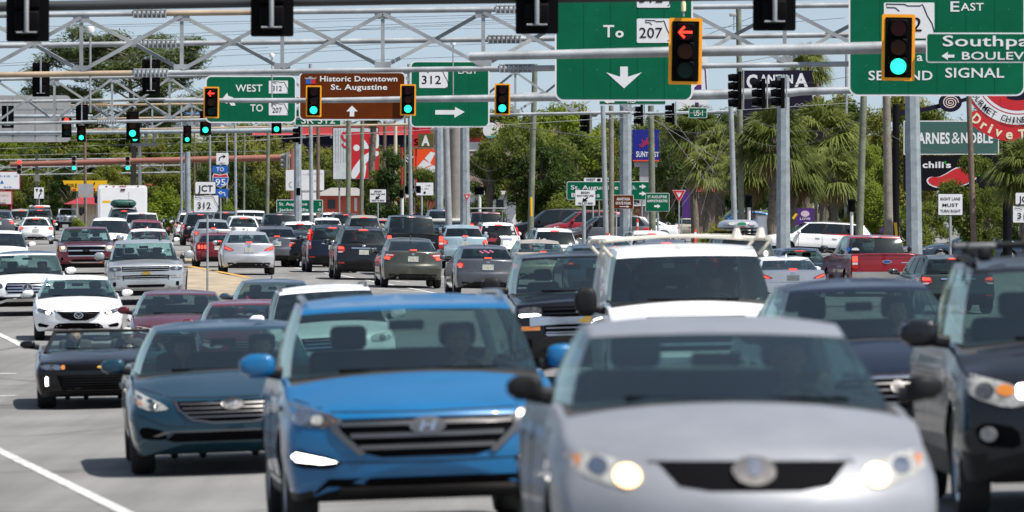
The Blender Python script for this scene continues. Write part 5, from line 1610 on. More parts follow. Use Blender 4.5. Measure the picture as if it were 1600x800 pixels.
def signal_side(px, yt, yb, Y, n, label, group='signal heads seen from their side', m=SBLACK):
    k = Y / F
    o = at(px, (yt + yb) / 2, Y)
    r = thing('traffic_signal', label, 'traffic light', o, 0, group)
    H = (yb - yt) * k; h = H / n
    MB().prism(rrect(.10 * h / .36, -H / 2 - .08, .26 * h / .36, H / 2 + .08, .02), -.25, .25).build('backplate', m, r, smooth=False)
    for j in range(n):
        z = H / 2 - h * (j + .5)
        v = MB().bev((0, 0, z), (h * .55, h * .95, h * .95), .04)
        pts = []
        v.path([(-h * .2, 0, z + h * .05), (-h * .85, 0, z)], [h * .47, h * .40], 12)
        v.build('housing', m, r)
        MB().box((-h * .5, 0, z - h * .50), (h * .75, h * .7, .012)).build('visor_rim', GALV, r)
    MB().tube((.34 * h / .36, 0, -H / 2 - .1), (.34 * h / .36, 0, H / 2 + .15), .03, n=8).build('mounting_tube', GALV, r)
    return r
signal_side(1149, 115, 168, 220, 4, 'four-lamp black signal seen from its side left of the cantina lettering')
signal_side(1186, 126, 166, 219, 3, 'three-lamp black signal seen from its side across the cantina lettering')
signal_side(1216, 125, 166, 218, 3, 'three-lamp black signal seen from its side on the octagonal pole')
for x, y in ((914, 192), (998, 180), (1047, 178)):
    signal_side(x, y - 14, y + 14, 258, 3, {914: 'small black side-on signal above the green beaches sign', 998: 'small black side-on signal right of the thick grey pole', 1047: 'small black side-on signal left of the US route name sign'}[x])
signal_side(464, 200, 223, 299, 3, 'small black side-on signal on top of the blue grey pole')
signal_side(445, 240, 262, 379, 3, 'grey side-on signal at the joint of the brown mast arm', m=SGREY)

# ---- overhead signs
s = Sign('overhead_sign', 'big green overhead sign reading to 207 with a down arrow', 867, -75, 1083, 158, 139.2, SGREEN, SWHITE, 3, 14)
s.text('T', 951, 58, 17, 19); s.text('o', 968, 58, 0.1 + 13, 14.5, bold=.03)
for y0, num in ((-26, '312'), (29, '207')):
    s.rect('route_plate', 995, y0, 1047, y0 + 38, SWHITE, .002, 2)
    s.text(num, 1017, y0 + 30, 36, 16, SINK, .004, .01); s.florida(1006, y0, 1048, y0 + 38, wd=1.3, d=.008)
s.poly('arrow', [(969, 104), (981, 104), (981, 120), (1003, 113), (975, 138), (947, 113), (969, 120)], SWHITE)
s.bolts(870, 0, 1080, 155, 5, 5); [s.hang(x, 0, 4, GALVD) for x in (900, 950, 1030)]
s = Sign('overhead_sign', 'big green overhead sign reading East and second signal', 1326, -80, 1602, 150, 139.2, SGREEN, SWHITE, 3, 15)
s.text('E', 1492, 18, 14, 16); s.text('AST', 1519, 16.5, 36, 12)
s.rect('route_plate', 1381, 4, 1460, 60, SWHITE, .002, 2); s.text('312', 1415, 49, 50, 22, SINK, .004, .01); s.florida(1381, 2, 1462, 62, wd=1.6, d=.008)
s.text('a', 1437, 95, 9, 13); s.text('SECOND', 1407, 125, 100, 14.5); s.text('SIGNAL', 1523, 121, 92, 15)
s.bolts(1330, 0, 1599, 147, 6, 5); [s.hang(x, 0, 4, GALVD) for x in (1360, 1470, 1570)]
s = Sign('street_name_sign', 'green boulevard name sign fixed to the pale grey mast arm', 1447, 51, 1660, 98, 107.3, SGREEN, SWHITE, 2.2, 5)
s.text('Southpark', 1560, 72, 174, 16.5); s.text('BOULEVARD', 1578, 93, 150, 12)
s.poly('arrow', [(1471, 87.5), (1481, 81), (1481, 85.5), (1491, 85.5), (1491, 90), (1481, 90), (1481, 94)], SWHITE)
s = Sign('overhead_sign', 'green overhead sign reading west to 207', 321, 118, 463, 192, 249.3, SGREEN, SWHITE, 2.2, 9)
s.bolts(324, 120, 460, 190, 4, 3, .35); s.text('WEST', 389, 143, 42, 11); s.text('TO', 401, 174, 20, 11)
for y0, num in ((126, '312'), (160, '207')):
    s.rect('route_plate', 420, y0, 450, y0 + 20, SWHITE, .002, 1); s.text(num, 433, y0 + 16, 15, 8, SINK, .004, .01); s.florida(424, y0, 451, y0 + 20, wd=.8, d=.008)
s.poly('arrow', [(345, 157), (355, 145), (357, 150), (364, 152), (368, 165), (361, 165), (358, 160), (354, 162)], SWHITE)
s = Sign('overhead_sign', 'brown overhead sign pointing to historic downtown', 467, 112, 634, 188, 249.3, SBROWN, SWHITE, 2.2, 9)
s.text('Historic Downtown', 560.5, 127, 121, 8.2, bold=.022); s.text('St. Augustine', 561, 140, 88, 8.2, bold=.022)
s.poly('arrow', [(550, 165), (559, 174), (553.5, 174), (553.5, 182), (546.5, 182), (546.5, 174), (541, 174)], SWHITE)
s.rect('crest', 478, 124, 493, 131, SBLUE, .001, .5); s.rect('crest', 486, 124, 493, 131, SRED, .004, .5); s.poly('crest_crown', [(476, 121), (477, 123.5), (493, 123.5), (495, 120), (490, 122), (485, 119), (480, 122)], SALU)
s = Sign('overhead_sign', 'green overhead sign reading 312 east with a right arrow', 641, 95, 765, 199, 248.8, SGREEN, SWHITE, 2.2, 9)
s.rect('route_plate', 655, 108, 700, 137.5, SWHITE, .002, 1.5); s.text('312', 674, 131, 30, 13, SINK, .006, .01); s.florida(656, 105, 702, 140, wd=1.0, d=.008)
s.text('EAST', 731, 115, 30, 9); s.bolts(644, 98, 762, 196, 4, 4, .35)
s.poly('arrow', [(680, 172), (711, 172), (711, 167), (726, 175), (710, 184), (710, 179), (680, 179)], SWHITE)
s = Sign('street_name_sign', 'green SR 312 name sign peeping out below the brown sign', 461, 170, 533, 196, 252.5, SGREEN, SWHITE, 1.2, 2)
s.text('SR 312', 497, 193, 53, 11)
s = Sign('street_name_sign', 'green road name sign just below the big state route sign', 936, 132, 1041, 163.5, 150, SGREEN, SWHITE, 1.2, 2)
s.text('RD', 987, 160.5, 13, 7); s.poly('arrow', [(944, 159), (950, 156), (950, 158), (960, 158), (960, 160.5), (950, 160.5), (950, 162)], SWHITE)
s = Sign('street_name_sign', 'green US 1 name sign on the slim arm', 1076, 168, 1105, 184.5, 259, SGREEN, SWHITE, 1.0, 2)
s.text('US-1', 1091, 181, 14, 9)
s = Sign('overhead_sign', 'grey back of a wide overhead sign on the left', -40, 149, 111, 222, 328.5, SALU, None, r=9)
for x in (20, 55, 88): s.rect('stiffener', x - 1, 152, x + 1, 220, GALVD)
s.rect('rail', -40, 211, 100, 214, GALV); s.rect('rail', -40, 170, 100, 172, GALVD)
s.rect('walkway', -40, 208, 95, 211, GALV, .02)

# ---- ground mounted signs
s = Sign('route_sign', 'white JCT plate above a 312 route marker on the median post', 302, 304.5, 342, 332.5, 150, SWHITE, SINK, .8, 2)
s.rect('junction_plate_back', 304.5, 283.5, 337.5, 303.5, SINK, 0, 2); s.rect('junction_plate', 305.3, 284.3, 336.7, 302.7, SWHITE, .006, 1.5)
s.text('JCT', 321, 299, 23, 9.5, SINK, .02, .012); s.text('312', 319, 326, 21, 10, SINK, .012, .006); s.florida(303, 304, 343, 333, wd=.9, d=.006)
s.post(324, 3.4, GALV, top=290)
s = Sign('route_sign', 'stacked arrow, blue TO, interstate 95 shield and blue left arrow signs', 338, 239, 357, 257, 265, SWHITE, None, r=1)
s.line('arrow', [(342.5, 251), (343, 247), (346, 244.5), (350, 244.5)], 1.5, SINK); s.poly('arrow', [(349, 241.5), (353, 244.5), (349, 247.5)], SINK); s.text('ONLY', 347.5, 256, 9, 2.5, SINK)
s.rect('direction_plate', 332, 259, 356.5, 269.5, SBLUE, 0, 1); s.text('TO', 344, 267.5, 12, 6, d=.006)
s.poly('shield_edge', [(332, 276), (334, 271), (344, 273), (354, 271), (356.8, 276), (356.5, 284), (352, 290), (344.5, 293.5), (337, 290), (332.3, 284)], SWHITE)
s.poly('shield', [(333, 277.5), (356, 277.5), (355.5, 284), (351.5, 289), (344.5, 292.5), (337.5, 289), (333.2, 284)], SBLUE, .006); s.poly('shield_top', [(333, 276.5), (334.6, 272.2), (344, 274), (353.5, 272.2), (356, 276.5)], SRED, .006)
s.text('95', 344.5, 289.5, 15.5, 10, d=.012)
s.rect('direction_plate', 337.5, 295, 356.5, 308, SBLUE, 0, 1); s.line('arrow', [(351.5, 306), (351, 301), (344, 301)], 1.6, SWHITE, .006); s.poly('arrow', [(346, 297.8), (340.5, 301), (346, 304.2)], SWHITE, .006)
s.post(344.5, 3, GALV, top=243)
def lane_curve(x, y, label, Y=420, w=16):
    s = Sign('road_sign', label, x - w / 2, y - 9, x + w / 2, y + 9, Y, SWHITE, SINK, .4, .8, group='lane shift signs')
    s.poly('chevron', [(x - 5.5, y - 6.5), (x - 1.2, y - 6.5), (x - 3.2, y - .5)], SINK)
    s.line('arrow', [(x + 0, y + 7), (x + .2, y + 4), (x + 2.8, y + .5), (x + 3, y - 4)], 1.8, SINK); s.poly('arrow', [(x + .2, y - 2.5), (x + 3, y - 7.5), (x + 6, y - 2.5)], SINK)
    s.post(x, 1.8)
lane_curve(61, 301.5, 'white lane shift sign left of the grey sign back'); lane_curve(162.5, 297, 'white lane shift sign peeping over the white camper')
s = Sign('road_sign', 'grey back of a square road sign on a thin post', 122, 287.5, 146, 308.5, 400, SALU, None, r=1.5); s.post(134, 2.2, WOODP); s.rect('sticker', 124.5, 303.5, 128, 306, mat('sticker_orange', (.6, .3, .05), .5)); s.rect('sticker', 140, 304, 143.5, 306, MATS['sticker_orange'])
s = Sign('guide_sign', 'green distance sign to St. Augustine behind two poles', 432, 312, 504.5, 332.5, 320, SGREEN, SWHITE, .8, 1.5)
s.text('St. Augustine', 458, 321, 44, 4.8); s.text('2', 500, 321, 3, 4.8); s.text('Jacksonville', 459, 330, 46, 4.8); s.text('41', 499, 330, 6, 4.8); s.post(440, 1.6); s.post(496, 1.6)
def yield_bikes(x, y, Y, label, w=26, h=21):
    s = Sign('road_sign', label, x - w / 2, y - h / 2, x + w / 2, y + h / 2, Y, SWHITE, SINK, .5, 1, group='begin turn lane signs')
    u = h / 21
    s.text('BEGIN', x, y - 5.5 * u, 11 * u, 2.6 * u, SINK, .03); s.text('RIGHT TURN LANE', x, y - 1.5 * u, 22 * u, 2.4 * u, SINK, .03); s.text('YIELD TO BIKES', x, y + 8.5 * u, 20 * u, 2.4 * u, SINK, .03)
    s.poly('arrow', [(x + 4 * u, y + 0 * u), (x + 1.2 * u, y + 2.6 * u), (x + 3 * u, y + 4.4 * u), (x - 4 * u, y + 5.5 * u), (x - 2.8 * u, y + .2 * u), (x - 1 * u, y + 1.6 * u), (x + 2.4 * u, y - 1 * u)], SINK)
    return s
yield_bikes(590.5, 306, 300, 'white begin turn lane sign in front of the orange building').post(590.5, 2.4)
s = yield_bikes(914.5, 309, 240, 'white begin turn lane sign in front of the green beaches sign', 32, 25); s.post(912.5, 6, GALV)
s = Sign('guide_sign', 'green beaches guide sign with right arrows behind the thick pole', 885.5, 283.5, 1015, 312.5, 275, SGREEN, SWHITE, .9, 3)
s.text('St. Augustine', 929, 296, 74, 6.5); s.text('Bch.', 987, 296, 15, 6.5); s.text('Beaches', 915, 308, 44, 6.5)
for y in (291.5, 302.5): s.poly('arrow', [(999, y - 1.3), (1003, y - 1.3), (1003, y - 3.8), (1010, y), (1003, y + 3.8), (1003, y + 1.3), (999, y + 1.3)], SWHITE)
s.post(926.5, 2.6, GALV); s.post(936, 2.6, WOODP); s.post(1003, 2.4, GALV)
s = Sign('route_sign', 'narrow white west and east plates above the green beaches sign', 912, 277.5, 957.5, 284.5, 276.5, SWHITE, SINK, .4, .6)
s.text('WEST', 923, 283, 14, 4, SINK, .02); s.text('EAST', 948, 283, 14, 4, SINK, .02); s.rect('route_plate', 933, 279, 938.5, 283.5, SINK); s.post(926.5, 1.5)
s = Sign('guide_sign', 'brown state park sign on the thick grey pole', 958.5, 304.5, 990, 326.5, 250, SBROWN, SWHITE, .6, 1.5)
s.text('ANASTASIA', 974, 313, 21, 4.2, bold=.02); s.text('STATE PARK', 974, 319.5, 24, 4, bold=.02); s.line('arrow', [(968, 322.8), (980, 322.8)], 1, SWHITE); s.poly('arrow', [(979, 321), (983.5, 322.8), (979, 324.6)], SWHITE); s.post(963, 2.4); s.post(986, 2.4)
s = Sign('guide_sign', 'green amphitheatre sign with a right arrow', 1008.5, 301.5, 1046, 330.5, 250, SGREEN, SWHITE, .7, 1.5)
s.text('ST AUGUSTINE', 1027, 309.5, 30, 4, bold=.02); s.text('AMPHITHEATRE', 1027, 316, 32, 4, bold=.02); s.poly('arrow', [(1022, 320.7), (1027, 320.7), (1027, 318.8), (1032, 322.2), (1027, 325.6), (1027, 323.6), (1022, 323.6)], SWHITE); s.post(1028, 3)
def yield_sign(x, y, w, Y, label):
    h = w * .95
    s = Sign('yield_sign', label, x - w / 2, y - h / 2, x + w / 2, y + h / 2, Y, SRED, SWHITE, .08, group='yield signs', shape=[(x - w / 2, y - h / 2), (x + w / 2, y - h / 2), (x, y + h / 2)])
    s.poly('inner_field', [(x - w * .21, y - h * .30), (x + w * .21, y - h * .30), (x, y + h * .08)], SWHITE, .004)
    s.text('YIELD', x, y - h * .2, w * .26, w * .07, SRED, d=.012); s.post(x, 2.2)
yield_sign(1061, 307, 21, 250, 'red and white yield sign beside the green amphitheatre sign'); yield_sign(729.5, 309, 12.5, 250, 'small yield sign right of the thick twin poles')
s = Sign('road_sign', 'white must turn right sign above the slate blue side-on sedan', 1465.5, 302.5, 1504.5, 336.5, 190, SWHITE, SINK, .7, 2)
s.text('RIGHT LANE', 1485, 313, 31, 4.6, SINK, .012); s.text('MUST', 1485, 323, 25, 5.2, SINK, .015); s.text('TURN RIGHT', 1485, 332, 32, 4.6, SINK, .012); s.post(1485, 4.2, GALV)
s = Sign('route_sign', 'white JCT plate above a 312 marker at the right edge of the photo', 1582, 321, 1624, 348.5, 150, SWHITE, SINK, .8, 2)
s.rect('junction_plate_back', 1586, 300.5, 1620, 320, SINK, 0, 2); s.rect('junction_plate', 1586.8, 301.3, 1619.2, 319.2, SWHITE, .006, 1.5); s.text('JCT', 1603, 316, 23, 9.5, SINK, .02, .012); s.text('312', 1601, 342, 23, 9.5, SINK, .012, .006); s.florida(1584, 321, 1626, 350, wd=.9, d=.006); s.post(1602, 3.2, GALV, top=310)
s = Sign('road_sign', 'white no-nonsense notice sign partly behind the pedestrian signal', 650, 285, 677.5, 305.5, 310, SWHITE, SINK, .4, .8)
s.root['label'] = 'white notice sign partly behind the black pedestrian signal'
s.worn_line(667, 291, 16, 2.6, SINK); s.worn_line(663, 296, 18, 2.2, SINK); s.poly('symbol', ell(663.5, 301, 2, 2, 12), SINK); s.post(659, 3)
def ped(x, y, w, h, Y, label, post=None, face=False):
    o = at(x, y, Y)
    r = thing('pedestrian_signal', label, 'signal', o, 0, 'pedestrian signals')
    k = Y / F
    MB().bev((0, .1, 0), (w * k, .22, h * k), .03).build('housing', SBLACK, r)
    for sx in (-1, 1): MB().box((sx * w * k * .25, -.03, h * k * .36), (w * k * .42, .14, .02)).build('visor', SBLACK, r)
    if face:
        m = MB(); stroke(m, [(.02, -.16), (.10, .0), (.10, .10)], .035, -.02); stroke(m, [(.10, .0), (.17, -.16)], .035, -.021); stroke(m, [(.02, .0), (.10, .07), (.18, .01)], .03, -.022); m.prism(ell(.11, .14, .03, .03, 10), -.024, -.02); m.build('walking_symbol', SWHITE, r, smooth=False)
    if post:
        g = gz(o.x, Y) - o.z
        MB().tube((post * k, .1, g - .2), (post * k, .1, -h * k * .3), 2.6 * k, n=10).build('post', mat('white_post', (.62, .62, .6), .5), r)
ped(645, 296, 25, 11.5, 295, 'black walking-figure pedestrian signal next to the thin grey pole', face=True); ped(627.5, 303, 6, 13, 297, 'narrow side-on pedestrian signal left of the walking-figure one', .8)
ped(749, 298, 15, 12, 296, 'black pedestrian signal on a white post right of the small yield sign', .5)
ped(1330.5, 321, 11, 20, 200, 'black pedestrian signal on a white post before the white side-on sport utility', .5); ped(1170, 314, 11, 20, 215, 'black pedestrian signal on a white post below the palms', .5); ped(466, 299.5, 6.5, 12, 298, 'tiny pedestrian signal strapped to the blue grey pole')

# ---- poles
def pole(xt, yt, xb, w, Y, m, label, name='utility_pole', n=10, grp=None, arm=None):
    k = Y / F
    b = at(xb, HY, Y); b.z = gz(b.x, Y)
    r = thing(name, label, 'pole', b, 0, grp)
    t = at(xt, yt, Y) - b
    MB().path([(0, 0, -.4), (t.x, 0, t.z)], [w * k * .52, w * k * .44], n).build('shaft', m, r)
    for a in arm or []:
        y, hw = a
        z = at(xt, y, Y).z - b.z
        MB().box((t.x, -.1, z), (hw * 2 * k, .12, .14)).build('crossarm', WOODP, r)
        for u in (-.9, -.45, .45, .9):
            MB().lathe([(.02, 0), (.05, .05), (.05, .1), (.02, .2)], 'z', (t.x + u * hw * k, -.1, z + .07), 8).build('insulator', GALV, r)
    return r
UP = [
 (836, 100, 828, 10, 300, WOODG, 'weathered timber pole with pale conduit left of the big green tree', 10), (874, 190, 877, 6, 350, WOODB, 'slim brown timber pole in front of the yellow green tree', 10),
 (942, 165, 948.5, 8.5, 232, GALV, 'pale metal pole left of the thick octagonal pole', 12), (955, 165, 955.5, 9, 262, WOODP, 'rough timber pole just behind the pale metal pole', 10), (1017, 165, 1020, 11, 265, WOODG, 'mossy timber pole in front of the blue bank sign', 10),
 (1141, 130, 1150, 9, 240, GALV, 'pale metal pole left of the tall timber pole near the palms', 12), (1154, 12, 1159, 10, 255, WOODG, 'tall timber pole rising past the nearest gantry', 10), (1350, 140, 1341, 12, 235, WOODG, 'mossy timber pole left of the thick brown grey one', 10),
 (1385, 148, 1390, 14.5, 225, WOODP, 'thick weathered timber pole beside the black sign post', 10), (1424, 60, 1430, 26, 170, OCT, 'thick octagonal steel pole in front of the green bookshop sign', 8), (1513, 130, 1524, 9.5, 215, WOODB, 'smooth brown timber pole in front of the pepper sign', 10),
 (694, 100, 703, 11, 255, GALV, 'pale round pole at the left of the thick twin poles', 12), (711, 190, 711, 21, 262, mat('concrete_pole', (.20, .185, .165), .8, var=.15), 'broad grey brown concrete pole', 14), (726, 190, 727, 17, 258, OCT, 'blue grey octagonal pole right of the concrete pole', 8),
 (639, 100, 643, 6.5, 255, GALV, 'thin pale pole passing the walking-figure signal', 10), (545, 150, 543.5, 8, 330, WOODG, 'greenish timber pole left of the red striped sign', 10), (566, 185, 564.5, 7, 335, WOODG, 'greenish timber pole in front of the red striped sign', 10),
 (602, 170, 598, 6, 350, WOODB, 'dark brown timber pole right of the red striped sign', 10), (618, 160, 618, 6, 360, mat('cream_paint', (.55, .47, .36), .6), 'cream painted post behind the ivy', 10), (633, 170, 632, 4, 340, WOODG, 'thin greenish pole beside the thin pale pole', 8),
 (283, 150, 284, 3.6, 330, GALV, 'thin metal pole left of the stubby grey pole', 8), (293, 237, 294, 10, 335, OCT, 'stubby thick grey pole behind the junction route sign', 12), (328, 150, 328, 4, 345, GALV, 'thin metal pole behind the stacked interstate signs', 8), (367, 160, 369, 4.6, 310, GALV, 'thin pale pole right of the stacked interstate signs', 8),
 (420, 150, 417, 6, 360, WOODG, 'greenish timber pole left of the brown steel post', 10), (485, 100, 487, 6.5, 290, GALV, 'pale metal pole in front of the green distance sign', 10), (497, 190, 497, 6, 340, WOODB, 'brown timber pole beside the green distance sign', 10),
 (132, 150, 134, 5, 420, WOODB, 'brown timber pole crossing the yellow sign', 10), (218, 225, 219, 6.5, 430, mat('white_concrete', (.55, .55, .52), .7), 'white concrete pole above the red roof', 10), (57, 240, 59, 5, 430, WOODP, 'timber pole with a transformer can above the left lane shift sign', 10),
 (304, 150, 304, 2.6, 420, WOODB, 'distant brown pole left of the interstate signs', 8), (354, 165, 355, 3, 400, GALV, 'distant metal pole just right of the interstate signs', 8), (382, 195, 381, 3.6, 430, WOODG, 'distant greenish pole behind the far queue', 8), (598, 30, 634, 5, 700, WOODP, '', 8),
 (1323, 50, 1321, 5, 300, GALV, 'pale metal pole at the left edge of the second signal sign', 8), (1277, 130, 1275, 5, 330, WOODB, 'dark pole behind the cantina sign', 8)]
for u in UP:
    if not u[6]: continue
    p = pole(*u[:7], n=u[7])
# transformer can and crossarm things
for (x, y, hw, Y, lab) in ((226, 226, 20, 429, ''),):
    o = at(x, y, Y)
    r = thing('crossarm', 'grey crossarm with insulators on the white concrete pole', 'crossarm', o)
    MB().box((0, 0, 0), (hw * 2 * Y / F, .3, 5 * Y / F)).build('beam', GALVD, r)
    for u in (-.95, -.4, .1, .75): MB().lathe([(.06, 0), (.14, .2), (.10, .5), (.16, .6), (.06, .9)], 'z', (u * hw * Y / F, -.05, .15), 10).build('insulator', GALV, r)
    o2 = at(58, 278, 428.6); r2 = thing('transformer', 'cream transformer can on the timber pole', 'transformer', o2)
    MB().lathe([(0, -.25), (.2, -.25), (.2, .22), (.15, .27), (0, .27)], 'z', (0, 0, 0), 16).build('can', mat('cream_can', (.5, .46, .38), .5), r2)
    MB().box((0, .1, 0), (.1, .3, .1)).build('bracket', GALVD, r2)
# ---- wires
WIRE = mat('cable_dark', (.03, .032, .035), .6); WIREL = mat('cable_pale', (.28, .29, .30), .6)
def wire(pts, Y, label, w=.8, m=None, Y2=None):
    Y2 = Y2 or Y
    mb = MB()
    (xa, ya), (xb, yb) = pts[0], pts[-1]
    sag = pts[1] if len(pts) == 3 else None
    P = []
    for k in range(25):
        t = k / 24
        yy = ya + (yb - ya) * t
        if sag: yy += (sag[1] - (ya + (yb - ya) * .5)) * 4 * t * (1 - t)
        P.append(at(xa + (xb - xa) * t, yy, Y + (Y2 - Y) * t))
    o = P[0].copy()
    mb.path([p - o for p in P], w * Y / F / 2, 6)
    r = mb.build('overhead_wire', m or WIRE); r.location = o
    tag(r, label, 'wire', 'overhead wires')
LW = 'overhead wire among the others strung across the sky'
for a, b, Y, w in (((-20, 44, ), (880, 20), 300, .7), ((-20, 66), (900, 26), 320, .7), ((-20, 104), (900, 62), 330, .7), ((60, 45), (880, 24), 360, .5), ((150, 63), (880, 33), 380, .6), ((-20, 101), (420, 74), 340, .6), ((290, 106), (880, 82), 350, .7), ((400, 53), (900, 28), 345, .6), ((420, 48), (900, 43), 355, .5), ((400, 80), (900, 52), 365, .5)):
    wire([a, b], Y, LW, w)
LS = 'overhead wire crossing low in front of the woods'
for a, b, Y, w in (((-20, 233), (420, 219), 430, .9), ((-20, 243), (420, 236), 450, .6), ((-20, 222), (700, 205), 400, .7)):
    wire([a, b], Y, LS, w, WIREL)
wire([(400, 219), (900, 190), (1340, 160)], 245, 'long pale wire running under the middle signs to the cantina poles', .9, WIREL)
wire([(800, 197), (940, 216)], 290, 'thick black cable with a splice canister left of the pale metal pole', 1.6)
for a, b, Y in (((1027, 182), (1150, 345), 262), ((1048, 182), (1140, 300), 262), ((1128, 180), (1040, 340), 250), ((1133, 200), (1095, 335), 246), ((1143, 215), (1065, 322), 242), ((1010, 180), (1140, 260), 263)):
    wire([a, b], Y, 'pale guy wire crossing in front of the palms', .55, WIREL)
for a, c, b, Y in (((1020, 185), (1090, 208), (1155, 190), 260), ((1160, 180), (1250, 205), (1350, 185), 240), ((1165, 218), (1260, 226), (1345, 185), 240), ((1345, 190), (1370, 210), (1390, 212), 230), ((1390, 210), (1500, 238), (1600, 195), 222)):
    wire([a, c, b], Y, 'sagging cable between the timber poles on the right', .9)
for a, c, b, Y in (((735, 248), (780, 265), (815, 215), 290), ((735, 270), (790, 280), (830, 235), 292)):
    wire([a, c, b], Y, 'sagging cable in front of the big green tree', .7, WIRE)
for a, b, Y in (((1090, 60), (1180, 25), 260), ((1100, 45), (1320, 28), 262), ((1090, 110), (1330, 66), 265), ((1160, 145), (1340, 118), 258)):
    wire([a, b], Y, 'overhead wire between the two biggest green signs', .8)
# cameras and beacons
def gadget(x, y, Y, label, kind):
    o = at(x, y, Y); r = thing('traffic_camera' if kind != 'beacon' else 'beacon', label, 'camera' if kind != 'beacon' else 'beacon', o)
    k = Y / F
    if kind == 'dome':
        MB().lathe([(0, .15), (.09, .13), (.11, .05), (.09, -.02), (0, -.05)], 'z', (0, 0, 0), 14).build('dome', SWHITE, r)
        MB().tube((0, 0, 0), (.0, 0, -2.0), .03, n=8).build('stem', GALV, r)
    elif kind == 'beacon':
        MB().lathe([(0, .16), (.03, .15), (.045, .1), (.045, -.04), (0, -.06)], 'z', (0, 0, 0), 12).build('lamp', mat('beacon_lens', (.75, .68, .4), .3), r)
        MB().tube((0, 0, -.05), (0, 0, -.14), .02, n=8).build('stem', GALV, r)
    else:
        MB().bev((0, 0, 0), (.3, .16, .16), .03).build('housing', SALU, r)
        MB().tube((0.05, 0, -.05), (.05, 0, -.7), .025, n=8).build('stem', GALV, r)
gadget(1068, 14, 107.4, 'pale beacon on top of the nearest red arrow signal', 'beacon'); gadget(425, 89, 226, 'white dome camera on a thin stem above the west sign', 'dome'); gadget(708, 70, 226, 'thin stem sensor above the right arrow sign', 'dome')
gadget(141, 50, 141, 'white dome sensor on a hanging rod left of the pine tree', 'dome'); gadget(1145, 23, 254, 'box camera beside the tall timber pole', 'box')
# ------------------------------------------------------------------ roadside advertising, buildings
NAVY = mat('sign_navy', (.013, .011, .026), .6, spec=.1); DBLUE = mat('bank_blue', (.006, .012, .20), .4); ORANGE = mat('sign_orange', (.75, .07, .008), .45)
MAROON = mat('sign_maroon', (.12, .006, .02), .45); OLIV = mat('sign_olive', (.085, .075, .012), .5); PURP = mat('purple_paint', (.06, .015, .15), .5); PEACH = mat('peach_red', (.55, .06, .06), .5)
DGRN = mat('bookshop_green', (.035, .10, .085), .5); YELL = mat('sign_yellow', (.75, .42, .005), .5); CREAM = mat('cream_letters', (.72, .66, .45), .5)
s = Sign('billboard', 'black cantina sign with white western lettering', 1152, 110, 1269, 207, 300, NAVY, None, r=1, t=.5)
s.text('C', 1175, 137, 17, 20, bold=.035); s.text('ANTIN', 1213, 130, 52, 13, bold=.035); s.text('A', 1252, 135, 21, 20, bold=.035)
s.line('scroll', [(1241, 166), (1245, 162), (1249, 164), (1253, 161), (1258, 165), (1263, 162)], 1, SALU); s.post(1275, 5, WOODB, top=150, back=.3); s.post(1160, 5, WOODB, back=.3)
s = Sign('billboard', 'white arched sign with purple marks behind the big state route sign', 1060, 60, 1106, 185, 310, SWHITE, None, r=18, t=.3)
s.line('edge_trim', [(1095, 95), (1102, 110), (1104, 143)], 2, PURP); s.poly('mark', [(1085, 137), (1090, 132), (1096, 132), (1096, 141), (1085, 141)], PURP); s.rect('mark', 1086, 160, 1092, 170, PURP); s.post(1083, 5, GALVD)
s = Sign('bank_sign', 'blue bank sign with red sunburst behind the mossy pole', 988.5, 202.5, 1030, 252, 300, DBLUE, None, r=.5, t=.6)
s.rect('orange_strip', 988.5, 250, 1030, 252, ORANGE); s.text('SUN', 1001, 245, 14, 8.5, bold=.02); s.text('TRUST', 1019, 245, 21, 7.5, bold=.02)
for k in range(9):
    a = R(20 + 17.5 * k); a0, a1 = (6, 13) if k % 2 else (7, 17)
    s.line('sun_ray', [(1011 - math.cos(a) * a0, 232 - math.sin(a) * a0), (1011 - math.cos(a) * a1 * .8, 232 - math.sin(a) * a1)], 1.6, SRED)
s.rect('base_panel', 991, 253, 1027, 261, SALU, -.2); s.rect('pedestal', 999.5, 261, 1014, 345, SALU, -.25)
s = Sign('shop_sign', 'dark green bookshop sign panel on black posts', 1412, 188.5, 1561, 241.5, 240, DGRN, SWHITE, 1.6, 1, t=.3)
s.text('BARNES', 1455, 224, 58, 16.5, bold=.035); s.text('&', 1493.5, 224, 13, 18, bold=.0); s.text('NOBLE', 1526.5, 223, 50, 15.5, bold=.035)
s.post(1400, 11, SINK, top=163, name='post', back=.15)
s = Sign('shop_sign', 'black restaurant sign panel with a red pepper', 1412, 243, 1561, 298, 240, SINK, None, r=1, t=.3)
s.text('chili', 1458, 262, 33, 9.5, bold=.03); s.text("'", 1477, 262, 2.5, 9.5, mat('leaf_green', (.02, .35, .05), .5), .03); s.text('s', 1482, 262, 8, 9, bold=.03)
pp = [(1447, 281), (1453, 276), (1466, 277), (1478, 271), (1492, 262), (1508, 258), (1524, 262), (1531, 268), (1526, 280), (1508, 290), (1480, 295), (1460, 293), (1450, 288)]
s.poly('pepper_edge', chaikin(pp, 2), SWHITE); cxp, cyp = 1488, 278
s.poly('pepper', chaikin([(cxp + (x - cxp) * .94, cyp + (y - cyp) * .88) for x, y in pp], 2), SRED, .006); s.poly('pepper_stalk', ell(1511, 255, 6, 4, 14), MATS['leaf_green'], .004); s.poly('pepper_stalk', ell(1527, 269, 7, 7, 14), MATS['leaf_green'], .01)
s = Sign('restaurant_sign', 'round red and white restaurant sign with gourmet lettering and a red ribbon', 1504, 26, 1676, 198, 222, SRED, None, shape=ell(1590, 112, 86, 86, 56), t=.5)
for nm, r0, mm in (('white_ring', 83, SWHITE), ('red_line', 67, SRED), ('white_line', 65.5, SWHITE), ('red_field', 61, SRED), ('black_field', 47, NAVY)):
    s.poly(nm, ell(1590, 112, r0, r0 * (1 if r0 > 60 else .95), 56), mm); s.d -= .004
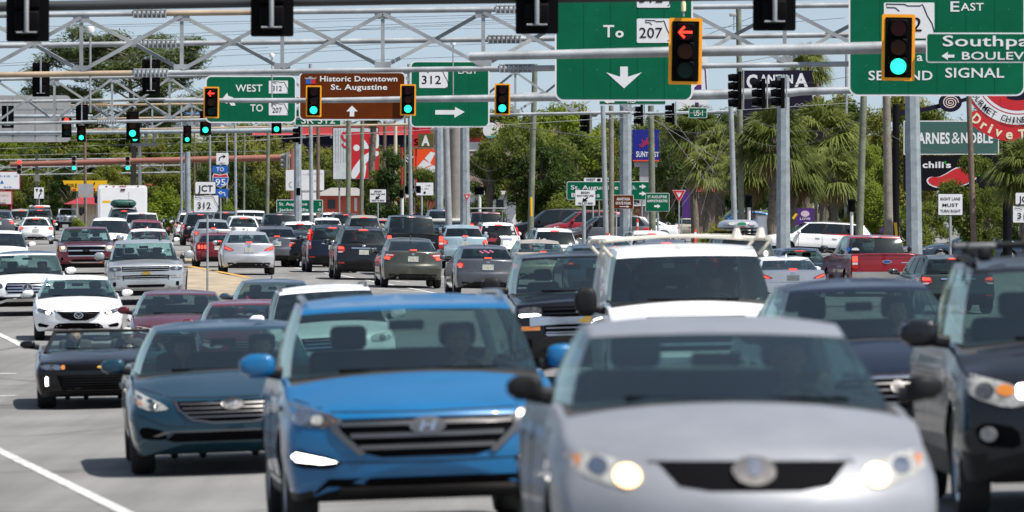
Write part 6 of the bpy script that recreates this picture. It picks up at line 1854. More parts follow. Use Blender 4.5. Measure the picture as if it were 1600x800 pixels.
s.rect('red_bar', 1563, 120, 1573, 168, SRED, 0, 4)
arc = lambda r0, a: (1590 + r0 * math.sin(R(a)), 112 + r0 * math.cos(R(a)))
def arc_text(word, angs, r0, cap, wds, m, bold, y):
    for ch, a, wd_ in zip(word, angs, wds):
        if ch == ' ': continue
        t = R(a); vs, fs, wd = text_mesh(ch, bold); cp = cap * s.k; kx = wd_ * s.k / wd
        lx, lz = s.L(*arc(r0, a)); ca, sa = math.cos(t), math.sin(t)
        MB().add([(lx + v[0] * kx * ca - (v[1] - .5) * cp * sa, y, lz + v[0] * kx * sa + (v[1] - .5) * cp * ca) for v in vs], fs).build('lettering', m, s.root, smooth=False, fix=False)
w_ = 'GOURMET CHINESE FOOD'
arc_text(w_, [-67 + 6.25 * k for k in range(len(w_))], 75.5, 9.5, [2.2 if c == 'I' else 7 for c in w_], SINK, .008, s.d - .01)
s.poly('ribbon', [arc(110, a) for a in np.linspace(-46, 44, 18)] + [arc(99, 47)] + [arc(87, a) for a in np.linspace(44, -46, 18)] + [arc(99, -50)], SRED, .02)
arc_text('DriveThru', (-41, -32, -25.5, -17.5, -7.5, 4, 13, 20.5, 28), 98, 15, (13, 8, 4.5, 11, 11, 12, 10, 8, 10), CREAM, .03, s.d - .035)
s.post(1575, 15, SINK, top=120, back=.3)
s = Sign('ornament_sign', 'black round ornament with a pale spiral on a bent arm', 1470, 146, 1500, 176, 246, NAVY, None, shape=ell(1485, 160, 18, 15, 28), t=.2)
s.line('spiral', [(1485 + (1 + k * .26) * math.cos(k * .42), 160 + (.8 + k * .22) * math.sin(k * .42)) for k in range(46)], 1.5, mat('pale_pink', (.7, .55, .5), .5)); s.line('bent_arm', [(1500, 158), (1520, 152)], 6, NAVY, -.1); s.line('bent_arm', [(1470, 165), (1440, 172), (1412, 175), (1400, 182)], 7, NAVY, -.1)
s.root['category'] = 'ornament'; s.post(1399, 8, NAVY, top=180, back=.15)
# middle cluster
s = Sign('restaurant_sign', 'tall red and white wavy pole sign behind timber poles', 519.5, 199, 592, 281, 350, mat('ribbed_panel', (.52, .55, .56), .5, var=.2, vscale=2), SINK, 1.2, 1, t=.5)
for x in range(524, 546, 4): s.rect('rib', x, 202, x + 1.2, 254, SALU)
s.poly('red_field', [(549, 206), (592, 206), (592, 279), (549, 279)], SRED, .004)
s.poly('white_wave', chaikin([(549, 279), (549, 266), (566, 244), (580, 236), (592, 236), (592, 243), (578, 248), (566, 262), (556, 279)], 2), SWHITE, .01)
s.poly('white_drop', ell(557, 231, 5, 5, 18), SWHITE, .01); s.poly('white_drop', chaikin([(568, 216), (576, 228), (576, 233), (566, 232)], 2), SWHITE, .012); s.poly('white_drop', chaikin([(584, 212), (592, 208), (592, 232), (583, 232)], 2), SWHITE, .01); s.poly('white_wave', chaikin([(566, 279), (567, 258), (573, 257), (570, 279)], 1), SWHITE, .01)
s.line('red_curl', [(543, 208), (536, 208), (534, 213), (537, 218), (543, 221)], 4, SRED, .01); s.line('red_curl', [(535, 224), (537, 229), (543, 231)], 3.5, SRED, .01); s.post(580, 6, GALVD, back=.25); s.post(530, 3, GALVD, back=.25)
s = Sign('home_store_sign', 'orange home store sign with white slanted lettering', 646, 233, 684, 270, 360, ORANGE, None, r=1, t=.3)
s.poly('white_panel', [(647, 264), (661, 249), (684, 262), (684, 270), (652, 270)], SWHITE, 0); s.poly('white_panel', [(663, 247), (673, 237), (680, 239), (672, 255)], SWHITE, 0); s.line('orange_line', [(650, 262), (676, 232)], 1.2, ORANGE, .008); s.line('orange_line', [(651, 268), (684, 254)], 1.2, ORANGE, .008)
t_ = s.text('THE', 655, 252, 15, 8, bold=.03); t_.rotation_euler = (0, R(-42), 0); t_.location = Vector(((655 - s.cx) * s.k * .35 - .05, -.01, .55))
s.post(648, 4, GALVD, back=.2); s.post(690, 4, GALVD, back=.2)
s = Sign('plaza_sign', 'shopping plaza sign with stacked letter panels', 644, 196, 690, 232, 355, mat('plaza_frame', (.2, .13, .08), .6), None, r=1, t=.4)
s.rect('panel_red', 645, 197, 673, 229, SRED, .0, .5); s.text('O', 650, 203, 7, 6, bold=.03); s.text('S', 650, 227, 7, 10, bold=.03); s.rect('panel_olive', 653, 209, 677, 229, OLIV, .006, .5); s.text('A', 665, 227, 13, 15, bold=.045, d=.014); s.rect('panel_maroon', 679, 209, 686, 226, MAROON, .004, .5); s.text('B', 688, 226, 5, 14, bold=.03, d=.01); s.worn_line(680, 201, 20, 4, SWHITE); s.post(650, 3, SRED, back=.2); s.post(628, 3, SRED, back=.2)
s = Sign('restaurant_sign', 'round white restaurant sign with a dark rim beside the big green tree', 754, 191, 782, 217, 352, SWHITE, None, shape=ell(767, 203.5, 12.6, 12, 30), t=.4)
s.poly('rim', ell(766, 201, 12.8, 13, 30), NAVY, -.2); s.poly('teal_base', [(758, 212), (776, 212), (772, 215.5), (762, 215.5)], mat('teal_paint', (.1, .3, .3), .5)); s.root['category'] = 'sign'; s.post(766, 4, GALVD, back=.3)
s = Sign('store_board', 'white restaurant notice board behind the brown steel post', 446.5, 265.5, 506, 297.5, 345, SWHITE, None, r=1, t=.3)
s.rect('frame_edge', 486, 265.5, 488, 297.5, SALU); s.worn_line(478, 274, 22, 4, SALU); s.worn_line(497, 273, 14, 3.5, SALU); s.worn_line(497, 284, 12, 4, SALU); s.line('letter_c', [(456, 284), (452, 286), (452, 291), (456, 293)], 1.6, SALU); s.post(460, 3, SWHITE, back=.2); s.post(495, 3, SWHITE, back=.2); s.rect('lower_panel', 472, 297, 494, 312, SWHITE, -.05)
s = Sign('store_board', 'upper white store board with blue lettering and red edge on the left', -30, 268, 31, 296, 420, SWHITE, mat('red_frame', (.4, .02, .05), .5), .8, .8, t=.3)
s.worn_line(10, 277, 36, 4, SBLUE); s.worn_line(8, 294, 28, 3.5, SBLUE); s.poly('mark', [(0, 287), (3, 281), (6, 287)], SBLUE); s.post(-20, 3, MATS['red_frame'], back=.2)
s = Sign('store_board', 'lower white store board with pale red lettering on the left', -30, 298, 19, 320, 421, mat('faded_white', (.62, .58, .57), .6), MATS['red_frame'], 1.5, .8, t=.3)
s.worn_line(6, 307, 18, 3.5, mat('faded_red', (.55, .25, .25), .6)); s.worn_line(7, 314, 16, 3, MATS['faded_red']); s.post(17, 3, MATS['red_frame'], back=.2); s.post(-20, 3, MATS['red_frame'], back=.2)
s = Sign('store_sign', 'yellow tyre shop sign among the dark evergreens', 98, 282, 168, 298.5, 450, YELL, None, shape=[(98, 282), (167, 282), (167, 296), (152, 298.5), (112, 298.5), (110, 290), (100, 288)], t=.3)
s.text('TIRE', 112, 293, 18, 6, SINK); s.line('mark', [(145, 292), (148, 285)], 2, SINK); s.rect('red_word', 113, 295, 119, 298, SRED); s.rect('red_word', 145, 294, 149, 298, SRED); s.post(120, 2, GALVD, back=.2); s.post(160, 2, GALVD, back=.2)
s = Sign('banner', 'small purple banner with pale lettering below the palm', 1243, 325, 1272, 352, 290, PURP, None, r=.5, t=.05)
s.text('LOVE', 1258, 343.5, 16, 3.5, SWHITE); s.poly('pale_flower', ell(1258, 334, 7, 5, 9), mat('pale_flower', (.55, .45, .5), .6)); s.post(1245, 1.4); s.post(1270, 1.4)
s = Sign('banner', 'narrow vertical purple banner by the yield sign', 1066, 296, 1082, 340, 300, PURP, None, r=1, t=.05); s.post(1065, 1.5)
s = Sign('store_board', 'white low board and pickets below the palms', 1184, 338, 1198, 362, 255, SWHITE, None, r=.5, t=.05); s.worn_line(1191, 346, 9, 3, SALU); s.post(1186, 1.2)
# small things of the verge
def picket_fence(x0, x1, yt, yb, Y, label):
    k = Y / F
    o = at((x0 + x1) / 2, yb, Y); o.z = gz(o.x, Y)
    r = thing('picket_fence', label, 'fence', o); h = at(0, yt, Y).z - o.z
    n = int((x1 - x0) / 3.2)
    m = MB()
    for j in range(n + 1):
        x = ((x1 - x0) * (j / n - .5)) * k
        m.prism([(x - .035, 0), (x + .035, 0), (x + .035, h - .06), (x, h), (x - .035, h - .06)], 0, .02)
    m.build('pickets', SWHITE, r, smooth=False)
    for z in (h * .3, h * .75): MB().box((0, .04, z), ((x1 - x0) * k, .03, .07)).build('rail', SWHITE, r)
picket_fence(1163, 1202, 335, 365, 262, 'white picket fence below the palm skirts')
def delineator(x, yt, w, Y, label):
    b = at(x, HY, Y); b.z = gz(b.x, Y); zt = at(x, yt, Y).z - b.z
    r = thing('traffic_post', label, 'post', b, 0, 'orange traffic posts')
    MB().tube((0, 0, 0), (0, 0, zt), w * Y / F / 2, n=10).build('tube', ORANGE, r); MB().lathe([(.2, 0), (.18, .05), (.06, .08)], 'z', (0, 0, 0), 14).build('base', BLACK, r)
    MB().tube((0, 0, zt * .8), (0, 0, zt * .9), w * Y / F / 2 + .004, n=10).build('reflective_band', SWHITE, r)
delineator(996, 342, 3.4, 250, 'orange traffic post right of the thick octagonal pole'); delineator(1086, 358, 4, 240, 'orange traffic post below the beige side-on sedan'); delineator(949.5, 364, 4, 230, 'orange traffic post at the foot of the pale metal pole')
def guy_guard(x0, y0, x1, y1, Y, label):
    a, b = at(x0, y0, Y), at(x1, y1, Y)
    o = MB().tube((0, 0, 0), b - a, 2.2 * Y / F, n=8).build('guy_guard', YELL); o.location = a; tag(o, label, 'cable guard', 'yellow guy wire guards')
guy_guard(830, 338, 829.5, 308, 299, 'yellow guard tube on the conduit pole'); guy_guard(1401, 372, 1399, 348, 224, 'yellow guard tube at the foot of the thick timber pole'); guy_guard(1239, 342, 1245, 334, 225, 'yellow guard tube beside the octagonal pole')

# ---- buildings
TANW = mat('tan_siding', (.50, .40, .29), .8, var=.12, vscale=1.5); REDR = mat('red_metal_roof', (.33, .022, .035), .5, var=.1, vscale=1); ORW = mat('orange_stucco', (.55, .10, .055), .85, var=.12, vscale=.8); GRYR = mat('grey_shingle', (.25, .24, .23), .9, var=.2); BRK = mat('brick', (.36, .14, .08), .85, var=.3, vscale=6); WIN = mat('dark_window', (.03, .04, .045), .1); WHW = mat('white_wall', (.62, .62, .60), .7, var=.08); TAUPE = mat('taupe_wall', (.30, .22, .19), .8, var=.1)
def building(name, label, x0, x1, ywt, yr, Y, dep, wm, rm, inset=.15, wins=(), over=.6, rdx=0):
    k = Y / F
    a, b = at(x0, ywt, Y), at(x1, ywt, Y)
    o = Vector(((a.x + b.x) / 2, Y + dep / 2, gz((a.x + b.x) / 2, Y)))
    r = thing(name, label, 'building', o)
    W = b.x - a.x; hw = a.z - o.z; hr = at(x0, yr, Y).z - o.z
    MB().box((0, 0, hw / 2 - .3), (W, dep, hw + .6)).build('wall', wm, r, smooth=False)
    e = over; i = W * inset
    v = [(-W / 2 - e, -dep / 2 - e, hw + .01), (W / 2 + e, -dep / 2 - e, hw + .01), (W / 2 + e, dep / 2 + e, hw + .01), (-W / 2 - e, dep / 2 + e, hw + .01), (-W / 2 + i + rdx, -dep * .1, hr), (W / 2 - i + rdx, -dep * .1, hr), (W / 2 - i + rdx, dep * .1, hr), (-W / 2 + i + rdx, dep * .1, hr)]
    MB().add(v, [(0, 1, 5, 4), (1, 2, 6, 5), (2, 3, 7, 6), (3, 0, 4, 7), (4, 5, 6, 7), (0, 3, 2, 1)]).build('roof', rm, r, smooth=False)
    for (p0, q0, p1, q1, m, nm) in wins:
        c0, c1 = at(p0, q1, Y), at(p1, q0, Y)
        f = MB().box(((c0.x + c1.x) / 2 - o.x, -dep / 2 - .03, (c0.z + c1.z) / 2 - o.z), (c1.x - c0.x, .06, c1.z - c0.z)).build(nm, m, r, smooth=False)
    return r
building('shop_building', 'tan walled shop with red metal roof left of the white camper', 112, 168, 319, 308, 470, 12, TANW, REDR, .12, wins=tuple((x, 322, x + 1.5, 335, mat('tan_trim', (.4, .3, .2), .8), 'pilaster') for x in range(118, 166, 6)) + ((124, 324, 132, 334, WIN, 'window'),))
building('shop_building', 'building with red metal roof behind the white camper', 176, 262, 312, 287, 500, 14, TANW, REDR, .25, wins=((240, 314, 250, 325, WIN, 'window'),))
building('shop_building', 'orange stucco building with grey roof behind the far queue', 500, 566, 306, 293, 430, 14, ORW, GRYR, .2, wins=((553.5, 309, 558, 330, WHW, 'downpipe'), (512, 312, 524, 326, WIN, 'window')))
building('shop_building', 'low orange stucco building with white panel behind the notice signs', 566, 684, 309, 304, 440, 12, ORW, GRYR, .05, wins=((562, 312, 574, 322, WHW, 'sign_panel'), (640, 312, 652, 330, WIN, 'window'), (600, 314, 610, 330, WIN, 'door')))
building('store_building', 'distant store with red fascia and navy wall above the orange building', 398, 640, 211, 197, 560, 30, NAVY, PEACH, .0, wins=((398, 197, 640, 209, PEACH, 'fascia'), (470, 211, 478, 216, SWHITE, 'window'), (516, 211, 519, 216, SWHITE, 'window')), over=.3)
building('store_building', 'taupe store with red banner left of the big green tree', 688, 800, 200, 186, 460, 20, TAUPE, TAUPE, .3, wins=((690, 212, 760, 222, SRED, 'banner'), (690, 222, 752, 236, WHW, 'entrance'), (708, 200, 724, 210, WHW, 'sign_panel')))
building('shop_building', 'white walled shop right of the small yield sign', 733, 806, 304, 298, 380, 10, WHW, GRYR, .1, wins=((742, 306, 752, 330, mat('louvre', (.5, .5, .48), .7), 'louvre'), (775, 312, 787, 328, WIN, 'window')))
building('shop_building', 'brick column building behind the thick grey pole', 991, 1002, 322, 318, 300, 3, BRK, GRYR, .1, wins=((993, 326, 999, 332, mat('faded_notice', (.45, .3, .2), .7), 'notice'),))
building('shop_building', 'timber slatted hut behind the yield sign', 1084, 1118, 300, 291, 320, 5, WOODB, REDR, .2, wins=tuple((1086, 302 + 4 * j, 1116, 303.5 + 4 * j, WOODP, 'slat') for j in range(4)))
building('shop_building', 'purple low building behind the mossy poles', 1340, 1392, 330, 327, 290, 6, PURP, PURP, .02, wins=tuple((1342 + 5 * j, 331, 1343.2 + 5 * j, 345, mat('pale_purple', (.25, .12, .3), .6), 'batten') for j in range(9)), over=.1)
building('house', 'house roof corner in blue behind the tan gantry', 262, 345, 178, 168, 620, 12, WHW, mat('blue_metal_roof', (.08, .25, .55), .4), .2)
building('store_building', 'brown store with sloping roof behind the poles on the right of the big green tree', 868, 925, 178, 165, 470, 16, TAUPE, GRYR, .25)
building('shop_building', 'red roofed low kiosk far behind the far queue', 20, 60, 318, 312, 520, 8, MATS['red_frame'], REDR, .1)
# ------------------------------------------------------------------ trees and plants
def leaf_mat(name, a, b, trans=.35, scale=.45):
    m = bpy.data.materials.new(name); m.use_nodes = True
    n, l = m.node_tree.nodes, m.node_tree.links
    n.clear()
    out = n.new('ShaderNodeOutputMaterial'); df = n.new('ShaderNodeBsdfPrincipled'); tl = n.new('ShaderNodeBsdfTranslucent'); mx = n.new('ShaderNodeMixShader')
    df.inputs['Roughness'].default_value = .55; df.inputs['Specular IOR Level'].default_value = .25
    tc = n.new('ShaderNodeTexCoord'); t = n.new('ShaderNodeTexNoise'); t.inputs['Scale'].default_value = scale; t.inputs['Detail'].default_value = 6; t.inputs['Roughness'].default_value = .75
    oi = n.new('ShaderNodeObjectInfo'); ad = n.new('ShaderNodeMath'); ad.operation = 'MULTIPLY_ADD'; ad.inputs[1].default_value = .35
    l.new(tc.outputs['Object'], t.inputs['Vector'])
    r = n.new('ShaderNodeValToRGB'); r.color_ramp.elements[0].position = .32; r.color_ramp.elements[1].position = .85
    r.color_ramp.elements[0].color = tuple(a) + (1,); r.color_ramp.elements[1].color = tuple(b) + (1,)
    l.new(oi.outputs['Random'], ad.inputs[0]); l.new(t.outputs['Fac'], ad.inputs[2])
    sb = n.new('ShaderNodeMath'); sb.operation = 'SUBTRACT'; sb.inputs[1].default_value = .12
    l.new(ad.outputs[0], sb.inputs[0]); l.new(sb.outputs[0], r.inputs['Fac'])
    l.new(r.outputs['Color'], df.inputs['Base Color']); l.new(r.outputs['Color'], tl.inputs['Color'])
    mx.inputs[0].default_value = trans
    l.new(df.outputs[0], mx.inputs[1]); l.new(tl.outputs[0], mx.inputs[2]); l.new(mx.outputs[0], out.inputs[0])
    return m
LF_MID = leaf_mat('foliage_mid', (.075, .112, .016), (.205, .235, .04), .5); LF_YEL = leaf_mat('foliage_yellow', (.12, .14, .023), (.29, .285, .057), .5); LF_DRK = leaf_mat('foliage_dark', (.032, .062, .012), (.095, .135, .028), .45); LF_PINE = leaf_mat('foliage_pine', (.035, .065, .016), (.11, .14, .04), .4); LF_BRT = leaf_mat('foliage_bright', (.12, .18, .015), (.25, .31, .035), .5)
LF_PALM = leaf_mat('palm_frond', (.08, .108, .022), (.23, .26, .07), .4, 1.5); LF_DEAD = leaf_mat('dead_frond', (.10, .065, .03), (.24, .16, .08), .2, 1.5)
BARK = mat('bark', (.11, .09, .07), .9, var=.3, vscale=4); BARKP = mat('palm_bark', (.13, .11, .085), .95, var=.4, vscale=8, bump=.5, bscale=12)
def leaves(rng, centers, n, size, flat=.6):
    """n small pointed leaf faces spread through ellipsoid clumps (cx,cy,cz,r)"""
    cw = np.array([c[3] ** 2 for c in centers]); cw = cw / cw.sum()
    idx = rng.choice(len(centers), n, p=cw)
    C = np.array(centers)
    d = rng.normal(size=(n, 3)); d /= np.linalg.norm(d, axis=1)[:, None]
    rad = C[idx, 3] * (rng.random(n) ** .45) * (1 + .18 * rng.normal(size=n))
    p = C[idx, :3] + d * rad[:, None] * np.array([1, 1, .72])
    nrm = d * .8 + rng.normal(size=(n, 3)) * .5 + np.array([.25, -.15, .8]); nrm /= np.linalg.norm(nrm, axis=1)[:, None]
    a = np.cross(nrm, rng.normal(size=(n, 3))); a /= np.linalg.norm(a, axis=1)[:, None] + 1e-9
    b = np.cross(nrm, a)
    s = size * (.6 + .8 * rng.random(n))[:, None]
    V = np.stack([p - a * s, p + b * s * flat * .6 - a * s * .1, p + a * s, p - b * s * flat * .6 + a * s * .1], 1).reshape(-1, 3)
    return V
def quad_mesh(name, V, m):
    me = bpy.data.meshes.new(name)
    n = len(V) // 4
    me.vertices.add(len(V)); me.vertices.foreach_set('co', V.astype(np.float32).ravel())
    me.loops.add(n * 4); me.loops.foreach_set('vertex_index', np.arange(n * 4, dtype=np.int32))
    me.polygons.add(n); me.polygons.foreach_set('loop_start', np.arange(0, n * 4, 4, dtype=np.int32)); me.polygons.foreach_set('loop_total', np.full(n, 4, np.int32))
    me.materials.append(m); me.update(); me.validate()
    return me
TREES = {}
def tree_kind(kind, seed):
    """meshes of unit size trees: crown about 1 wide, total height 1"""
    if (kind, seed) in TREES: return TREES[kind, seed]
    rng = np.random.default_rng(seed * 17 + len(kind))
    tr = MB()
    cs = []
    if kind == 'pine':
        H = 12.0
        tr.path([(0, 0, -.3), (.1, 0, H * .4), (-.1, 0, H * .8), (.05, 0, H * .97)], [.15, .12, .08, .04], 8)
        for k in range(26):
            u = k / 25; z = H * (.50 + .42 * u); a = 2.4 * k + rng.random(); L = 5.0 * (.55 + .5 * rng.random()) * (1 - .25 * u)
            e = Vector((math.cos(a) * L, math.sin(a) * L, min(H * 1.0, z + L * (.22 + .25 * rng.random()))))
            tr.path([(0, 0, z), tuple(e * .5 + Vector((0, 0, z * .5 - .1))), tuple(e)], [.07, .05, .025], 5)
            for j in range(4):
                t = .5 + .55 * rng.random(); q = Vector((0, 0, z)).lerp(e, t) + Vector(rng.normal(size=3)) * .45
                cs.append((q.x, q.y, q.z + .15,   .4 + .5 * rng.random()))
        V = leaves(rng, cs, 42000, .16, .3)
    elif kind == 'bush':
        for k in range(26):
            a = rng.random() * 6.28; r = 1.5 * rng.random() ** .5
            cs.append((r * math.cos(a), r * math.sin(a), .3 + 2.2 * rng.random() * (1 - r / 2.4), .4 + .35 * rng.random()))
        for k in range(5):
            a = rng.random() * 6.28; tr.path([(0, 0, -.1), (math.cos(a), math.sin(a), 1.6)], [.05, .02], 5)
        V = leaves(rng, cs, 7000, .10)
    else:
        H = 9.0
        tr.path([(0, 0, -.3), (.15, .1, H * .25), (-.1, 0, H * .5), (.1, 0, H * .75)], [.32, .25, .16, .06], 8)
        n = {'round': 34, 'tall': 30, 'wide': 44}[kind]; w = {'round': 3.4, 'tall': 2.3, 'wide': 4.6}[kind]
        for k in range(n):
            a = rng.random() * 6.28; u = rng.random(); z = H * (.18 + .78 * u)
            prof = math.sin(math.pi * min(1, .12 + .88 * (1 - u) ** .8)) ** .6 if kind != 'tall' else (1.05 - u) ** .5
            r = w * prof * (.35 + .65 * rng.random())
            c = (r * math.cos(a), r * math.sin(a), z, .55 + .75 * rng.random())
            cs.append(c)
            if k % 2 == 0: tr.path([(0, 0, max(.8, z * .55)), (c[0] * .5, c[1] * .5, z * .82), c[:3]], [.09, .06, .02], 5)
        V = leaves(rng, cs, 15000, .17)
    TREES[kind, seed] = (V, tr, H if kind != 'bush' else 2.6)
    return TREES[kind, seed]
TM = {}
def tree(px, ytop, wpx, Y, kind, lm, seed, label, group, name=None):
    k = Y / F
    b = at(px, HY, Y); b.z = gz(b.x, Y)
    key = (kind, seed, lm.name)
    if key not in TM:
        V, tr, H = tree_kind(kind, seed)
        TM[key] = (quad_mesh('crown', V, lm), tr.mesh('trunk', BARK), H, float(np.percentile(np.abs(V[:, 0]), 98)) * 2)
    cr, tk, H, W0 = TM[key]
    r = thing(name or ('pine_tree' if kind == 'pine' else 'bush' if kind == 'bush' else 'tree'), label, 'bush' if kind == 'bush' else 'tree', b, rnd.random() * 6.28, group)
    link('crown', cr, r); link('trunk' if kind != 'bush' else 'stem', tk, r)
    h = at(px, ytop, Y).z - b.z
    s = wpx * k / W0
    r.scale = (s, s, h / H)
    return r
PALM = {}
def palm(px, ycrown, Y, w, seed, label, skirt=True, trunkw=.36):
    """sabal palm: fan fronds round the top, dead skirt below"""
    k = Y / F
    b = at(px, HY, Y); b.z = gz(b.x, Y)
    h = at(px, ycrown, Y).z - b.z
    r = thing('palm_tree', label, 'palm tree', b, 0, 'sabal palms on the right')
    rng = np.random.default_rng(seed)
    m = MB()
    pts = [(0, 0, -.3)] + [(.08 * math.sin(z * 1.3 + seed), 0, z) for z in np.linspace(.5, h, 6)]
    m.path(pts, [trunkw * .6] + [trunkw * (.5 + .08 * (i % 2)) for i in range(6)], 12)
    for j in range(int(h * 9)):
        z = h * (.35 + .65 * rng.random()); a = rng.random() * 6.28
        m.box((math.cos(a) * trunkw * .55, math.sin(a) * trunkw * .55, z), (.05, .05, .3), rz=a)
    m.build('trunk', BARKP, r)
    R0 = w * k / 2
    def fronds(n, el0, el1, L, mat_, name, droop):
        V = []
        for i in range(n):
            a = 6.283 * (i + rng.random() * .7) / n * 2.4; el = R(el0 + (el1 - el0) * rng.random())
            d = Vector((math.cos(a) * math.cos(el), math.sin(a) * math.cos(el), math.sin(el)))
            o = Vector((0, 0, h))
            st = L * .42 * (.8 + .3 * rng.random()); hub = o + d * st - Vector((0, 0, droop * .15 * L))
            sd = d.cross(Vector((0, 0, 1))); sd = sd.normalized() if sd.length > .1 else Vector((1, 0, 0)); up = sd.cross(d)
            V += [o + sd * .02, hub + sd * .015, hub - sd * .015, o - sd * .02]
            nb = 24
            for j in range(nb):
                t = R(-105 + 210 * j / (nb - 1) + rng.normal() * 3)
                bd = (d * math.cos(t) + sd * math.sin(t)).normalized()
                bl = L * .62 * (.75 + .25 * math.cos(t)) * (.85 + .3 * rng.random())
                wv = (up * .35 + d.cross(bd) if t else up); 
                pw = bd.cross(up).normalized() * .024 * L / 1.2
                mid = hub + bd * bl * .55 + up * .05 * L * math.cos(t * 2)
                tip = hub + bd * bl - Vector((0, 0, droop * bl * (.35 + .3 * rng.random())))
                V += [hub, mid + pw, tip, mid - pw]
        link(name, quad_mesh(name, np.array([tuple(v) for v in V]), mat_), r)
    fronds(64, -40, 85, R0, LF_PALM, 'fronds', .75)
    if skirt: fronds(18, -80, -35, R0 * .75, LF_DEAD, 'dead_fronds', .9)
    return r
G1, G2, G3 = 'trees of the wood beyond the far queue', 'trees on the right verge', 'bushes along the verge'
tree(206, 64, 300, 430, 'pine', LF_PINE, 1, 'tall open pine tree showing through the gantries', None)
W = 'tree of the dense wood beyond the far queue'
for i in range(44):
    px = -60 + i * 18.5 + rnd.uniform(-9, 9)
    Y = rnd.choice((520, 560, 600, 650, 700))
    yt = 203 + rnd.uniform(-8, 22) - (10 if 250 < px < 460 else 0)
    tree(px, yt, rnd.uniform(85, 130), Y, rnd.choice(('round', 'wide', 'tall')), rnd.choice((LF_YEL, LF_MID, LF_YEL, LF_MID)), rnd.randint(1, 3), W, G1)
W2 = 'lower tree at the near edge of the wood on the left'
for px, yt, w, lm in ((-10, 215, 90, LF_BRT), (30, 232, 80, LF_MID), (75, 228, 90, LF_DRK), (110, 262, 60, LF_DRK), (95, 275, 50, LF_DRK), (165, 255, 70, LF_MID), (205, 240, 90, LF_YEL), (255, 245, 90, LF_YEL), (310, 225, 100, LF_MID), (350, 235, 80, LF_DRK), (395, 225, 90, LF_MID), (430, 215, 90, LF_YEL), (385, 262, 60, LF_DRK), (45, 285, 50, LF_BRT), (410, 280, 50, LF_DRK), (515, 235, 80, LF_MID), (470, 240, 80, LF_MID), (560, 240, 80, LF_MID)):
    tree(px, yt, w, 485 + rnd.uniform(-8, 12), rnd.choice(('round', 'wide')), lm, rnd.randint(1, 3), W2, G1)
WR = 'tree of the green backdrop behind the palms on the right'
for i in range(30):
    px = 770 + i * 30 + rnd.uniform(-12, 12)
    tree(px, 178 + rnd.uniform(-14, 20) - (22 if 1270 < px < 1480 else 0), rnd.uniform(85, 130), rnd.choice((420, 450, 500, 540)), rnd.choice(('round', 'wide')), rnd.choice((LF_MID, LF_YEL, LF_DRK, LF_YEL)), rnd.randint(1, 3), WR, G2)
for px, yt, w, Y, kd, lm, lab in (
 (822, 188, 105, 340, 'wide', LF_MID, 'broad deep green tree right of the small yield sign'), (868, 158, 130, 350, 'wide', LF_BRT, 'yellow green spreading tree behind the green beaches sign'), (905, 205, 110, 345, 'round', LF_MID, 'mid green tree behind the pale metal pole'), (760, 225, 60, 345, 'tall', LF_DRK, 'narrow dark tree beside the octagonal pole'),
 (845, 225, 100, 338, 'round', LF_DRK, 'dark low tree under the yellow green spreading tree'), (1050, 195, 100, 345, 'wide', LF_DRK, 'dark green tree behind the blue bank sign'), (1335, 200, 70, 300, 'tall', LF_MID, 'dense green tree left of the mossy timber pole'), (1362, 225, 60, 280, 'round', LF_BRT, 'bright green tree between the two timber poles'), (1372, 285, 60, 275, 'round', LF_BRT, 'low bright green tree at the foot of the timber poles'),
 (1518, 248, 80, 228, 'round', LF_MID, 'leafy tree growing in front of the pepper sign'), (1450, 305, 90, 250, 'wide', LF_MID, 'green tree below the black restaurant sign'), (1545, 295, 90, 232, 'wide', LF_MID, 'green tree beside the black sign post on the right'), (1590, 310, 70, 246, 'round', LF_DRK, 'dark tree at the right edge of the photo'),
 (606, 232, 66, 330, 'tall', LF_DRK, 'ivy covered dark tree between the middle signs and the notice sign'), (668, 265, 50, 335, 'round', LF_MID, 'small green tree in front of the orange home store sign'), (575, 285, 40, 345, 'tall', LF_DRK, 'dark thin tree behind the red striped sign poles'), (590, 265, 50, 338, 'round', LF_MID, 'green shrubby tree behind the begin turn lane sign')):
    tree(px, yt, w, Y, kd, lm, rnd.randint(1, 3), lab, G2)
for px, yt, w, Y, lm, lab in ((262, 283, 66, 360, LF_BRT, 'bright green bush right of the white camper'), (290, 300, 50, 365, LF_BRT, 'bright green bush behind the junction route sign'), (360, 310, 36, 365, LF_BRT, 'small bright bush right of the interstate signs'), (121, 337, 22, 380, LF_BRT, 'low bush beside the white jeep'), (1125, 338, 46, 245, LF_YEL, 'yellowish ornamental grass clump left of the roof box'), (880, 300, 70, 330, LF_MID, 'palmetto bush behind the begin turn lane sign'), (1430, 330, 60, 245, LF_MID, 'bush at the foot of the green bookshop sign'), (1335, 318, 50, 280, LF_YEL, 'pale bush behind the white side-on sport utility')):
    tree(px, yt, w, Y, 'bush', lm, 1, lab, G3)
for a in ((1085, 205, 285, 120, 1, 'sabal palm behind the crossing guy wires'), (1125, 235, 280, 115, 2, 'dark sabal palm left of the pale metal pole'), (1208, 215, 255, 150, 3, 'bushy sabal palm left of the octagonal pole'), (1238, 262, 262, 130, 4, 'sabal palm with brown skirt right of the octagonal pole'), (1285, 205, 275, 150, 5, 'sabal palm standing left of the mossy timber poles'), (1302, 270, 270, 115, 6, 'low sabal palm above the white side-on sport utility'),
          (1602, 262, 215, 140, 7, 'sabal palm at the right edge behind the black post'), (1262, 100, 340, 95, 8, 'tall sabal palm rising behind the cantina sign'), (1172, 262, 262, 115, 9, 'sabal palm with brown skirt above the picket fence'), (765, 240, 340, 60, 10, 'sabal palm against the big green tree'), (1105, 260, 275, 95, 11, 'short sabal palm with thick skirt by the slatted hut'), (582, 180, 345, 40, 12, 'slim palm trunk in front of the red striped sign')):
    palm(a[0], a[1], a[2], a[3], a[4], a[5], skirt=a[4] not in (10,))
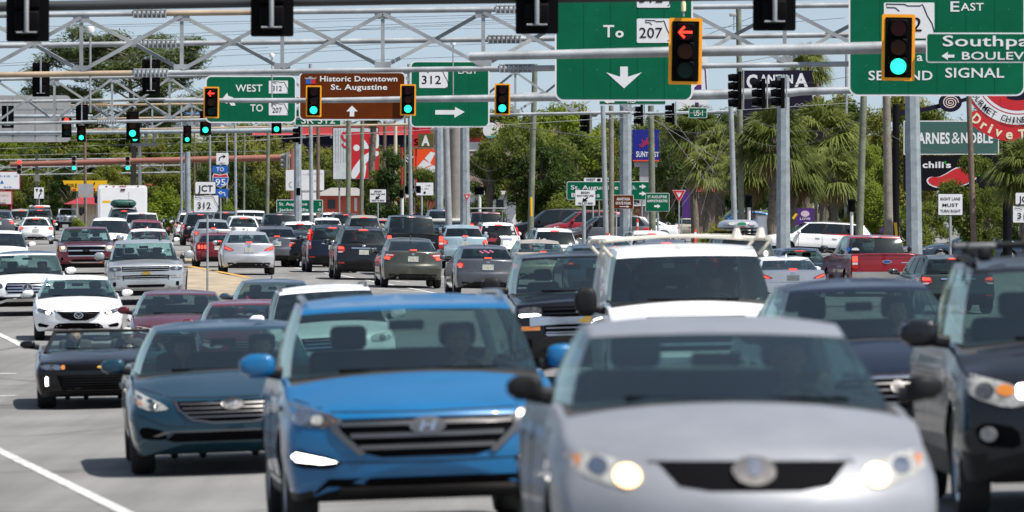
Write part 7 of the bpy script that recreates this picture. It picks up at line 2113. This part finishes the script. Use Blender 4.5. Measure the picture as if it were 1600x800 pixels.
# ------------------------------------------------------------------ people in the cars
SKIN = mat('skin', (.36, .20, .13), .55, var=.1, vscale=8); SKIN2 = mat('skin_pale', (.50, .30, .21), .55, var=.1, vscale=8)
HAIRD = mat('hair_dark', (.03, .02, .014), .6); HAIRG = mat('hair_grey', (.25, .23, .21), .6); EYE = mat('eye_dark', (.015, .012, .01), .2); LIP = mat('lip', (.30, .10, .085), .5)
CLOTH = {n: mat('cloth_' + n, c, .85, var=.15, vscale=10) for n, c in dict(white=(.65, .65, .63), navy=(.03, .04, .08), grey=(.2, .2, .21), red=(.35, .04, .04), teal=(.05, .2, .2), black=(.02, .02, .022)).items()}
def seated_body():
    V, E, Rr = [], [], []
    def ch(pts, parent=None):
        last = parent
        for p, r in pts:
            V.append(p); Rr.append(r)
            if last is not None: E.append((last, len(V) - 1))
            last = len(V) - 1
        return last
    pel = ch([((0, 0, 0), .15)])
    chest = ch([((0, .05, .2), .14), ((0, .10, .40), .15)], pel)
    ch([((0, .11, .53), .075), ((0, .09, .60), .055), ((0, .075, .65), .06)], chest)
    for s in (1, -1):
        wr = ch([((s * .17, .11, .47), .075), ((s * .235, .04, .40), .055), ((s * .27, -.10, .24), .047), ((s * .21, -.27, .33), .040), ((s * .16, -.38, .41), .028), ((s * .155, -.43, .435), .036)], chest)
        for k, (dx, L) in enumerate(((-.027, .07), (-.009, .08), (.009, .075), (.027, .06))):
            ch([((s * (.155 + dx), -.475, .455), .0095), ((s * (.155 + dx), -.475 - L * .45, .44), .009), ((s * (.155 + dx * .8), -.475 - L * .3, .40), .008)], wr)
        ch([((s * .12, -.43, .45), .011), ((s * .105, -.46, .455), .0095), ((s * .10, -.485, .44), .008)], wr)
        ch([((s * .10, -.06, -.01), .10), ((s * .15, -.45, .10), .07), ((s * .13, -.68, -.20), .05), ((s * .13, -.72, -.28), .04), ((s * .13, -.84, -.30), .035)], pel)
    me = bpy.data.meshes.new('person'); me.from_pydata(V, E, [])
    o = bpy.data.objects.new('person', me); COL.objects.link(o)
    o.modifiers.new('skin', 'SKIN'); sb = o.modifiers.new('sub', 'SUBSURF'); sb.levels = 1; sb.render_levels = 1
    for i, r in enumerate(Rr): me.skin_vertices[0].data[i].radius = (r, r)
    me.skin_vertices[0].data[0].use_root = True
    dg = bpy.context.evaluated_depsgraph_get()
    b = bpy.data.meshes.new_from_object(o.evaluated_get(dg))
    bpy.data.objects.remove(o)
    mb = MB()
    vs = [v.co.copy() for v in b.vertices]
    for p in b.polygons:
        c = p.center
        sk = (c.z > .56) or (c.y < -.16 and c.z > .2 and abs(c.x) > .09 and c.z > .28)
        mb.m.append(0 if sk else (1 if c.z > .05 and not (c.y < -.15 and c.z < .2) else 2))
        mb.f.append(tuple(p.vertices))
    mb.v = [tuple(v) for v in vs]
    # head with face
    bm = bmesh.new(); bmesh.ops.create_uvsphere(bm, u_segments=20, v_segments=16, radius=1)
    for v in bm.verts:
        x, y, z = v.co
        t = max(0, -z)
        v.co = Vector((x * .076 * (1 - .28 * t), y * .098 * (1 - .12 * t) - .012 * t + .055, z * .118 + .745))
        if y < -.85 and -.35 < z < .1 and abs(x) < .25: v.co.y -= .022
    bm.verts.index_update()
    mb.add([v.co for v in bm.verts], [[v.index for v in f.verts] for f in bm.faces], 0); bm.free()
    for s in (1, -1):
        mb.bev((s * .03, -.032, .755), (.024, .016, .011), .004, 3); mb.bev((s * .079, .06, .74), (.016, .03, .055), .006, 0)
    mb.bev((0, -.033, .683), (.045, .016, .012), .004, 4)
    me = mb.mesh('person', [SKIN, CLOTH['navy'], CLOTH['black'], EYE, LIP], fix=False)
    return me
PME = seated_body()
def hair_mesh(long):
    bm = bmesh.new(); bmesh.ops.create_uvsphere(bm, u_segments=20, v_segments=14, radius=1)
    for v in bm.verts:
        x, y, z = v.co
        k = 1.0
        if y < -.2 and z < .45: k = .86
        if y >= -.2 and z < -.2 and long: z = z * 1.9
        elif z < -.3: k = .9
        v.co = Vector((x * .084 * k, (y * .106 * k) + .062, z * .124 * k + .752))
    me = bpy.data.meshes.new('hair'); bm.to_mesh(me); bm.free(); me.shade_smooth()
    return me
HS, HL = hair_mesh(False), hair_mesh(True)
def person(proto, root, side, cloth, skin, hair, label, long=False, cap=None, dy=0.0, ds=0.0):
    o = bpy.data.objects.new('person', PME); COL.objects.link(o)
    tag(o, label, 'person', 'people in the cars')
    for i, m in ((0, skin), (1, CLOTH[cloth])):
        o.material_slots[i].link = 'OBJECT'; o.material_slots[i].material = m
    q = root.matrix_basis.copy()
    loc = Vector((.37 * side, proto.y0 + proto.cowly + 1.08 + dy, proto.cowl - .56 + ds))
    o.matrix_world = q @ Matrix.Translation(loc)
    h = link('hair', HL if long else HS, o); h.data = h.data.copy(); h.data.materials.clear(); h.data.materials.append(hair)
    if cap:
        c = MB().lathe([(.0, .13), (.05, .12), (.082, .08), (.09, .03), (.088, .025)], 'z', (0, 0, 0), 18)
        c.bev((0, -.12, .03), (.13, .11, .012), .005)
        co = c.build('cap', CLOTH[cap], o); co.location = (0, .06, .755); co.scale = (1.0, 1.15, 1)
    return o
bpy.context.view_layer.update()
person(corolla_, O1, 1, 'navy', SKIN, HAIRD, 'person in a navy shirt driving the nearest silver sedan')
person(tucson_, O2, 1, 'grey', SKIN2, HAIRG, 'person in a grey shirt driving the bright blue crossover')
person(sonata_, O3, 1, 'black', SKIN2, HAIRD, 'person in dark clothes driving the dark teal sedan'); person(sonata_, O3, -1, 'red', SKIN, HAIRD, 'person in red in the passenger seat of the dark teal sedan', long=True)
person(camaro_, O4, 1, 'white', SKIN2, HAIRG, 'person in a white cap driving the black convertible', cap='white'); person(camaro_, O4, -1, 'teal', SKIN2, HAIRD, 'person with long dark hair in the passenger seat of the black convertible', long=True)
person(plain_, O6, 1, 'teal', SKIN2, HAIRD, 'person driving the dark navy sedan on the right'); person(van_, O7, 1, 'grey', SKIN, HAIRD, 'person driving the white work van')
person(wsuv_, O11, 1, 'white', SKIN, HAIRD, 'person in a white shirt driving the people carrier at the left edge', ds=.05); person(gls_, O10, 1, 'grey', SKIN, HAIRD, 'person driving the white luxury sport utility')

# ------------------------------------------------------------------ loads and things on the vehicles
def on(proto, root, x, y, z):
    return root.matrix_basis @ Vector((x, y, z))
def thing_on(name, label, cat, root, x, y, z, group=None):
    t = thing(name, label, cat, (0, 0, 0), 0, group)
    q = root.matrix_basis.copy()
    loc, rot, sc = q.decompose()
    t.location = q @ Vector((x, y, z)); t.rotation_euler = rot.to_euler()
    return t
PALEM = mat('pale_rack_paint', (.62, .58, .50), .6, var=.15, vscale=3)
# ladder rack on the white van
r = thing_on('ladder_rack', 'pale ladder rack with upright stops on the white work van', 'roof rack', O7, 0, O7 and van_.y0, van_.H)
for yy in (1.9, 4.6):
    pts = [(x, yy, .03 + .06 * (1 - (x / 1.0) ** 2)) for x in np.linspace(-1.0, 1.0, 9)]
    MB().path([(-.86, yy, -.14), (-1.0, yy, .02)] + pts + [(1.0, yy, .02), (.86, yy, -.14)], .021, 8).build('crossbar', PALEM, r)
for x in (-.95, .95): MB().tube((x, 1.7, .05), (x, 5.1, .05), .026, n=8).build('side_rail', PALEM, r)
for x in (.60, .88):
    MB().path([(x, 1.9, .05), (x + .01, 1.9, .17)], [.07, .03], 8).build('ladder_stop', PALEM, r)
# roof box on the black sport utility
BOX = mat('box_silver', (.36, .39, .42), .3, metal=.3, coat=.4)
r = thing_on('roof_box', 'silver roof box with stickers on the black sport utility', 'roof box', D20, 0, .2, suv_sq.H)
bm = bmesh.new(); bmesh.ops.create_uvsphere(bm, u_segments=28, v_segments=16, radius=1)
for v in bm.verts:
    x, y, z = [math.copysign(abs(a) ** .55, a) for a in v.co]
    v.co = Vector((x * .52 * (1 - .12 * max(0, z)), y * .95, .20 + z * (.18 if z > 0 else .10)))
bm.verts.index_update(); MB().add([v.co for v in bm.verts], [[v.index for v in f.verts] for f in bm.faces]).build('shell', BOX, r); bm.free()
MB().lathe([(.90, -.012), (.915, 0), (.90, .012)], 'z', (0, 0, 0), 36, closed=True).build('seam_band', BLACK, r).scale = (.565, 1.05, 1); KIDS[r.name][-1].location = (0, 0, .19)
for x, w_, m in ((-.27, .10, SWHITE), (.27, .10, SWHITE), (.0, .12, mat('sticker_green', (.02, .25, .1), .4))):
    MB().prism(ell(x, .27, w_, .04, 16), .86, .95).build('sticker', m, r, smooth=False)
for y in (-.5, .5): MB().box((0, y, .04), (1.2, .05, .05)).build('crossbar', BLACK, r)
# spare wheel on the white crossover
r = thing_on('spare_wheel', 'black covered spare wheel on the back door of the white crossover', 'spare wheel', D12, .30, suv_tall.y1 + .02, .92)
MB().lathe([(0, .20), (.26, .20), (.34, .17), (.36, .10), (.36, .0), (.30, -.02)], 'y', (0, 0, 0), 28).build('cover', BLACK, r)
m = MB(); stroke(m, [(-.2, .12), (.2, -.02)], .05, .205); stroke(m, [(-.12, -.02), (.18, .12)], .05, .206); m.prism(chaikin([(-.22, .05), (0, .16), (.22, .05), (0, -.04)], 1), .201, .204); m.build('cover_print', mat('print_red', (.3, .03, .05), .5), r, smooth=False)
for sx in (1, -1):
    for k in range(3): suv_tall.patch  # stickers sit in the window mesh of the car below
m = MB()
for k, (x, z) in enumerate(((-.52, 1.50), (-.53, 1.38), (-.56, 1.24), (.50, 1.50), (.53, 1.26), (-.50, 1.44))): m.prism(ell(x, z, .06, .04, 12), suv_tall.y1 - .02 - (z - 1.15) * .30 + .05, suv_tall.y1 + .0 - (z - 1.15) * .30 + .055)
o = m.build('window_sticker', SWHITE, D12, smooth=False)
m = MB().prism(ell(.42, 1.28, .10, .10, 18), suv_sq.y1 - .02, suv_sq.y1 - .01); o = m.build('window_sticker', SWHITE, D14, smooth=False)  # white disc stands in for the sun glint on this rear window
m = MB()
for k in range(7): m.prism(ell(-.17 + .055 * k, 1.27 + .03 * math.sin(k * 2.1), .035, .022, 8), accord_.y1 - .72, accord_.y1 - .715)
o = m.build('window_sticker', mat('sticker_pink', (.75, .2, .35), .5), D2, smooth=False)
# green cargo bundle
r = thing_on('cargo_bundle', 'dark green cargo bundle strapped to a dark sport utility roof', 'cargo', D34, 0, .4, suv_low.H + .06)
bm = bmesh.new(); bmesh.ops.create_icosphere(bm, subdivisions=4, radius=1)
rg = np.random.default_rng(3)
for v in bm.verts:
    x, y, z = [math.copysign(abs(a) ** .6, a) for a in v.co]
    n = .05 * math.sin(9 * x + 3 * y) + .04 * math.sin(13 * y + 5 * z)
    v.co = Vector((x * .62 * (1 + n), y * .6, .19 + z * .20 * (1 + n)))
bm.verts.index_update(); MB().add([v.co for v in bm.verts], [[v.index for v in f.verts] for f in bm.faces]).build('tarp', mat('tarp_green', (.012, .07, .05), .5, var=.3, vscale=6, bump=.3, bscale=10), r); bm.free()
for x in (-.3, .3): MB().lathe([(.60, -.02), (.63, 0), (.60, .02)], 'x', (0, 0, 0), 24, closed=True).build('strap', BLACK, r).location = (x, 0, .19); KIDS[r.name][-1].scale = (1, 1, .34)
MB().box((0, 0, -.03), (1.25, 1.1, .04)).build('rack_floor', BLACK, r)
# board across the blue pickup
r = thing_on('board', 'white board lying across the bed of the blue pickup', 'board', D10, 0, f_black.y1 - .35, 1.36)
MB().bev((0, 0, .06), (2.05, .5, .13), .02).build('plank', WHW, r); MB().bev((0, .02, -.02), (1.9, .44, .03), .01).build('underside_slat', WOODP, r)
# ladder rack on the maroon pickup
r = thing_on('ladder_rack', 'grey tube rack over the maroon pickup', 'roof rack', D13, 0, 0, 1.3)
for y in (-1.0, f_black.y1 - .5):
    MB().path([(-.95, y, 0), (-.98, y, .72), (.98, y, .72), (.95, y, 0)], .035, 8).build('hoop', GALVD, r)
for x in (-.98, .98): MB().tube((x, -1.6, .74), (x, f_black.y1 - .2, .74), .03, n=8).build('side_rail', GALVD, r)
# light bar on the sport utility far left, bars on the dark slate one
r = thing_on('light_bar', 'white light bar with a red middle on a far sport utility roof', 'light bar', D31, 0, -.6, suv_sq.H + .03)
MB().bev((0, 0, .08), (1.2, .3, .14), .05).build('housing', SWHITE, r); MB().bev((0, .16, .08), (.5, .04, .07), .015).build('lens', BRAKE, r)
r = thing_on('roof_rack', 'black crossbars with pale end caps on the dark slate sport utility', 'roof rack', O5, 0, path_.y0, path_.H)
for y in (2.1, 3.2):
    MB().bev((0, y, .075), (1.45, .08, .05), .02).build('crossbar', BLACK, r)
    for x in (-.62, -.2, .3): MB().bev((x, y - .045, .075), (.20, .03, .04), .015).build('pale_cap', mat('pale_grey_plastic', (.16, .165, .17), .5), r)
    for x in (-.6, .6): MB().bev((x, y, .02), (.10, .12, .10), .03).build('foot', BLACK, r)
# clutter on the dashboard of the far white sedan
r = thing_on('clutter', 'pile of grey clutter on the dashboard of the white sedan behind the silver pickup', 'clutter', O15, 0, plain_.y0 + plain_.cowly + .45, plain_.cowl + .02)
for k in range(9): MB().bev((rnd.uniform(-.55, .5), rnd.uniform(-.05, .15), .04), (rnd.uniform(.08, .18), .12, rnd.uniform(.06, .12)), .03).build('bundle', rnd.choice((SALU, SEATM, TANW)), r)
# stickers of the red pickup
m = MB(); m.prism(chaikin([(.48, 1.40), (.52, 1.47), (.60, 1.49), (.70, 1.46), (.72, 1.41)], 1), f_red.y1 - 1.86, f_red.y1 - 1.855); m.build('window_sticker', SWHITE, D23, smooth=False)
m = MB(); m.prism(ell(.80, 1.44, .06, .07, 14), f_red.y1 - 1.86, f_red.y1 - 1.855); m.build('window_sticker', SBLUE, D23, smooth=False)

# ------------------------------------------------------------------ white camper
def camper():
    Y = F / 28.0
    p = at(192, HY, Y); g = rz_(p.x, Y)
    r = thing('camper', 'tall white camper with dark marker lamps seen from behind', 'camper', (p.x, Y, g), R(180 + YAW))
    r.scale = (1.13, 1, .97)
    WB = mat('camper_white', (.72, .73, .73), .4, var=.05, vscale=2)
    prof = rrect(-1.2, .62, 1.2, 3.17, .16, 5)
    b = MB(); b.prism(prof, -6.5, -.0, 0); b.build('body', WB, r)
    for o in KIDS[r.name]: o.location = (0, 0, 0)
    m = MB(); m.prism(rrect(-1.12, .72, 1.12, 3.05, .12, 5), -.0, .03); m.build('rear_panel', WB, r)
    for x in (-.75, -.12, .12, .45, 0, .8): MB().bev((x, .02, 3.12), (.10, .05, .05), .015).build('marker_lamp', TAIL, r)
    MB().bev((0, .05, 2.92), (.22, .04, .10), .01).build('high_brake_light', mat('dark_lens', (.08, .01, .015), .2), r)
    m = MB().prism(rrect(.62, 2.16, 1.0, 2.30, .03), .03, .036); m.build('yellow_sticker', YELL, r, smooth=False)
    for x in (-.9, .9):
        MB().bev((x, .04, 1.05), (.18, .05, .42), .02).build('tail_light', TAIL, r)
        MB().bev((x * 1.36, -6.0, 2.35), (.22, .15, .42), .05).build('mirror', BLACK, r)
        w_ = MB().lathe([(.25, -.14), (.38, -.15), (.42, -.10), (.42, .10), (.38, .15), (.25, .14)], 'x', (0, 0, 0), 24).build('wheel', TYRE, r); w_.location = (x, -2.0, .42)
        w2 = MB().lathe([(.25, -.14), (.38, -.15), (.42, -.10), (.42, .10), (.38, .15), (.25, .14)], 'x', (0, 0, 0), 24).build('wheel', TYRE, r); w2.location = (x, -6.0, .42)
    MB().bev((0, .06, .62), (2.3, .12, .22), .04).build('rear_bumper', BLACK, r)
    m = MB().bev((-.3, .035, 1.9), (.02, .02, 1.8), .005); m.build('panel_seam', SALU, r)
camper()
# ------------------------------------------------------------------ white jeep
def jeep():
    Y = F / 20.5
    p = at(106, HY, Y); g = rz_(p.x, Y)
    r = thing('offroad_car', 'small white boxy off-road car with round headlights facing us', 'car', (p.x, Y, g), R(YAW), ON)
    z = (CZ - (326 - HY) * Y / F - g) / 1.85
    r.scale = (1, 1, max(.85, min(1.2, z)))
    wp = PNT['white']
    MB().bev((0, 1.0, .95), (1.35, 2.0, .55), .06).build('hood', wp, r); MB().bev((0, 2.9, .95), (1.62, 2.2, .7), .06).build('body', wp, r)
    m = MB().bev((0, 3.0, 1.80), (1.42, 1.9, .07), .03)
    for sx in (-1, 1):
        m.path([(sx * .68, 1.85, 1.28), (sx * .64, 2.05, 1.80)], .045, 8); m.path([(sx * .68, 3.9, 1.28), (sx * .66, 3.9, 1.80)], .05, 8)
    m.build('roof', wp, r)
    MB().add([(-.64, 1.86, 1.30), (.64, 1.86, 1.30), (.61, 2.05, 1.76), (-.61, 2.05, 1.76)], [(0, 1, 2, 3)]).build('windshield', GLASS, r, fix=False)
    g_ = MB().bev((0, -.02, .98), (1.28, .06, .48), .03).build('grille', wp, r)
    for k in range(7): link('slot', MB().bev(((k - 3) * .095, -.055, .98), (.05, .02, .34), .01).mesh('slot', GRILM), g_)
    for sx in (-1, 1):
        link('headlight_ring', MB().lathe([(.11, -.02), (.125, -.045), (.11, -.06)], 'y', (sx * .5, 0, 1.02), 20).mesh('headlight_ring', CHROME), g_)
        MB().lathe([(0, -.075), (.06, -.07), (.105, -.04)], 'y', (sx * .5, 0, 1.02), 20).build('headlight', LENS, r)
        MB().bev((sx * .86, .45, .92), (.36, .95, .10), .05).build('fender', wp, r)
        MB().bev((sx * .86, 3.3, .92), (.36, 1.0, .10), .05).build('fender', wp, r)
        MB().bev((sx * 1.02, 1.95, 1.36), (.2, .1, .2), .04).build('mirror', BLACK, r)
        for y in (.5, 3.3):
            w_ = MB().lathe([(.24, -.13), (.36, -.14), (.40, -.08), (.40, .08), (.36, .14), (.24, .13)], 'x', (0, 0, 0), 24).build('wheel', TYRE, r); w_.location = (sx * .78, y, .40)
            link('rim', MB().lathe([(.02, .10 * sx), (.22, .09 * sx), (.25, .12 * sx)], 'x', (0, 0, 0), 20).mesh('rim', RIM), w_)
    MB().bev((0, -.22, .62), (1.6, .16, .2), .05).build('bumper', BLACK, r)
jeep()
